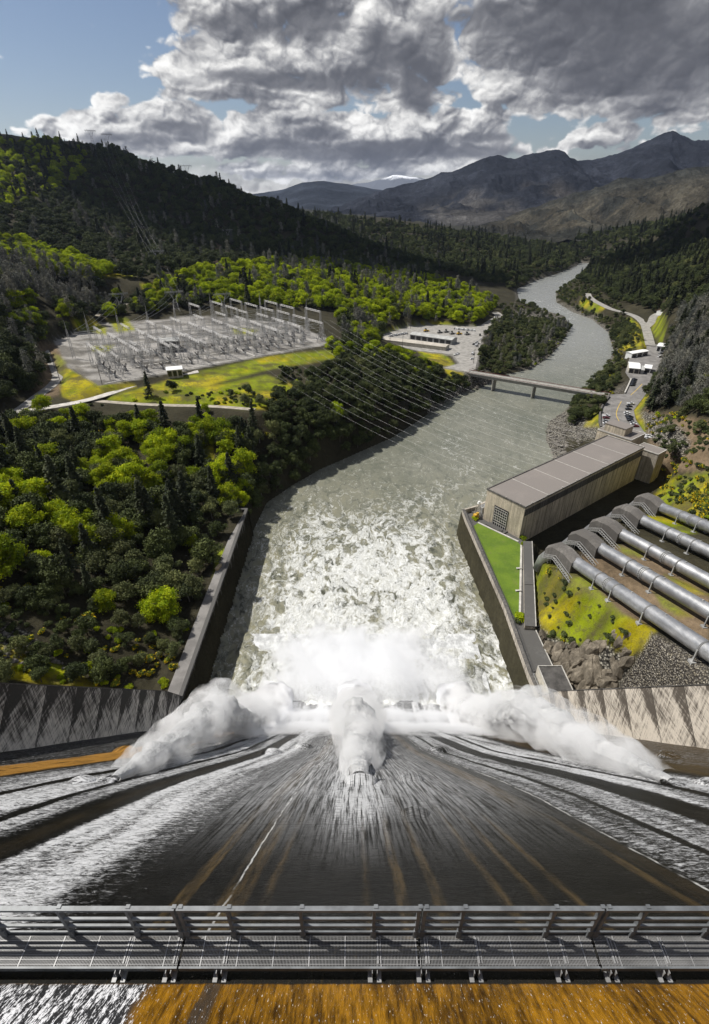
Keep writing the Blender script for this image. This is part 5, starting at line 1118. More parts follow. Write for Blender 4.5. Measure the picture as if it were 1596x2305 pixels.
# ------------------------------------------------------------------ vehicles
def carpaint(name, c): return simple('car_paint_'+name, c, .25, .2, var=.05)
CP_ = {'white': carpaint('white', (.8, .8, .8)), 'dark': carpaint('dark', (.02, .022, .026)), 'grey': carpaint('grey', (.28, .29, .30)), 'maroon': carpaint('maroon', (.16, .02, .025)), 'silver': carpaint('silver', (.5, .5, .5))}
def car(kind):
    T = empty('parked_car' if kind == 'sedan' else 'parked_truck' if kind == 'pickup' else 'parked_van', (0, 0, 0), 0, '', {'sedan': 'car', 'pickup': 'pickup truck', 'van': 'van'}[kind]); L = {'sedan': 4.6, 'pickup': 5.5, 'van': 5.3}[kind]; w = 1.85
    def extr(prof, w, name, mt, par):
        mb = MB(); n = len(prof); vs = [(x, -w/2, z) for x, z in prof]+[(x, w/2, z) for x, z in prof]; mb.add(vs, [tuple(range(n))[::-1], tuple(range(n, 2*n))]+[(i, (i+1) % n, n+(i+1) % n, n+i) for i in range(n)]); return mb.build(name, mt, par)
    h = L/2
    if kind == 'sedan': body = [(-h, .35), (h, .35), (h, .75), (h-.2, .88), (h-1.2, .98), (-h+.9, 1.02), (-h, .95)]; cab = [(-h+.6, 1.0), (h-1.3, .97), (h-2.1, 1.46), (-h+1.4, 1.48)]
    elif kind == 'pickup': body = [(-h, .5), (h, .5), (h, .95), (h-.3, 1.1), (h-1.3, 1.18), (.1, 1.2), (-.0, 1.05), (-h+.2, 1.05), (-h, 1.2)]; cab = [(-.3, 1.15), (h-1.4, 1.15), (h-2.0, 1.82), (-.1, 1.85)]
    else: body = [(-h, .45), (h, .45), (h, 1.0), (h-.3, 1.15), (h-1., 1.25), (-h, 1.3)]; cab = [(-h+.05, 1.25), (h-1.05, 1.22), (h-1.7, 2.0), (-h+.15, 2.05)]
    bd = extr(body, w, 'body', CP_['white'], T); cb = extr(cab, w-.22, 'window_band', MAT['shadeglass'], T)
    rt = [(x, z) for x, z in cab[2:]]; mb = MB(); mb.box(((rt[0][0]+rt[1][0])/2, 0, rt[0][1]+.03), (abs(rt[0][0]-rt[1][0])+.1, w-.2, .07)); mb.build('roof', CP_['white'], T)
    for sx in (-h+.85, h-.9):
        for sy in (-w/2+.05, w/2-.05): mb = MB(); mb.tube([(sx, sy-.11, .34), (sx, sy+.11, .34)], .34, 12); mb.build('wheel', MAT['tyre'], T)
    return T
protos = {k: car(k) for k in ('sedan', 'pickup', 'van')}; usedp = set()
def putcar(f, p, z, kind, colr, rz, label, group):
    x, y, _ = at(*f(p), z)
    T = protos[kind] if kind not in usedp else copy_tree(protos[kind]); usedp.add(kind)
    T.location = (x, y, z+.0); T.rotation_euler.z = rz; T['label'] = label; T['group'] = group
    for c in T.children:
        if c.name.startswith(('body', 'roof')): c.material_slots[0].link = 'OBJECT'; c.material_slots[0].material = CP_[colr]
g1 = 'cars parked on the right of the riverside car park'
nmz = ['topmost', 'second', 'third', 'fourth', 'fifth', 'sixth', 'seventh', 'eighth', 'ninth', 'tenth', 'lowest', 'twelfth']
for i, (p, c, k) in enumerate([((708,1224),'white','pickup'),((692,1252),'dark','sedan'),((682,1284),'dark','sedan'),((668,1328),'white','sedan'),((672,1352),'silver','sedan'),((692,1374),'dark','pickup'),((697,1394),'dark','sedan'),((704,1413),'dark','sedan'),((732,1436),'grey','sedan'),((744,1456),'white','sedan'),((764,1478),'maroon','sedan')]):
    putcar(Z4, p, 12.82, k, c, -.12+.05*(i % 3), f'{c} {"pickup" if k == "pickup" else "car"}, {nmz[i]} in the line along the foot of the right hand slope', g1)
for i, (p, c, k) in enumerate([((432,1362),'white','pickup'),((432,1384),'maroon','sedan'),((430,1420),'grey','sedan'),((432,1446),'white','sedan')]): putcar(Z4, p, 12.82, k, c, -.05, f'{c} {"pickup" if k == "pickup" else "car"}, {nmz[i]} of four beside the curved parapet', 'cars beside the curved parapet')
for i in range(5): putcar(Z4, (752-i*6, 948+i*17), 12.82, 'sedan', 'dark', 0.05, f'dark car, {nmz[i]} in the short row before the pale parapet', 'dark cars before the pale parapet')
for i, p in enumerate([(872,1602),(900,1596),(930,1604),(870,1622),(905,1624),(938,1628),(880,1646),(915,1648),(905,1668),(930,1676)]): putcar(Z4, p, 12.82, 'van' if i % 3 == 0 else 'pickup', 'white', .3+.1*(i % 3), f'white {"van" if i % 3 == 0 else "pickup"} in the tight cluster behind the powerhouse annex', 'white vehicles behind the annex')
putcar(Z4, (1040, 692), 12.82, 'van', 'white', .4, 'white van parked alone just below the white office building', 'vehicles along the bank road'); putcar(Z4, (1045, 655), 12.82, 'pickup', 'grey', .4, 'grey pickup parked right against the white office building', 'vehicles along the bank road')
for i in range(10): putcar(Z3b, (205+i*21, 234-i*3.4), 13, 'van' if i % 2 else 'pickup', 'white', 1.2, 'white vehicle in the slanting row left of the depot shed', 'white vehicles left of the depot shed')
for i, (p, c, k) in enumerate([((955,446),'white','pickup'),((978,436),'white','pickup'),((1148,440),'white','van'),((1150,425),'white','pickup'),((1142,492),'white','sedan'),((1190,345),'white','van'),((1160,325),'dark','sedan'),((1200,300),'silver','sedan'),((1215,320),'white','sedan'),((1185,318),'grey','pickup'),((1245,268),'white','sedan'),((1232,222),'dark','van'),((1290,175),'dark','pickup'),((1380,120),'white','sedan'),((1455,66),'white','van')]):
    putcar(Z3b, p, 13, k, c, .5+.3*(i % 4), f'{c} {k if k != "sedan" else "car"} along the river edge of the works yard, {nmz[min(i, 11)]} counting up from the bridge' if 2 <= i else f'white pickup beside the end of the tan roofed building, {"left" if i == 0 else "right"} one', 'vehicles along the works yard')
def machine(f, p, rz, c, label):
    x, y, _ = at(*f(p), 13); T = empty('wheel_loader', (x, y, 13), rz, label, 'loader', 'machines parked in the works yard')
    mb = MB(); mb.box((-1, 0, 1.7), (3.4, 2.2, 1.3)); mb.box((1.6, 0, 1.4), (1.6, 1.4, .8)); mb.build('chassis', c, T); mb = MB(); mb.box((-.2, 0, 3.0), (1.6, 1.8, 1.5)); mb.build('cab', MAT['shadeglass'], T)
    mb = MB(); mb.bar((1.2, .7, 1.9), (3.6, .7, 1.2), .3); mb.bar((1.2, -.7, 1.9), (3.6, -.7, 1.2), .3); mb.box((4.1, 0, .9), (1.0, 2.8, 1.1)); mb.build('bucket', c, T)
    for sx in (-1.9, 1.9):
        for sy in (-1.1, 1.1): mb = MB(); mb.tube([(sx, sy-.3, .8), (sx, sy+.3, .8)], .8, 12); mb.build('wheel', MAT['tyre'], T)
for p, c, l in (((615,178),'yellowpaint','yellow wheel loader behind the depot shed, the largest machine there'),((770,195),'equip','grey loader behind the middle of the depot shed'),((845,188),'equip','grey loader just right of the middle of the yard'),((912,208),'equip','grey loader near the right end of the depot shed'),((990,212),'yellowpaint','small yellow loader past the right end of the depot shed'),((1082,216),'equip','dark grey loader standing alone on open asphalt')):
    machine(Z3b, p, .6, MAT[c], l)
for i in range(14):
    p = at(*Z3b((945+i*17, 152+i*1.6)), 13); mb = MB(); mb.box((0, 0, .9), (2.6, 1.9, 1.8), .3*i); mb.box((0, 0, 1.95), (2.7, 2.0, .2), .3*i); o = mb.build('storage_crate', MAT['white' if i % 3 else 'equip'], None, label='pale storage crate in the row along the back of the works yard', cat='crate', group='storage crates at the back of the yard'); o.location = p
# helicopter far off over the ridge
T = empty('helicopter', aty(346.5, 364, 1430), 2.4, 'tiny dark helicopter hovering above the ridge skyline right of the hilltop', 'helicopter')
mb = MB(); mb.tube([(3.4, 0, 0), (2.6, 0, .3), (.8, 0, .5), (-1.2, 0, .5), (-2.4, 0, .5)], [.3, 1.0, 1.35, 1.1, .4], 10); mb.build('fuselage', MAT['dark'], T, True)
mb = MB(); mb.tube([(-2, 0, .6), (-8, 0, 1.2)], [.4, .15], 8); mb.bar((-8, 0, 1.2), (-8.6, 0, 2.6), .5, .1); mb.build('tail_boom', MAT['dark'], T)
mb = MB(); mb.bar((-6.5, -.8, 2.2), (6.5, .8, 2.2), .35, .08); mb.bar((0, 0, 1.4), (0, 0, 2.2), .3); mb.build('rotor', MAT['dark'], T)
mb = MB(); 
for s in (-1, 1): mb.bar((-1.6, s, -1.3), (2.2, s, -1.3), .12); mb.bar((-.8, s, -1.3), (-.8, s*.5, 0), .1); mb.bar((1.2, s, -1.3), (1.2, s*.5, 0), .1)
mb.build('skids', MAT['dark'], T)
# small things near the basin
for p, rz, lb in (((505,848),.2,'pale concrete bench on the lawn edge nearer the powerhouse'),((500,975),.2,'pale concrete bench on the lawn edge nearer the dam')):
    x, y, _ = at(*Z5(p), 13.3); T = empty('bench', (x+.6, y, 13.26), .1, lb, 'bench'); mb = MB(); mb.box((0, 0, .45), (2.4, .8, .15)); mb.build('seat', MAT['cap'], T); mb = MB(); mb.box((-.9, 0, .2), (.3, .7, .4)); mb.box((.9, 0, .2), (.3, .7, .4)); mb.build('support', MAT['cap'], T)
T = empty('timber_box', (-60.3, 176, 14.7), 1.3, 'pale timber box standing beside the left wall path', 'box'); mb = MB(); mb.box((0, 0, .5), (3.6, 1.2, 1.0)); mb.build('crate_body', MAT['wood'], T); mb = MB(); mb.box((0, 0, 1.06), (3.8, 1.4, .1)); mb.build('lid', MAT['wood'], T)
x, y, _ = at(*zm((1247, 614), (0, 1150), 2.28), 15); T.location = (x, y, 14.75)
# rocks along the right bank
MAT['rock'] = M_concrete('pale_rock', (.36, .33, .29), (.13, .12, .105), .3)
MAT['brownrock'] = M_concrete('brown_outcrop_rock', (.36, .31, .24), (.10, .085, .065), .5)
def rockmesh(seed, n=3):
    bm = bmesh.new(); bmesh.ops.create_icosphere(bm, subdivisions=n, radius=1); rr = random.Random(seed); pl_ = [(Vector((rr.uniform(-1, 1), rr.uniform(-1, 1), rr.uniform(-.6, 1))).normalized(), rr.uniform(.55, .85)) for _ in range(26)]
    for v in bm.verts:
        for nrm, dd in pl_:
            s = v.co.dot(nrm)
            if s > dd: v.co -= nrm*(s-dd)
        v.co *= 1+.05*math.sin(v.co.x*9+seed)*math.cos(v.co.y*8)
    me = bpy.data.meshes.new('rock'); bm.to_mesh(me); bm.free(); return me
RM = [rockmesh(s) for s in range(5)]
CRAG = [False]
def rocks(polyp, n, s0, s1, zf_, mt, label, group, name='boulder', z0=6.):
    k = 0; xs_ = [q[0] for q in polyp]; ys_ = [q[1] for q in polyp]; rr = random.Random(len(label)); pts = []
    while len(pts) < n and k < n*60:
        k += 1; px, py = rr.uniform(min(xs_), max(xs_)), rr.uniform(min(ys_), max(ys_))
        if not bool(inpoly(np.array([px]), np.array([py]), polyp)[0]): continue
        z = z0
        for _ in range(5): x, y, _z = at(px, py, z); z = .4*z+.6*H1(x, y)
        if z < -.5: continue
        pts.append((x, y, z))
    for (x, y, z) in pts:
        me = RM[rr.randrange(5)]; o = bpy.data.objects.new(name, me); COL.objects.link(o)
        if not me.materials: me.materials.append(mt)
        o.material_slots[0].link = 'OBJECT'; o.material_slots[0].material = mt
        s = rr.uniform(s0, s1); o.location = (x, y, z+s*.1); o.scale = (s*rr.uniform(.8, 1.4), s*rr.uniform(.8, 1.2), s*rr.uniform(.9, 1.9) if name == 'crag' else rr.uniform(.5, .8)); o.rotation_euler = (rr.uniform(-.5, .5), rr.uniform(-.5, .5), rr.uniform(0, 6))
        tag(o, label, 'rock', group)
import bmesh
rocks([(1215,960),(1240,935),(1290,930),(1330,980),(1290,1010),(1250,1030),(1225,1000)], 120, .7, 2.0, 0, MAT['rock'], 'pale angular boulder on the rocky shore below the curved parapet', 'boulders on the right shore')
rocks([Z3b(p) for p in [(1150,560),(1300,640),(1400,760),(1270,850),(1150,690)]], 60, .7, 1.9, 0, MAT['rock'], 'pale broken rock heaped under the left end of the bridge', 'rocks under the bridge end')
rocks([(0,1425),(70,1440),(180,1500),(90,1510),(0,1490)], 60, .4, 1.1, 0, MAT['rock'], 'small grey boulder among grass above the left dam wall', 'boulders above the left dam wall', z0=28)
rocks([Z5(p) for p in [(620,1190),(760,1300),(1000,1290),(1130,1350),(1140,1450),(1060,1560),(860,1580),(700,1450)]], 110, 1.0, 3.8, 0, MAT['brownrock'], 'brown craggy rock on the cliff below the grassy mound', 'crags below the grassy mound', 'crag', z0=18)
#PART5
# ------------------------------------------------------------------ vegetation
def quads_at(C, size, nrm, rg):
    """leaf clumps: small bent quads"""
    n = len(C); a = rg.normal(size=(n, 3)); a -= (a*nrm).sum(1, keepdims=True)*nrm*.8; a /= np.linalg.norm(a, axis=1, keepdims=True)+1e-9
    b_ = np.cross(nrm, a); b_ /= np.linalg.norm(b_, axis=1, keepdims=True)+1e-9; s = size*rg.uniform(.55, 1.25, (n, 1)); s2 = size*rg.uniform(.55, 1.25, (n, 1))
    V = np.stack([C-a*s-b_*s2*.6, C+a*s-b_*s2, C+a*s*.7+b_*s2, C-a*s+b_*s2*.8], 1).reshape(-1, 3); return V, np.arange(4*n).reshape(n, 4)
def limbs(mb, rr, H_, r0, n, spread, z0f=.3):
    top = Vector((rr.uniform(-.5, .5), rr.uniform(-.5, .5), H_*.72)); mb.tube([(0, 0, -1), (top.x*.3, top.y*.3, H_*.3), top], [r0, r0*.75, r0*.3], 7)
    for i in range(n):
        a = 2*math.pi*i/n+rr.uniform(-.4, .4); f = rr.uniform(z0f, .6); p = Vector((top.x*f, top.y*f, H_*f)); q_ = p+Vector((math.cos(a)*spread, math.sin(a)*spread, H_*rr.uniform(.12, .3))); mid = p.lerp(q_, .5)+Vector((0, 0, -.2)); mb.tube([p, mid, q_], [r0*.45, r0*.3, r0*.1], 5)
def mk(name, V, Q, lm, bm_, seed, leafn, trunk_fn):
    mb = MB(); trunk_fn(mb, random.Random(seed)); tv = np.array([tuple(v) for v in mb.v]); 
    tf = []
    for f in mb.f:
        if len(f) == 4: tf.append(f)
        elif len(f) == 3: tf.append((*f, f[0]))
    tf = np.array(tf); return (V, Q, tv, tf, lm, bm_)
def broadleaf(seed, H_=10., Rr=5., nleaf=2600, size=.30, lobes=9, flat=.8):
    rg = np.random.default_rng(seed); L = []; lean = rg.normal(size=2)*.5
    for i in range(lobes):
        a = rg.uniform(0, 6.28); rr_ = rg.uniform(.15, .82)*Rr; z = H_*(rg.uniform(.36, .9)-.22*(rr_/Rr)); L.append((math.cos(a)*rr_+lean[0]*z/H_, math.sin(a)*rr_+lean[1]*z/H_, z, Rr*rg.uniform(.18, .44)))
    L.append((lean[0], lean[1], H_*.74, Rr*.42)); C, N = [], []
    w = np.array([l[3]**2 for l in L]); cnt = (nleaf*w/w.sum()).astype(int)
    for (x, y, z, r), k in zip(L, cnt):
        d = rg.normal(size=(k, 3)); d /= np.linalg.norm(d, axis=1, keepdims=True); d[:, 2] = np.where(d[:, 2] < -.45, -d[:, 2], d[:, 2])
        rad_ = r*rg.uniform(.35, 1.22, (k, 1))**.6; wob_ = 1+.25*np.sin(d[:, :1]*7+seed)*np.cos(d[:, 1:2]*6)+.16*np.sin(d[:, 2:3]*15+d[:, :1]*11)
        C.append(np.array([x, y, z])+d*rad_*wob_*np.array([1.05, 1.05, flat])+rg.normal(size=(k, 3))*.10); N.append(d+rg.normal(size=(k, 3))*.7)
    C = np.concatenate(C); N = np.concatenate(N); N /= np.linalg.norm(N, axis=1, keepdims=True); V, Q = quads_at(C, size, N, rg); return V, Q
def conifer(seed, H_=18., Rr=3.2, nl=2200, size=.34, gap=.25, base=.12):
    rg = np.random.default_rng(seed); C, N = [], []; nwh = int(H_/ .75)
    for i in range(nwh):
        f = base+(1-base)*i/nwh; z = H_*f; R0 = Rr*(1-f)**.85*rg.uniform(.75, 1.15)+.15; nb = rg.integers(5, 8); a0 = rg.uniform(0, 6.28)
        for j in range(nb):
            if rg.random() < gap: continue
            a = a0+6.28*j/nb+rg.normal()*.15; ln = R0*rg.uniform(.7, 1.15); m_ = max(3, int(nl/nwh/nb*1.2)); t_ = rg.uniform(.12, 1., m_)
            x = np.cos(a)*ln*t_+rg.normal(size=m_)*.14; y = np.sin(a)*ln*t_+rg.normal(size=m_)*.14; zz = z-ln*.28*t_+rg.normal(size=m_)*.12; C.append(np.stack([x, y, zz], 1)); N.append(np.stack([np.cos(a)*.25+0*t_, np.sin(a)*.25+0*t_, .9+0*t_], 1)+rg.normal(size=(m_, 3))*.35)
    C = np.concatenate(C); N = np.concatenate(N); N /= np.linalg.norm(N, axis=1, keepdims=True); return quads_at(C, size, N, rg)
def greypine(seed, H_=15., Rr=4., nleaf=1300):
    rg = np.random.default_rng(seed); C = []; 
    for i in range(26):
        z = H_*rg.uniform(.3, 1.); R0 = Rr*(1.15-z/H_)**.6*.8; a = rg.uniform(0, 6.28); r = rg.uniform(.1, 1)*R0; k = nleaf//26; d = rg.normal(size=(k, 3))*np.array([.55, .55, .75]); C.append(np.array([math.cos(a)*r, math.sin(a)*r, z])+d)
    C = np.concatenate(C); N = rg.normal(size=C.shape); N /= np.linalg.norm(N, axis=1, keepdims=True); return quads_at(C, .17, N, rg)
def shrub(seed, Rr=1.8, Hh=1.8, nleaf=700, size=.16, lobes=6):
    rg = np.random.default_rng(seed); C, N = [], []
    for i in range(lobes):
        a = rg.uniform(0, 6.28); r = rg.uniform(0, .6)*Rr; k = nleaf//lobes; d = rg.normal(size=(k, 3)); d /= np.linalg.norm(d, axis=1, keepdims=True); d[:, 2] = np.abs(d[:, 2])
        C.append(np.array([math.cos(a)*r, math.sin(a)*r, Hh*rg.uniform(.1, .45)])+d*Rr*rg.uniform(.4, .62)*rg.uniform(.75, 1.1, (k, 1))*np.array([1, 1, .9])); N.append(d+rg.normal(size=(k, 3))*.5)
    C = np.concatenate(C); N = np.concatenate(N); N /= np.linalg.norm(N, axis=1, keepdims=True); return quads_at(C, size, N, rg)
def rawmesh(name, V, Q, m):
    me = bpy.data.meshes.new(name); V = np.asarray(V, np.float32); Q = np.asarray(Q, np.int32); me.vertices.add(len(V)); me.vertices.foreach_set('co', V.ravel()); me.loops.add(Q.size); me.loops.foreach_set('vertex_index', Q.ravel()); me.polygons.add(len(Q)); me.polygons.foreach_set('loop_start', np.arange(0, Q.size, 4, dtype=np.int32)); me.materials.append(m); me.update(calc_edges=True); return me
def trunkmesh(name, seed, H_, r0, n, spread, m, conif=False):
    mb = MB(); rr = random.Random(seed)
    if conif: mb.tube([(0, 0, -1), (0, 0, H_*.5), (0, 0, H_*.98)], [r0, r0*.7, r0*.12], 7)
    else: limbs(mb, rr, H_, r0, n, spread)
    me = bpy.data.meshes.new(name); me.from_pydata([tuple(v) for v in mb.v], [], mb.f); me.materials.append(m); me.shade_smooth(); me.update(); return me
KIND = {}
def kind(key, objname, cat, group, nv, fn, lm, tr):
    KIND[key] = dict(name=objname, cat=cat, group=group, crowns=[rawmesh('crown', *fn(s), MAT[lm]) for s in range(nv)], trunks=[trunkmesh('trunk', s, *tr) for s in range(nv)] if tr else None)
kind('bright', 'broadleaf_tree', 'tree', 'lime green spring trees', 4, lambda s: broadleaf(s+10, 10, 5., 5600, .19, 17), 'lf_bright', (10, .32, 6, 3.2, MAT['bark']))
kind('dark', 'live_oak', 'tree', 'dark evergreen oaks', 4, lambda s: broadleaf(s+30, 8.5, 4.6, 5000, .19, 14, .85), 'lf_dark', (8.5, .3, 6, 2.8, MAT['bark']))
kind('olive', 'olive_tree', 'tree', 'olive green trees', 3, lambda s: broadleaf(s+50, 8, 4.2, 4200, .17, 13, .9), 'lf_olive', (8, .25, 6, 2.6, MAT['greybark']))
kind('pine', 'pine_tree', 'tree', 'dark pointed pines', 4, lambda s: conifer(s+70, 18, 4.3, 3800, .30), 'lf_pine', (19, .35, 0, 0, MAT['bark'], True))
kind('grey', 'grey_pine', 'tree', 'wispy grey pines', 4, lambda s: greypine(s+90), 'lf_grey', (15, .25, 7, 2.2, MAT['greybark']))
kind('broom', 'broom_bush', 'bush', 'yellow flowering broom bushes', 3, lambda s: shrub(s+110, 2.2, 2.3, 900, .17), 'lf_broom', None)
kind('bush', 'shrub', 'bush', 'dark round shrubs', 3, lambda s: shrub(s+130, 2.1, 2.1, 800, .18), 'lf_dark', None)
kind('gbush', 'green_shrub', 'bush', 'bright green shrubs', 3, lambda s: shrub(s+150, 2.0, 2.0, 800, .18), 'lf_bright', None)
# zones drawn on the photo: (polygon, mean spacing m, {kind: share}, scale lo, hi); first match wins
ZN = [
 ('none', [[Z3(p) for p in [(270,420),(330,450),(430,555),(640,545),(900,490),(1480,395),(1400,440),(1200,480),(900,540),(700,590),(630,600),(560,600),(450,610),(300,625),(250,560)]], [Z4(p) for p in [(880,560),(1000,560),(1070,720),(950,1010),(780,1270),(780,1400),(960,1600),(960,1720),(320,1620),(360,1270),(480,1110),(640,1100),(700,950),(660,700)]], [Z5(p) for p in [(560,690),(1230,480),(1300,470),(1596,640),(1596,1596),(1150,1400),(1290,1200),(1090,1080),(860,870),(800,830),(600,830)]]], 0, {}, 1, 1),
 ('none', [[Z3b(p) for p in [(60,220),(430,100),(1180,110),(1330,110),(1230,330),(1180,620),(840,600),(1000,545),(930,450),(820,400),(60,300)]]], 0, {}, 1, 1),
 ('openslope', [[Z3(p) for p in [(300,640),(500,612),(640,600),(900,545),(1200,485),(1400,445),(1350,520),(1250,600),(1180,650),(900,645),(500,650)]]], 6., dict(bush=.72, gbush=.12, olive=.08, dark=.08), .5, 1.0),
 ('mound', [[Z5(p) for p in [(600,830),(800,830),(900,900),(1090,1080),(1290,1200),(1250,1290),(1130,1340),(1000,1290),(800,1300),(640,1220),(600,1150)]]], 3.4, dict(bush=.66, broom=.34), .3, .95),
 ('moundfoot', [[Z5(p) for p in [(592,850),(625,880),(640,1180),(640,1300),(600,1230)]]], 2.0, dict(gbush=.8, bush=.2), .6, .9),
 ('broomslope', [[(1450,1130),(1480,1060),(1520,1030),(1600,1010),(1700,1040),(1700,1230),(1596,1180),(1500,1130)]], 2.5, dict(broom=.6, bush=.3, gbush=.1), .55, 1.1),
 ('rightrock', [[(1440,960),(1480,930),(1600,940),(1600,1020),(1500,1040),(1470,1000)]], 3.4, dict(bush=.74, broom=.14, olive=.06, gbush=.06), .5, 1.1),
 ('leftfoot', [[(-200,1330),(60,1320),(200,1400),(420,1400),(450,1330),(540,1150),(560,1150),(520,1300),(400,1570),(300,1560),(-200,1500)]], 3.9, dict(dark=.26, broom=.24, bush=.2, gbush=.14, olive=.16), .45, .95),
 ('leftslope', [[(-300,990),(0,1000),(60,960),(150,950),(330,962),(560,962),(620,965),(640,1000),(560,1060),(555,1150),(520,1260),(430,1400),(-300,1400)]], 6.6, dict(dark=.38, olive=.24, pine=.08, bright=.2, broom=.05, gbush=.05), .65, 1.5),
 ('bluff', [[(620,900),(700,850),(800,800),(1050,860),(1100,900),(900,1000),(700,1080),(560,1160),(555,1060)]], 6.2, dict(dark=.78, olive=.13, bush=.05, bright=.04), .75, 1.15),
 ('greygrove', [[(-250,620),(60,600),(230,640),(225,720),(160,750),(130,700),(-250,700)]], 8.5, dict(grey=.62, bright=.12, dark=.26), 1.2, 1.8),
 ('leftwood', [[(-300,600),(160,740),(130,800),(100,860),(60,900),(0,930),(-300,960)]], 8., dict(dark=.62, bright=.16, grey=.12, pine=.1), 1., 1.5),
 ('litfoot', [[(-200,535),(60,545),(200,590),(260,620),(200,640),(0,590),(-200,590)]], 9., dict(bright=.7, dark=.3), .8, 1.5),  # mostly lime trees, standing in for sunlight on this strip
 ('limeband', [[(330,640),(500,605),(700,590),(900,620),(1010,640),(1120,690),(1080,725),(960,735),(760,700),(560,690),(400,670)]], 9.5, dict(bright=.58, grey=.12, dark=.15, olive=.12, pine=.03), .8, 1.7),
 ('behindyard', [[(190,700),(340,655),(560,680),(760,690),(900,740),(850,780),(780,800),(760,690),(600,680),(210,720)]], 9.5, dict(dark=.5, bright=.32, grey=.12, pine=.06), 1., 1.5),
 ('nearbluffwood', [[(740,780),(860,790),(1000,840),(1040,870),(900,870),(780,830)]], 6.5, dict(dark=.55, bright=.35, olive=.1), .8, 1.2),
 ('peninsula', [[(1060,840),(1090,760),(1130,690),(1180,680),(1290,730),(1260,790),(1150,850)]], 6., dict(olive=.42, bush=.2, dark=.26, gbush=.06, grey=.06), .6, .95),
 ('rightbank', [[(1290,900),(1310,850),(1350,790),(1330,720),(1250,670),(1270,630),(1330,640),(1400,700),(1440,760),(1400,830),(1380,890),(1340,940),(1270,960)]], 6.2, dict(olive=.5, dark=.24, broom=.1, bush=.1, gbush=.06), .6, 1.),
 ('rightgrey', [[(1600,690),(1520,720),(1490,780),(1470,850),(1440,930),(1480,940),(1700,950),(1700,690)]], 6.8, dict(grey=.74, dark=.18, pine=.08), .95, 1.45),
 ('rightdark', [[(1290,640),(1330,600),(1450,580),(1700,560),(1700,700),(1520,720),(1440,690),(1380,680)]], 10., dict(pine=.18, dark=.6, olive=.22), 1.05, 1.6),
 ('ridgelit', [[(-300,310),(130,325),(200,345),(190,400),(120,440),(100,470),(-300,480)]], 15., dict(bright=.5, pine=.1, dark=.4), 1.1, 1.9),  # lime trees put the ridge-top sunlight into the leaf colour
 ('ridge', [[(-400,300),(300,340),(570,440),(1010,600),(950,640),(700,620),(500,600),(330,640),(200,600),(-400,560)]], 15.5, dict(dark=.93, pine=.025, grey=.045), 1.2, 1.9),  # nearly all dark foliage: cloud shade put into the ridge's tree colours
 ('midhill', [[(700,480),(1300,560),(1310,600),(1180,660),(1020,620),(880,580),(720,520)]], 17., dict(pine=.08, dark=.60, olive=.32), 1.3, 2.0),
 ('farright', [[(1300,600),(1280,560),(1330,500),(1500,480),(1760,440),(1760,600),(1450,590)]], 21., dict(pine=.10, dark=.6, olive=.3), 1.4, 2.1)]
zone_lab = {'openslope': 'on the open slope below the switchyard', 'mound': 'on the grassy mound beside the nearest penstock', 'moundfoot': 'at the foot of the mound beside the gallery', 'broomslope': 'on the slope beyond the farthest penstock', 'rightrock': 'on the rocky slope right of the car park', 'leftfoot': 'near the left dam wall and the wall path',
 'leftslope': 'in the woods on the near left slope', 'bluff': 'on the shaded river bluff', 'greygrove': 'in the grove left of the switchyard', 'leftwood': 'in the woods left of the bending road', 'litfoot': 'on the sunlit strip below the dark ridge', 'limeband': 'in the band of woods behind the switchyard', 'behindyard': 'close behind the switchyard', 'nearbluffwood': 'between the switchyard and the works yard',
 'peninsula': 'on the scrubby peninsula beyond the bridge', 'rightbank': 'along the right river bank near the bridge', 'rightgrey': 'on the right hand hillside above the road', 'rightdark': 'on the dark slope at the right beyond the houses', 'ridgelit': 'on the sunlit top of the left ridge', 'ridge': 'on the dark left ridge', 'midhill': 'on the low hill across the river bend', 'farright': 'on the far slope beyond the river bend'}
adj = {'bright': 'lime green leafy tree', 'dark': 'dark round evergreen oak', 'olive': 'grey olive coloured tree', 'pine': 'dark pointed pine', 'grey': 'wispy grey pine', 'broom': 'bush covered with yellow flowers', 'bush': 'small dark shrub', 'gbush': 'bright green shrub'}
def cover(zones):
    out = []
    rg = np.random.default_rng(5)
    # stratified in distance shells with matching spacing
    for (r0, r1, cell) in ((90, 260, 2.0), (260, 420, 3.2), (420, 800, 5.), (800, 1300, 9.), (1300, 2600, 13.)):
        xs_ = np.arange(-1500, 1700, cell); ys_ = np.arange(60, r1+50, cell); X, Y = np.meshgrid(xs_, ys_); X = X+rg.uniform(-.5, .5, X.shape)*cell; Y = Y+rg.uniform(-.5, .5, X.shape)*cell; X = X.ravel(); Y = Y.ravel()
        r = np.hypot(X, Y); k = (r >= r0) & (r < r1) & (np.abs(X) < .92*Y+60); X, Y, r = X[k], Y[k], r[k]
        Z = TH(X, Y, True); PX, PY = project(X, Y, Z); k = (PX > -130) & (PX < 1760) & (PY > 280) & (PY < 1640) & (Z > .4); X, Y, Z, PX, PY, r = X[k], Y[k], Z[k], PX[k], PY[k], r[k]
        zi = np.full(len(X), -1)
        for i, z in enumerate(zones):
            for p in z[1]: zi = np.where((zi < 0) & inpoly(PX, PY, p), i, zi)
        sp = np.array([z[2] for z in zones]); spc = np.where(zi >= 0, sp[zi], 0.); prob = np.where(spc > 0, np.clip((cell/np.maximum(spc, .1))**2*1.25, 0, 1), 0)
        clump = fbm(X/22., Y/22., 3); prob *= np.where(np.isin(zi, [i for i, z in enumerate(zones) if z[0] in ('openslope',)]), sstep(.36, .56, clump)*1.5, 1)
        k = rg.random(len(X)) < prob; out.append(np.stack([X[k], Y[k], Z[k], zi[k], r[k], rg.random(k.sum()), clump[k]], 1))
    return np.concatenate(out)
pts = cover(ZN)
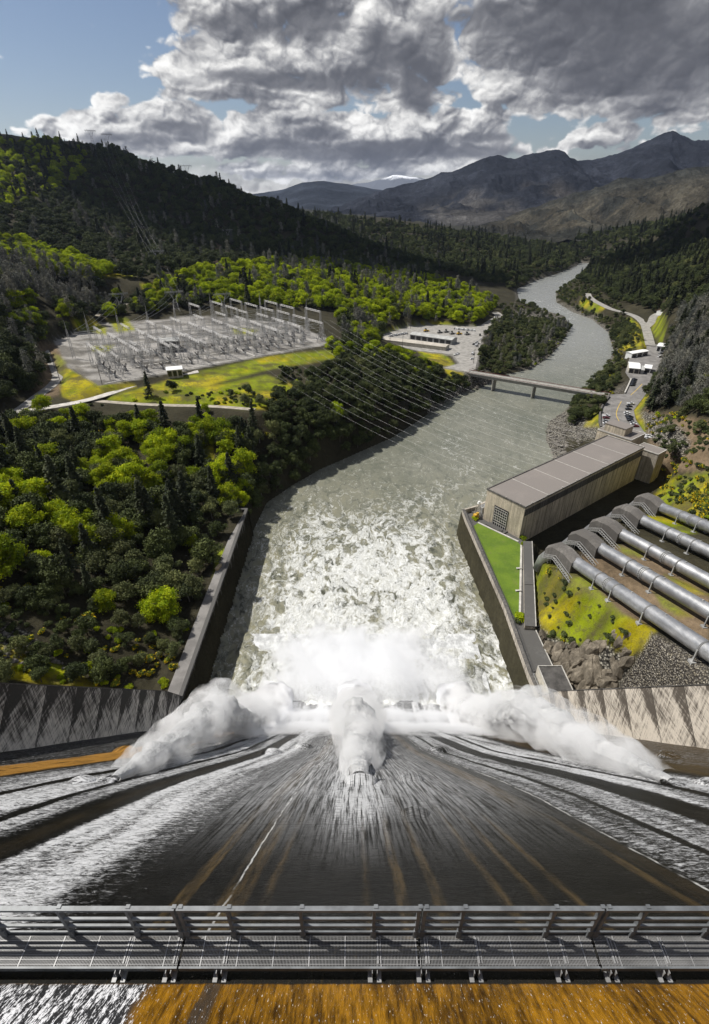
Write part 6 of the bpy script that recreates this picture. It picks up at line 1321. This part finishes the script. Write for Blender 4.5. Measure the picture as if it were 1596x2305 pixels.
# keep roads, walls and yards free
keep_ = np.ones(len(pts), bool)
for nm, P, hw in ROADS:
    for a, b_ in zip(P[:-1], P[1:]): keep_ &= segd(pts[:, 0], pts[:, 1], a, b_)[0] > hw+1.8
for poly, mg in ((YARD, 2.), (PARK, 1.5), (SWY, 3.), (TERR, 2.5), (PHP, 5), (TRENCH, 2), (RIVER, .3)): keep_ &= sdpoly(pts[:, 0], pts[:, 1], poly) > mg
keep_ &= ~((pts[:, 0] > -61) & (pts[:, 0] < 0) & (pts[:, 1] < 223)); keep_ &= (pts[:, 1]+.8*pts[:, 2]) > 116
for (a, d, f_) in PENS:
    dd, _t = segd(pts[:, 0], pts[:, 1], (a.x-d.x*16, a.y-d.y*16), (f_.x, f_.y)); keep_ &= dd > 4.2
pts = pts[keep_]
rg = np.random.default_rng(8); kinds = list(KIND); lists = {k: [] for k in kinds}
for (x, y, z, zi, r, u_, cl) in pts:
    zn = ZN[int(zi)]; 
    # species form loose stands
    v = (u_*.55+.45*float(_perm[int(x/23) & 255, int(y/23) & 255])); acc = 0; ks = list(zn[3].items()); tot = sum(q for _, q in ks)
    v = u_ if rg.random() < .5 else float(_perm[int(x/19) & 255, int(y/19+7) & 255])
    for k, q in ks:
        acc += q/tot
        if v <= acc: break
    lists[k].append((x, y, z, rg.uniform(zn[4], zn[5]), rg.uniform(0, 6.28), rg.integers(0, 99), zn[0], r))
# trees the photo shows one by one
def addt(k, px, py, z, s, zone='leftslope'):
    for _ in range(8): x, y, _z = at(px, py, z); z = .4*z+.6*H1(x, y)
    lists[k].append((x, y, z, s, px % 6, int(px), zone, math.hypot(x, y)))
for px, py, s in ((200,1230,1.25),(275,1205,1.15),(300,1210,.9),(240,1120,1.0),(440,1085,1.1),(435,1240,.8),(100,930,1.25),(70,960,1.1),(345,1140,.8),(400,1000,.9),(255,1000,.85),(300,950,.8),(150,950,.9)): addt('bright', px, py, 25, s)
for px, py in ((466,950),(462,928)): addt('bright', px, py, 36, .62)
addt('pine', 337, 893, 38, .95, 'openslope')
for px, py, yd, s in ((358,378,1470,1.3),(352,381,1475,.8),(372,384,1475,.6),(498,425,1455,1.35),(518,433,1455,1.1),(545,446,1445,1.2),(548,447,1445,.8),(605,468,1425,.9),(615,472,1425,.8),(625,474,1420,.9),(632,478,1420,.8),(648,482,1415,.8),(180,333,1450,.9),(20,316,1310,.9),(90,324,1370,1.),(140,328,1420,1.),(320,381,1480,.8),(560,452,1440,.7)):
    x, y, z = aty(px, py, yd); lists['pine'].append((x, y, H1(x, y)-1, s*1.15, px % 6, px, 'ridge', 1450))
for px, py, k, s in ((1178,1225,'gbush',.9),(1176,1212,'gbush',1.0),(1172,1200,'gbush',.8),(1168,1390,'gbush',1.3),(1165,1400,'bush',.8),(1068,1168,'gbush',.9),(1072,1160,'gbush',.7)):
    x, y, _ = at(px, py, 13.2); lists[k].append((x, y, 13.1, s, px % 6, px, 'lawnedge', 200))
zone_lab['lawnedge'] = 'at the corner of the mown lawn'
MAXI = 300; nobj = 0
for k in kinds:
    L = sorted(lists[k], key=lambda q: q[7]/q[3]); K = KIND[k]; nv = len(K['crowns']); 
    print('TREES', k, len(L))
    for i, (x, y, z, s, a, vi, zn, r) in enumerate(L[:MAXI]):
        lb = f'{adj[k]} {zone_lab[zn]}'; v = vi % nv
        if K['trunks'] is not None and r < 330:
            T = empty(K['name'], (x, y, z), a, lb, K['cat'], K['group']+' '+zone_lab[zn]); T.scale = (s, s, s*(.9+.2*((vi*7) % 10)/10))
            for nm, me in (('crown', K['crowns'][v]), ('trunk', K['trunks'][v])): o = bpy.data.objects.new(nm, me); COL.objects.link(o); o.parent = T
        else:
            o = bpy.data.objects.new(K['name'], K['crowns'][v]); COL.objects.link(o); o.location = (x, y, z); o.rotation_euler.z = a; o.scale = (s, s, s); tag(o, lb, K['cat'], K['group']+' '+zone_lab[zn])
    rest = L[MAXI:]
    if len(rest) < 3: continue
    # all the others: one object, its trees instanced on points
    P_ = np.array([[q[0], q[1], q[2]] for q in rest], np.float32); me = bpy.data.meshes.new(K['name']+'_woods'); me.vertices.add(len(P_)); me.vertices.foreach_set('co', P_.ravel())
    for nm, vals in (('scl', [q[3] for q in rest]), ('rot', [q[4] for q in rest]), ('var', [float(q[5] % nv) for q in rest])):
        at_ = me.attributes.new(nm, 'FLOAT', 'POINT'); at_.data.foreach_set('value', np.array(vals, np.float32))
    o = bpy.data.objects.new({'tree': 'woodland', 'bush': 'scrub'}[K['cat']]+'_of_'+K['name'], me); COL.objects.link(o); me.materials.append(K['crowns'][0].materials[0]); tag(o, f'far and crowded {adj[k]}s filling the valley woods', {'tree': 'woods', 'bush': 'scrub'}[K['cat']], kind='stuff')
    ng = bpy.data.node_groups.new('woods', 'GeometryNodeTree'); ng.interface.new_socket('Geometry', in_out='INPUT', socket_type='NodeSocketGeometry'); ng.interface.new_socket('Geometry', in_out='OUTPUT', socket_type='NodeSocketGeometry')
    N = ng.nodes; Lk = ng.links; gi = N.new('NodeGroupInput'); go = N.new('NodeGroupOutput'); jn = N.new('GeometryNodeJoinGeometry')
    def na(nm): n = N.new('GeometryNodeInputNamedAttribute'); n.data_type = 'FLOAT'; n.inputs['Name'].default_value = nm; return n.outputs['Attribute']
    for v in range(nv):
        pr = next((ob for ob in bpy.data.objects if ob.type == 'MESH' and ob.data == K['crowns'][v] and ob.name in SC.objects), None)
        if pr is None: continue
        oi = N.new('GeometryNodeObjectInfo'); oi.inputs['Object'].default_value = pr; oi.transform_space = 'ORIGINAL'; oi.inputs['As Instance'].default_value = False
        cm = N.new('FunctionNodeCompare'); cm.data_type = 'FLOAT'; cm.operation = 'EQUAL'; Lk.new(na('var'), cm.inputs[0]); cm.inputs[1].default_value = v; cm.inputs['Epsilon'].default_value = .1
        ip = N.new('GeometryNodeInstanceOnPoints'); Lk.new(gi.outputs[0], ip.inputs['Points']); Lk.new(cm.outputs[0], ip.inputs['Selection']); Lk.new(oi.outputs['Geometry'], ip.inputs['Instance'])
        cx_ = N.new('ShaderNodeCombineXYZ'); Lk.new(na('rot'), cx_.inputs[2]); er = N.new('FunctionNodeEulerToRotation'); Lk.new(cx_.outputs[0], er.inputs[0]); Lk.new(er.outputs[0], ip.inputs['Rotation']); Lk.new(na('scl'), ip.inputs['Scale']); Lk.new(ip.outputs[0], jn.inputs[0])
    Lk.new(jn.outputs[0], go.inputs[0]); md = o.modifiers.new('woods', 'NODES'); md.node_group = ng
# ------------------------------------------------------------------ cloud map (computed here, laid on the sky by direction)
def ang_(px, py):
    d = ray(px, py); return math.atan2(d[0], d[1]), math.asin(d[2]/math.sqrt(sum(q*q for q in d)))
blobs = [ # px, py, rx, ry, strength: where the photo's clouds stand
 (560,20,200,90,1.),(640,110,200,70,1.),(820,60,230,120,1.),(450,165,130,50,.95),(640,185,260,60,1.),(850,180,130,70,.9),(975,60,80,90,.85),(950,150,75,95,.95),(1010,215,45,25,.8),(560,130,200,60,.9),(900,238,90,26,.8),
 (1150,30,160,60,1.),(1300,60,260,110,1.2),(1500,100,260,140,1.2),(1240,150,110,70,1.),(1180,205,110,38,.9),(1400,205,260,60,1.),(1596,200,200,70,1.),(1300,235,160,28,.9),(1560,255,110,22,.75),(1080,45,90,30,.8),
 (245,225,38,20,.8),(125,285,55,26,.85),(75,302,40,14,.6),(215,275,75,34,.95),(300,300,100,36,.9),(385,225,50,28,.8),(370,258,110,34,1.),(430,285,80,34,.9),(350,320,130,30,.75),(460,320,60,34,.75),
 (640,262,95,34,1.),(600,300,130,40,1.),(540,330,110,30,.95),(760,285,130,36,1.),(720,330,260,50,1.1),(900,290,110,34,.95),(1010,265,48,26,.9),(1110,270,62,32,1.),(1060,300,130,38,1.),(950,340,240,44,1.),(1150,330,60,30,.85),(560,380,130,22,.8),(700,390,240,24,.95),(850,385,200,22,.9),(980,375,120,22,.8),
 (1395,292,55,20,.95),(1340,312,60,18,.9),(1290,330,100,14,.85),(1255,310,20,14,.7),(1420,320,60,16,.7),(1530,292,90,12,.55),(480,375,60,10,.6),(490,350,30,14,.6)]
darks = [(1350,50,250,80,.9),(1500,110,190,110,.9),(1400,165,200,36,.9),(1560,60,150,80,.7),(1120,40,110,30,.75),(1490,195,170,20,.55),(1240,230,120,14,.4),(880,110,90,48,.8),(940,185,55,60,.95),(960,120,60,70,.7),(540,50,80,28,.6),(700,50,80,34,.7),(640,180,200,18,.8),(800,180,110,24,.8),(560,215,110,12,.5),(470,178,90,12,.45),
 (400,290,70,14,.75),(300,312,110,12,.5),(430,300,50,16,.6),(640,330,150,14,.7),(780,345,170,18,.8),(900,330,130,16,.75),(1050,345,140,14,.7),(1090,315,70,10,.55),(640,395,120,8,.35),(1370,330,90,8,.4),(860,365,120,10,.5),(720,300,60,12,.5),(1560,270,90,8,.35)]
brights = [(1596,20,80,40,.6),(480,150,100,24,.4),(420,170,70,14,.4),(1200,190,90,22,.4),(1500,222,120,12,.5),(1590,180,40,30,.3),(400,230,60,22,.4),(650,255,100,18,.35),(1110,258,50,14,.35),(900,50,90,30,.5),(1395,285,40,14,.4),(780,20,60,20,.4),(960,20,60,20,.4),(700,130,110,20,.25)]
def fieldn(az, el, lst):
    tot = np.zeros(az.shape)
    for (px, py, rx, ry, s) in lst:
        a0, e0 = ang_(px, py); ra = rx/F*.87; re = ry/F*.80
        d = np.hypot((az-a0)/ra, (el-e0)/re); tot = np.maximum(tot, s*sstep(1.22, .45, d))
    return tot
def billow(x, y, o=5):
    s = 0; a = .5; n_ = 0
    for i in range(o):
        n = np.abs(2*vnoise(x+i*31.7, y+i*11.3)-1)**.8; s = s+a*n; n_ += a; a *= .52; x, y = (x*.8-y*.6)*2.07, (x*.6+y*.8)*2.07
    return s/n_
CG = 1.0
def fbm(x, y, o=5, rid=False):
    s = 0; a = .5
    for i in range(o):
        n = vnoise(x+i*17.3, y-i*9.1); s = s+a*n; a *= .5; x, y = (x*.8+y*.6)*2.03, (-x*.6+y*.8)*2.03
    return s
def skyclouds(az, el, hi=True):
    X, Y = az*13., el*20.
    w1 = fbm(X*1.3+5, Y*1.3, 4)-.47; w2 = fbm(X*1.3-9, Y*1.3+40, 4)-.47; w3 = fbm(X*5, Y*5+9, 4)-.47; w4 = fbm(X*5+50, Y*5, 4)-.47
    aw = az+w1*.045+w3*.014; ew = el+w2*.022+w4*.009
    fr = sstep(.95, .75, np.abs(az))*sstep(.40, .30, el)
    m0 = fieldn(aw, ew, blobs); gen = 1.1*sstep(.42, .6, fbm(X*.35+3, Y*.5+1, 4)*1.05)
    m0 = m0*fr+gen*(1-fr)
    def thick(dx, dy):
        x, y = X+dx+w1*.35+w3*.10, Y+dy+w2*.35+w4*.10
        x, y = x*.83-y*.56, x*.56+y*.83
        return .6*billow(x*1.3, y*1.3, 6 if hi else 4)+.4*fbm(x*1.7+20, y*1.7, 6)/.97
    t0 = thick(0, 0); t1 = thick(-.05, .09); t2 = thick(-.2, .42)
    cov = m0*.80+(t0-.42)*1.45-.12
    al = np.maximum(sstep(.26, .46, cov), .7*sstep(.075, .0, el))
    rel = (t0-t1)*1.6+(t0-t2)*1.2
    dk = fieldn(az+w1*.03+w3*.008, el+w2*.016+w4*.005, darks)*fr; br = fieldn(aw, ew, brights)*fr
    up1 = fieldn(aw-.006, ew+.016, blobs)*fr+m0*(1-fr)
    edge = sstep(.12, -.35, up1-m0*.95+.0)*0+sstep(.9, .3, up1)
    L = .57+rel*(1-.7*dk)-dk*(.36+.2*t0)+br*.35+edge*.24+(1-sstep(.25, .7, cov))*.10
    L = np.clip(L, 0, 1.15)
    xs_ = [0, .18, .36, .55, .75, .95, 1.15]
    c = np.stack([np.interp(L, xs_, v) for v in ([.075, .105, .17, .30, .52, .76, .90], [.077, .107, .172, .30, .515, .75, .89], [.088, .12, .185, .31, .51, .73, .865])], -1)
    return c*CG, al
# ------------------------------------------------------------------ spray and mist
import bmesh
def outward(o):
    bm = bmesh.new(); bm.from_mesh(o.data); bmesh.ops.remove_doubles(bm, verts=bm.verts, dist=1e-4); bmesh.ops.recalc_face_normals(bm, faces=bm.faces)
    if bm.calc_volume(signed=True) < 0: bmesh.ops.reverse_faces(bm, faces=bm.faces)
    bm.to_mesh(o.data); bm.free()
def volmat(name, dens, aniso=.0, colr=(.995, .995, .997)):
    m = bpy.data.materials.new(name); m.use_nodes = True; t = NT(m); t.n.remove(t.n['Principled BSDF'])
    v = t.new('ShaderNodeVolumePrincipled'); v.inputs['Color'].default_value = (*colr, 1); v.inputs['Anisotropy'].default_value = aniso
    t.l.new(v.outputs[0], t.n['Material Output'].inputs['Volume']); return m, t, v
def jet(name, pts, rads, dens, label, seed):
    """plume following a curved axis in real space; core mesh + volume around it"""
    P = [Vector(p) for p in pts]
    # sweep a lumpy tube
    N = 40; M = 90; vs = []
    cum = [0]
    for a, b_ in zip(P[:-1], P[1:]): cum.append(cum[-1]+(b_-a).length)
    def axis(s):
        L = s*cum[-1]
        for i in range(len(P)-1):
            if L <= cum[i+1] or i == len(P)-2:
                f = (L-cum[i])/(cum[i+1]-cum[i]); return P[i].lerp(P[i+1], f), rads[i]*(1-f)+rads[i+1]*f, (P[min(i+1, len(P)-1)]-P[i]).normalized()
    c, r, d = [], [], []
    for i in range(M+1):
        a = axis(i/M); c.append(a[0]); r.append(a[1]); d.append(a[2])
    return c, r, d, N, M
def lumpy(name, c, r, d, N, M, amp, freq, mt, parent, seed, flat=.75, rs=1.0):
    M = len(c)-1; vs = np.zeros((M+1, N, 3)); side = Vector((1, 0, 0))
    for i in range(M+1):
        dd = Vector(d[max(0, min(M, i))]); s1 = dd.cross(Vector((0, 0, 1))); s1 = s1.normalized() if s1.length > .1 else side; s2 = s1.cross(dd)
        for k in range(N):
            t_ = 2*math.pi*k/N; vs[i, k] = c[i]+s1*math.cos(t_)*r[i]*rs+s2*math.sin(t_)*r[i]*rs*flat
    C = np.array([list(q) for q in c])[:, None, :]; nrm = vs-C; rad_ = np.linalg.norm(nrm, axis=2, keepdims=True); nrm = nrm/np.maximum(rad_, 1e-6)
    X, Y, Z = vs[..., 0], vs[..., 1], vs[..., 2]
    n = fbm((X+Z*.7+seed*7)*freq, (Y*.8-Z*.9+seed*3)*freq, 5, True)-.62; n2 = fbm((X*.6-Z+seed)*freq*2.2, (Y+Z*.4)*freq*2.2, 4)-.47
    R_ = np.array(r)[:, None, None]
    vs = vs+nrm*(n[..., None]*amp*R_+n2[..., None]*amp*.5*R_)
    V = vs.reshape(-1, 3); ii = np.arange((M+1)*N).reshape(M+1, N); jj = np.roll(ii, -1, 1)
    Q = np.stack([ii[:-1], jj[:-1], jj[1:], ii[1:]], -1).reshape(-1, 4)
    # cap rings collapse
    V = np.r_[V, [list(c[0])], [list(c[-1])]]; a, b_ = len(V)-2, len(V)-1
    caps = [(a, jj[0][k], ii[0][k], a) for k in range(N)]+[(b_, ii[-1][k], jj[-1][k], b_) for k in range(N)]
    o = npmesh(name, V, Q, mt, True, parent=parent); outward(o); return o
jets = [((260,1757), (-25.6, 60, 66), (-27, 100, 26), 'left white water jet bursting from an outlet and billowing down the spillway', 1),
        ((812,1757), (.6, 60, 66), (.6, 96, 28), 'centre white water jet shooting from its domed outlet straight down the spillway', 2),
        ((1512,1764), (32.5, 60, 66), (34, 100, 26), 'right white water jet bursting from an outlet and billowing down the spillway', 3)]
m, t, b, P = mat('aerated_water')
n1 = t.noise(P, .5, 6, .65); n2 = t.noise(P, 2., 5, .7)
t.put(b.inputs['Base Color'], t.mix(t.ss(n1, .3, .7), (.62, .63, .64), (.86, .86, .86))); b.inputs['Roughness'].default_value = .95; b.inputs['Specular IOR Level'].default_value = 0
b.inputs['Subsurface Weight'].default_value = 0
tr = t.new('ShaderNodeBsdfTranslucent', i_Color=(.9, .9, .9)); mx = t.new('ShaderNodeMixShader'); mx.inputs[0].default_value = .3; t.l.new(b.outputs[0], mx.inputs[1]); t.l.new(tr.outputs[0], mx.inputs[2]); t.l.new(mx.outputs[0], t.n['Material Output'].inputs[0])
bump(t, b, t.math('ADD', n1, t.math('MULTIPLY', n2, .4)), .9, 1.); MAT['spray'] = m
if VOL:
  m, t, v = volmat('jet_spray', 1.)
  P = t.new('ShaderNodeNewGeometry').outputs['Position']; x, y, z = t.xyz(P)
  wv = t.vm('SCALE', t.vm('SUBTRACT', t.noise(P, .09, 3, .6, out='Color'), (.5, .5, .5)), 6.)
  n1 = t.noise(t.vm('ADD', P, wv), .16, 6, .6)
  t.put(v.inputs['Density'], t.math('MULTIPLY', t.ss(n1, .45, .59), t.ss(y, 28., 50., .5, .34))); MAT['vjet'] = m
for k, (p0, p1, p2, lb, sd) in enumerate(jets):
    x, y, z = facept(*p0); f0 = Vector((x, y, z)); 
    pts = [f0+ND*.25-DD*.2, (f0+DD*14)+ND*1.5, Vector(p1)+ND*2.6, Vector((p1[0]*.55+p2[0]*.45, 80, 36))+ND*2.0, Vector((p2[0], p2[1], 15))+ND*1.5, Vector((p2[0], 116, 4))]
    for q, ex in ((1, (p1[0]-x)*.3),): pts[q].x += ex
    rd = [.75, 2.5, 4.2, 4.9, 5.0, 4.6]
    if k == 1: rd = [1.05, 2.4, 3.7, 4.6, 5.0, 5]
    T = empty('water_jet', f0, 0, lb, 'water jet', 'jets from the dam outlets')
    c, r, d, N, M = jet('j', [p-f0 for p in pts], rd, 1, lb, sd)
    c2, r2, d2, _, _ = jet('j', [p-f0 for p in pts[:5]], [q*.8 for q in rd[:5]], 1, lb, sd)
    lumpy('jet_core', c2, r2, d2, 96, 130, 1.0, .30, MAT['spray'], T, sd, .8)
    if VOL:
        o = lumpy('spray_cloud', c, [q*1.38+.2 for q in r], d, 48, 90, .6, .2, MAT['vjet'], T, sd+5, .95); o['kind'] = 'stuff'
# mist billowing over the toe of the spillway
if VOL:
  m, t, v = volmat('toe_mist', 1., .0, (.93, .934, .945))
  P = t.new('ShaderNodeNewGeometry').outputs['Position']; x, y, z = t.xyz(P)
  wv = t.vm('SCALE', t.vm('SUBTRACT', t.noise(P, .05, 3, .6, out='Color'), (.5, .5, .5)), 14.)
  Pq = t.vm('MULTIPLY', t.vm('ADD', P, wv), (1.5, 1., .7)); n1 = t.noise(Pq, .085, 7, .66)
  hg = t.math('ADD', 9., t.math('MULTIPLY', t.ss(y, 112., 96., 0., 1.), 11.))
  # height above the dam face / water
  fz = t.math('MAXIMUM', t.math('DIVIDE', t.math('SUBTRACT', 108.7, y), .8), 0.); fz = t.math('MAXIMUM', fz, t.ss(y, 91., 114., 21., 3.))
  ha = t.math('SUBTRACT', z, fz)
  top_ = t.math('ADD', t.ss(y, 50., 95., 3.2, 5.6), t.math('MULTIPLY', t.math('MULTIPLY', t.ss(y, 114., 120.), t.ss(y, 175., 124.)), 16.))
  ft = t.ss(t.math('DIVIDE', ha, top_), .2, 1., 1., 0.)
  fy = t.math('MULTIPLY', t.ss(y, 50., 84., .0, 1.), t.ss(y, 172., 126.)); wx_ = t.ss(y, 112., 124., 54., 50.); xwv = t.math('ADD', x, t.math('MULTIPLY', t.math('SUBTRACT', t.noise(P, .07, 3), .5), 22.)); fx = t.ss(t.math('SUBTRACT', wx_, t.math('ABSOLUTE', t.math('SUBTRACT', xwv, 2.))), 0., t.ss(y, 112., 124., 12., 34.))
  env = t.math('MULTIPLY', ft, t.math('MULTIPLY', fy, fx))
  thr = t.math('SUBTRACT', .70, t.math('MULTIPLY', env, .40))
  t.put(v.inputs['Density'], t.math('MULTIPLY', t.math('MULTIPLY', t.ss(t.math('SUBTRACT', n1, thr), 0., .14), env), t.math('ADD', t.ss(y, 113., 121., .8, .42), t.math('MULTIPLY', t.ss(t.math('ABSOLUTE', t.math('SUBTRACT', y, 112.)), 12., 3.), .9)))); MAT['vmist'] = m
  mb = MB(); px_ = (-52.5, 56)
  prof = [(50, 74), (52, 77), (82, 40), (100, 24), (113, 17), (120, 27), (150, 18), (176, 7), (176, .8), (116.5, .8), (115.5, 3.5), (109, 6.8), (91.3, 22.5)]
  vs = [(px_[0], a, b_) for a, b_ in prof]+[(px_[1], a, b_) for a, b_ in prof]; n = len(prof)
  mb.add(vs, [tuple(range(n)), tuple(range(n, 2*n))[::-1]]+[(i, n+i, n+(i+1) % n, (i+1) % n) for i in range(n)])
  o = mb.build('spray_mist', MAT['vmist'], None, label='white spray mist billowing over the toe of the spillway and the head of the basin', cat='spray', kind='stuff'); outward(o)
MAT['surge'] = simple('boiling_water', (.60, .61, .61), .9, var=.35, sc=.35, bmp=.5)
# boiling surge mounds of white water beyond the lip
surge = np.linspace(-44, 48, 240); sy = np.linspace(116, 150, 110)
X, Y = np.meshgrid(surge, sy)
u_ = (Y-116)/34; env = np.sin(np.clip(u_, 0, 1)*math.pi)**.6*sstep(47, 20, np.abs(X-2)); lump = fbm(X/7., Y/9., 6, True)
Z = .2+env*(1.0+7.5*np.clip(lump-.38, 0, 1)*(1-u_*.55)*.8)+(fbm(X/1.6, Y/3.2, 4)-.47)*1.6*env
V = np.stack([X, Y, Z], -1).reshape(-1, 3); ii = np.arange(len(V)).reshape(X.shape); Q = np.stack([ii[:-1, :-1], ii[:-1, 1:], ii[1:, 1:], ii[1:, :-1]], -1).reshape(-1, 4)
o = npmesh('white_water_surge', V, Q, MAT['surge'], True); tag(o, 'heap of boiling white water thrown up just beyond the spillway toe', 'white water', kind='stuff')
# ------------------------------------------------------------------ two unseen clouds added out of frame to shade the left ridge and the right slope
m, t, b, P = mat('cloud_vapour'); b.inputs['Base Color'].default_value = (.85, .85, .87, 1); b.inputs['Roughness'].default_value = 1; b.inputs['Specular IOR Level'].default_value = 0; MAT['cloud'] = m
def cloud(cx, cy, hz, lx_, ly_, ang, seed):
    n1, n2 = 90, 40; th = np.linspace(0, 2*math.pi, n1, endpoint=False); ph2 = np.linspace(-math.pi/2, math.pi/2, n2); T_, P_ = np.meshgrid(th, ph2)
    x = np.cos(P_)*np.cos(T_); y = np.cos(P_)*np.sin(T_); z = np.sin(P_); n = 1+.55*(fbm(x*2.2+seed+T_*0, y*2.2+z, 5, True)-.6)+.25*(fbm(x*7+seed, y*7+z*3, 4)-.47)
    X = x*n*lx_; Y = y*n*ly_; Z = np.where(z > 0, z*n*130, z*45); c, s = math.cos(ang), math.sin(ang); d = hz-150
    V = np.stack([cx-.672*d*SHK+X*c-Y*s, cy+.276*d*SHK+X*s+Y*c, hz+Z], -1).reshape(-1, 3); ii = np.arange(n1*n2).reshape(n2, n1); jj = np.roll(ii, -1, 1)
    Q = np.stack([ii[:-1], jj[:-1], jj[1:], ii[1:]], -1).reshape(-1, 4); o = npmesh('cloud', V, Q, MAT['cloud'], True); tag(o, kind='structure')
SHK = 1.0
cloud(-255, 1235, 1450, 470, 235, R(-20), 3)
cloud(760, 1330, 1500, 330, 250, R(10), 8)
# ------------------------------------------------------------------ haze
if HAZE:
  m, t, v = volmat('haze_air', 1., .5, (.62, .74, 1.)); v.inputs['Density'].default_value = 1.8e-5
  mb = MB(); mb.box((0, 12000, 495), (36000, 26000, 1000)); o = mb.build('haze', m, None, kind='stuff', label='faint blue haze in the air over the valley', cat='haze'); outward(o)
# ------------------------------------------------------------------ sky
W_ = bpy.data.worlds.new('World'); SC.world = W_; W_.use_nodes = True; t = NT(W_)
SKYM = .068; SKYT = (.90, .86, .90); SUNEL = R(54); sunv = Vector((-.925*math.cos(SUNEL), .38*math.cos(SUNEL), math.sin(SUNEL))).normalized()
bg = t.n['Background']; sky = t.new('ShaderNodeTexSky', sky_type='NISHITA', sun_disc=False, sun_elevation=SUNEL, sun_rotation=math.atan2(-.925, .38), altitude=300, air_density=1.1, dust_density=.6, ozone_density=1.6)
IW, IH = 4096, 2048
def grid(w, h, u0, u1, v0, v1):
    u = u0+(np.arange(w)+.5)/w*(u1-u0); v = v0+(np.arange(h)+.5)/h*(v1-v0); U, Vv = np.meshgrid(u, v)
    return (U-.25)*2*math.pi, (Vv-.5)*math.pi     # azimuth from +y, elevation
buf = np.zeros((IH, IW, 4), np.float32); buf[:, :, :3] = .3
a_, e_ = grid(1024, 256, 0, 1, .5, 1.); c_, al_ = skyclouds(a_, e_, False)
lo = np.concatenate([c_, al_[..., None]], -1); buf[IH//2:] = np.repeat(np.repeat(lo, 4, 0), 4, 1)
u0, u1 = IW//4-640, IW//4+640; v0, v1 = IH//2-20, IH//2+340
a_, e_ = grid(u1-u0, v1-v0, u0/IW, u1/IW, v0/IH, v1/IH)
c_, al_ = skyclouds(a_, e_); buf[v0:v1, u0:u1, :3] = c_; buf[v0:v1, u0:u1, 3] = al_
tcg = t.new('ShaderNodeTexCoord').outputs['Generated']
def envimg(name, arr):
    img = bpy.data.images.new(name, IW, IH, alpha=False, float_buffer=True); img.colorspace_settings.name = 'Non-Color'
    b4 = np.ones((IH, IW, 4), np.float32); b4[:, :, :3] = arr; img.pixels.foreach_set(b4.ravel()); img.update()
    env = t.new('ShaderNodeTexEnvironment'); env.image = img; t.put(env.inputs[0], tcg); return env.outputs['Color']
skc = t.vm('MULTIPLY', t.vm('SCALE', sky.outputs[0], SKYM), SKYT)
t.put(bg.inputs['Color'], t.mix(envimg('cloud_cover', buf[:, :, 3:4]), skc, envimg('cloud_light', buf[:, :, :3]))); bg.inputs['Strength'].default_value = 1.
# ------------------------------------------------------------------ sun, camera, render settings
sl = bpy.data.lights.new('sun', 'SUN'); sl.energy = 4.6; sl.angle = R(.55); sl.color = (1., .96, .89)
so = bpy.data.objects.new('sun', sl); COL.objects.link(so); so.rotation_euler = (-sunv).to_track_quat('-Z', 'Y').to_euler(); so.location = (-200, 0, 400)
cam = bpy.data.cameras.new('camera'); cam.sensor_fit = 'VERTICAL'; cam.sensor_height = 36; cam.lens = 18.0; cam.clip_start = .2; cam.clip_end = 60000
co = bpy.data.objects.new('camera', cam); COL.objects.link(co); co.location = (0, 0, HC); co.rotation_euler = (R(90)-PIT, 0, 0); SC.camera = co
SC.view_settings.view_transform = 'Standard'; SC.view_settings.look = 'None'; SC.view_settings.exposure = .27; SC.view_settings.gamma = 1
cy = SC.cycles; cy.max_bounces = 14; cy.diffuse_bounces = 2; cy.glossy_bounces = 2; cy.transmission_bounces = 2; cy.volume_bounces = 12; cy.transparent_max_bounces = 8
cy.use_adaptive_sampling = True; cy.adaptive_threshold = .01; cy.volume_step_rate = 2.; cy.volume_max_steps = 96; cy.caustics_reflective = False; cy.caustics_refractive = False
try: cy.use_denoising = True
except Exception: pass
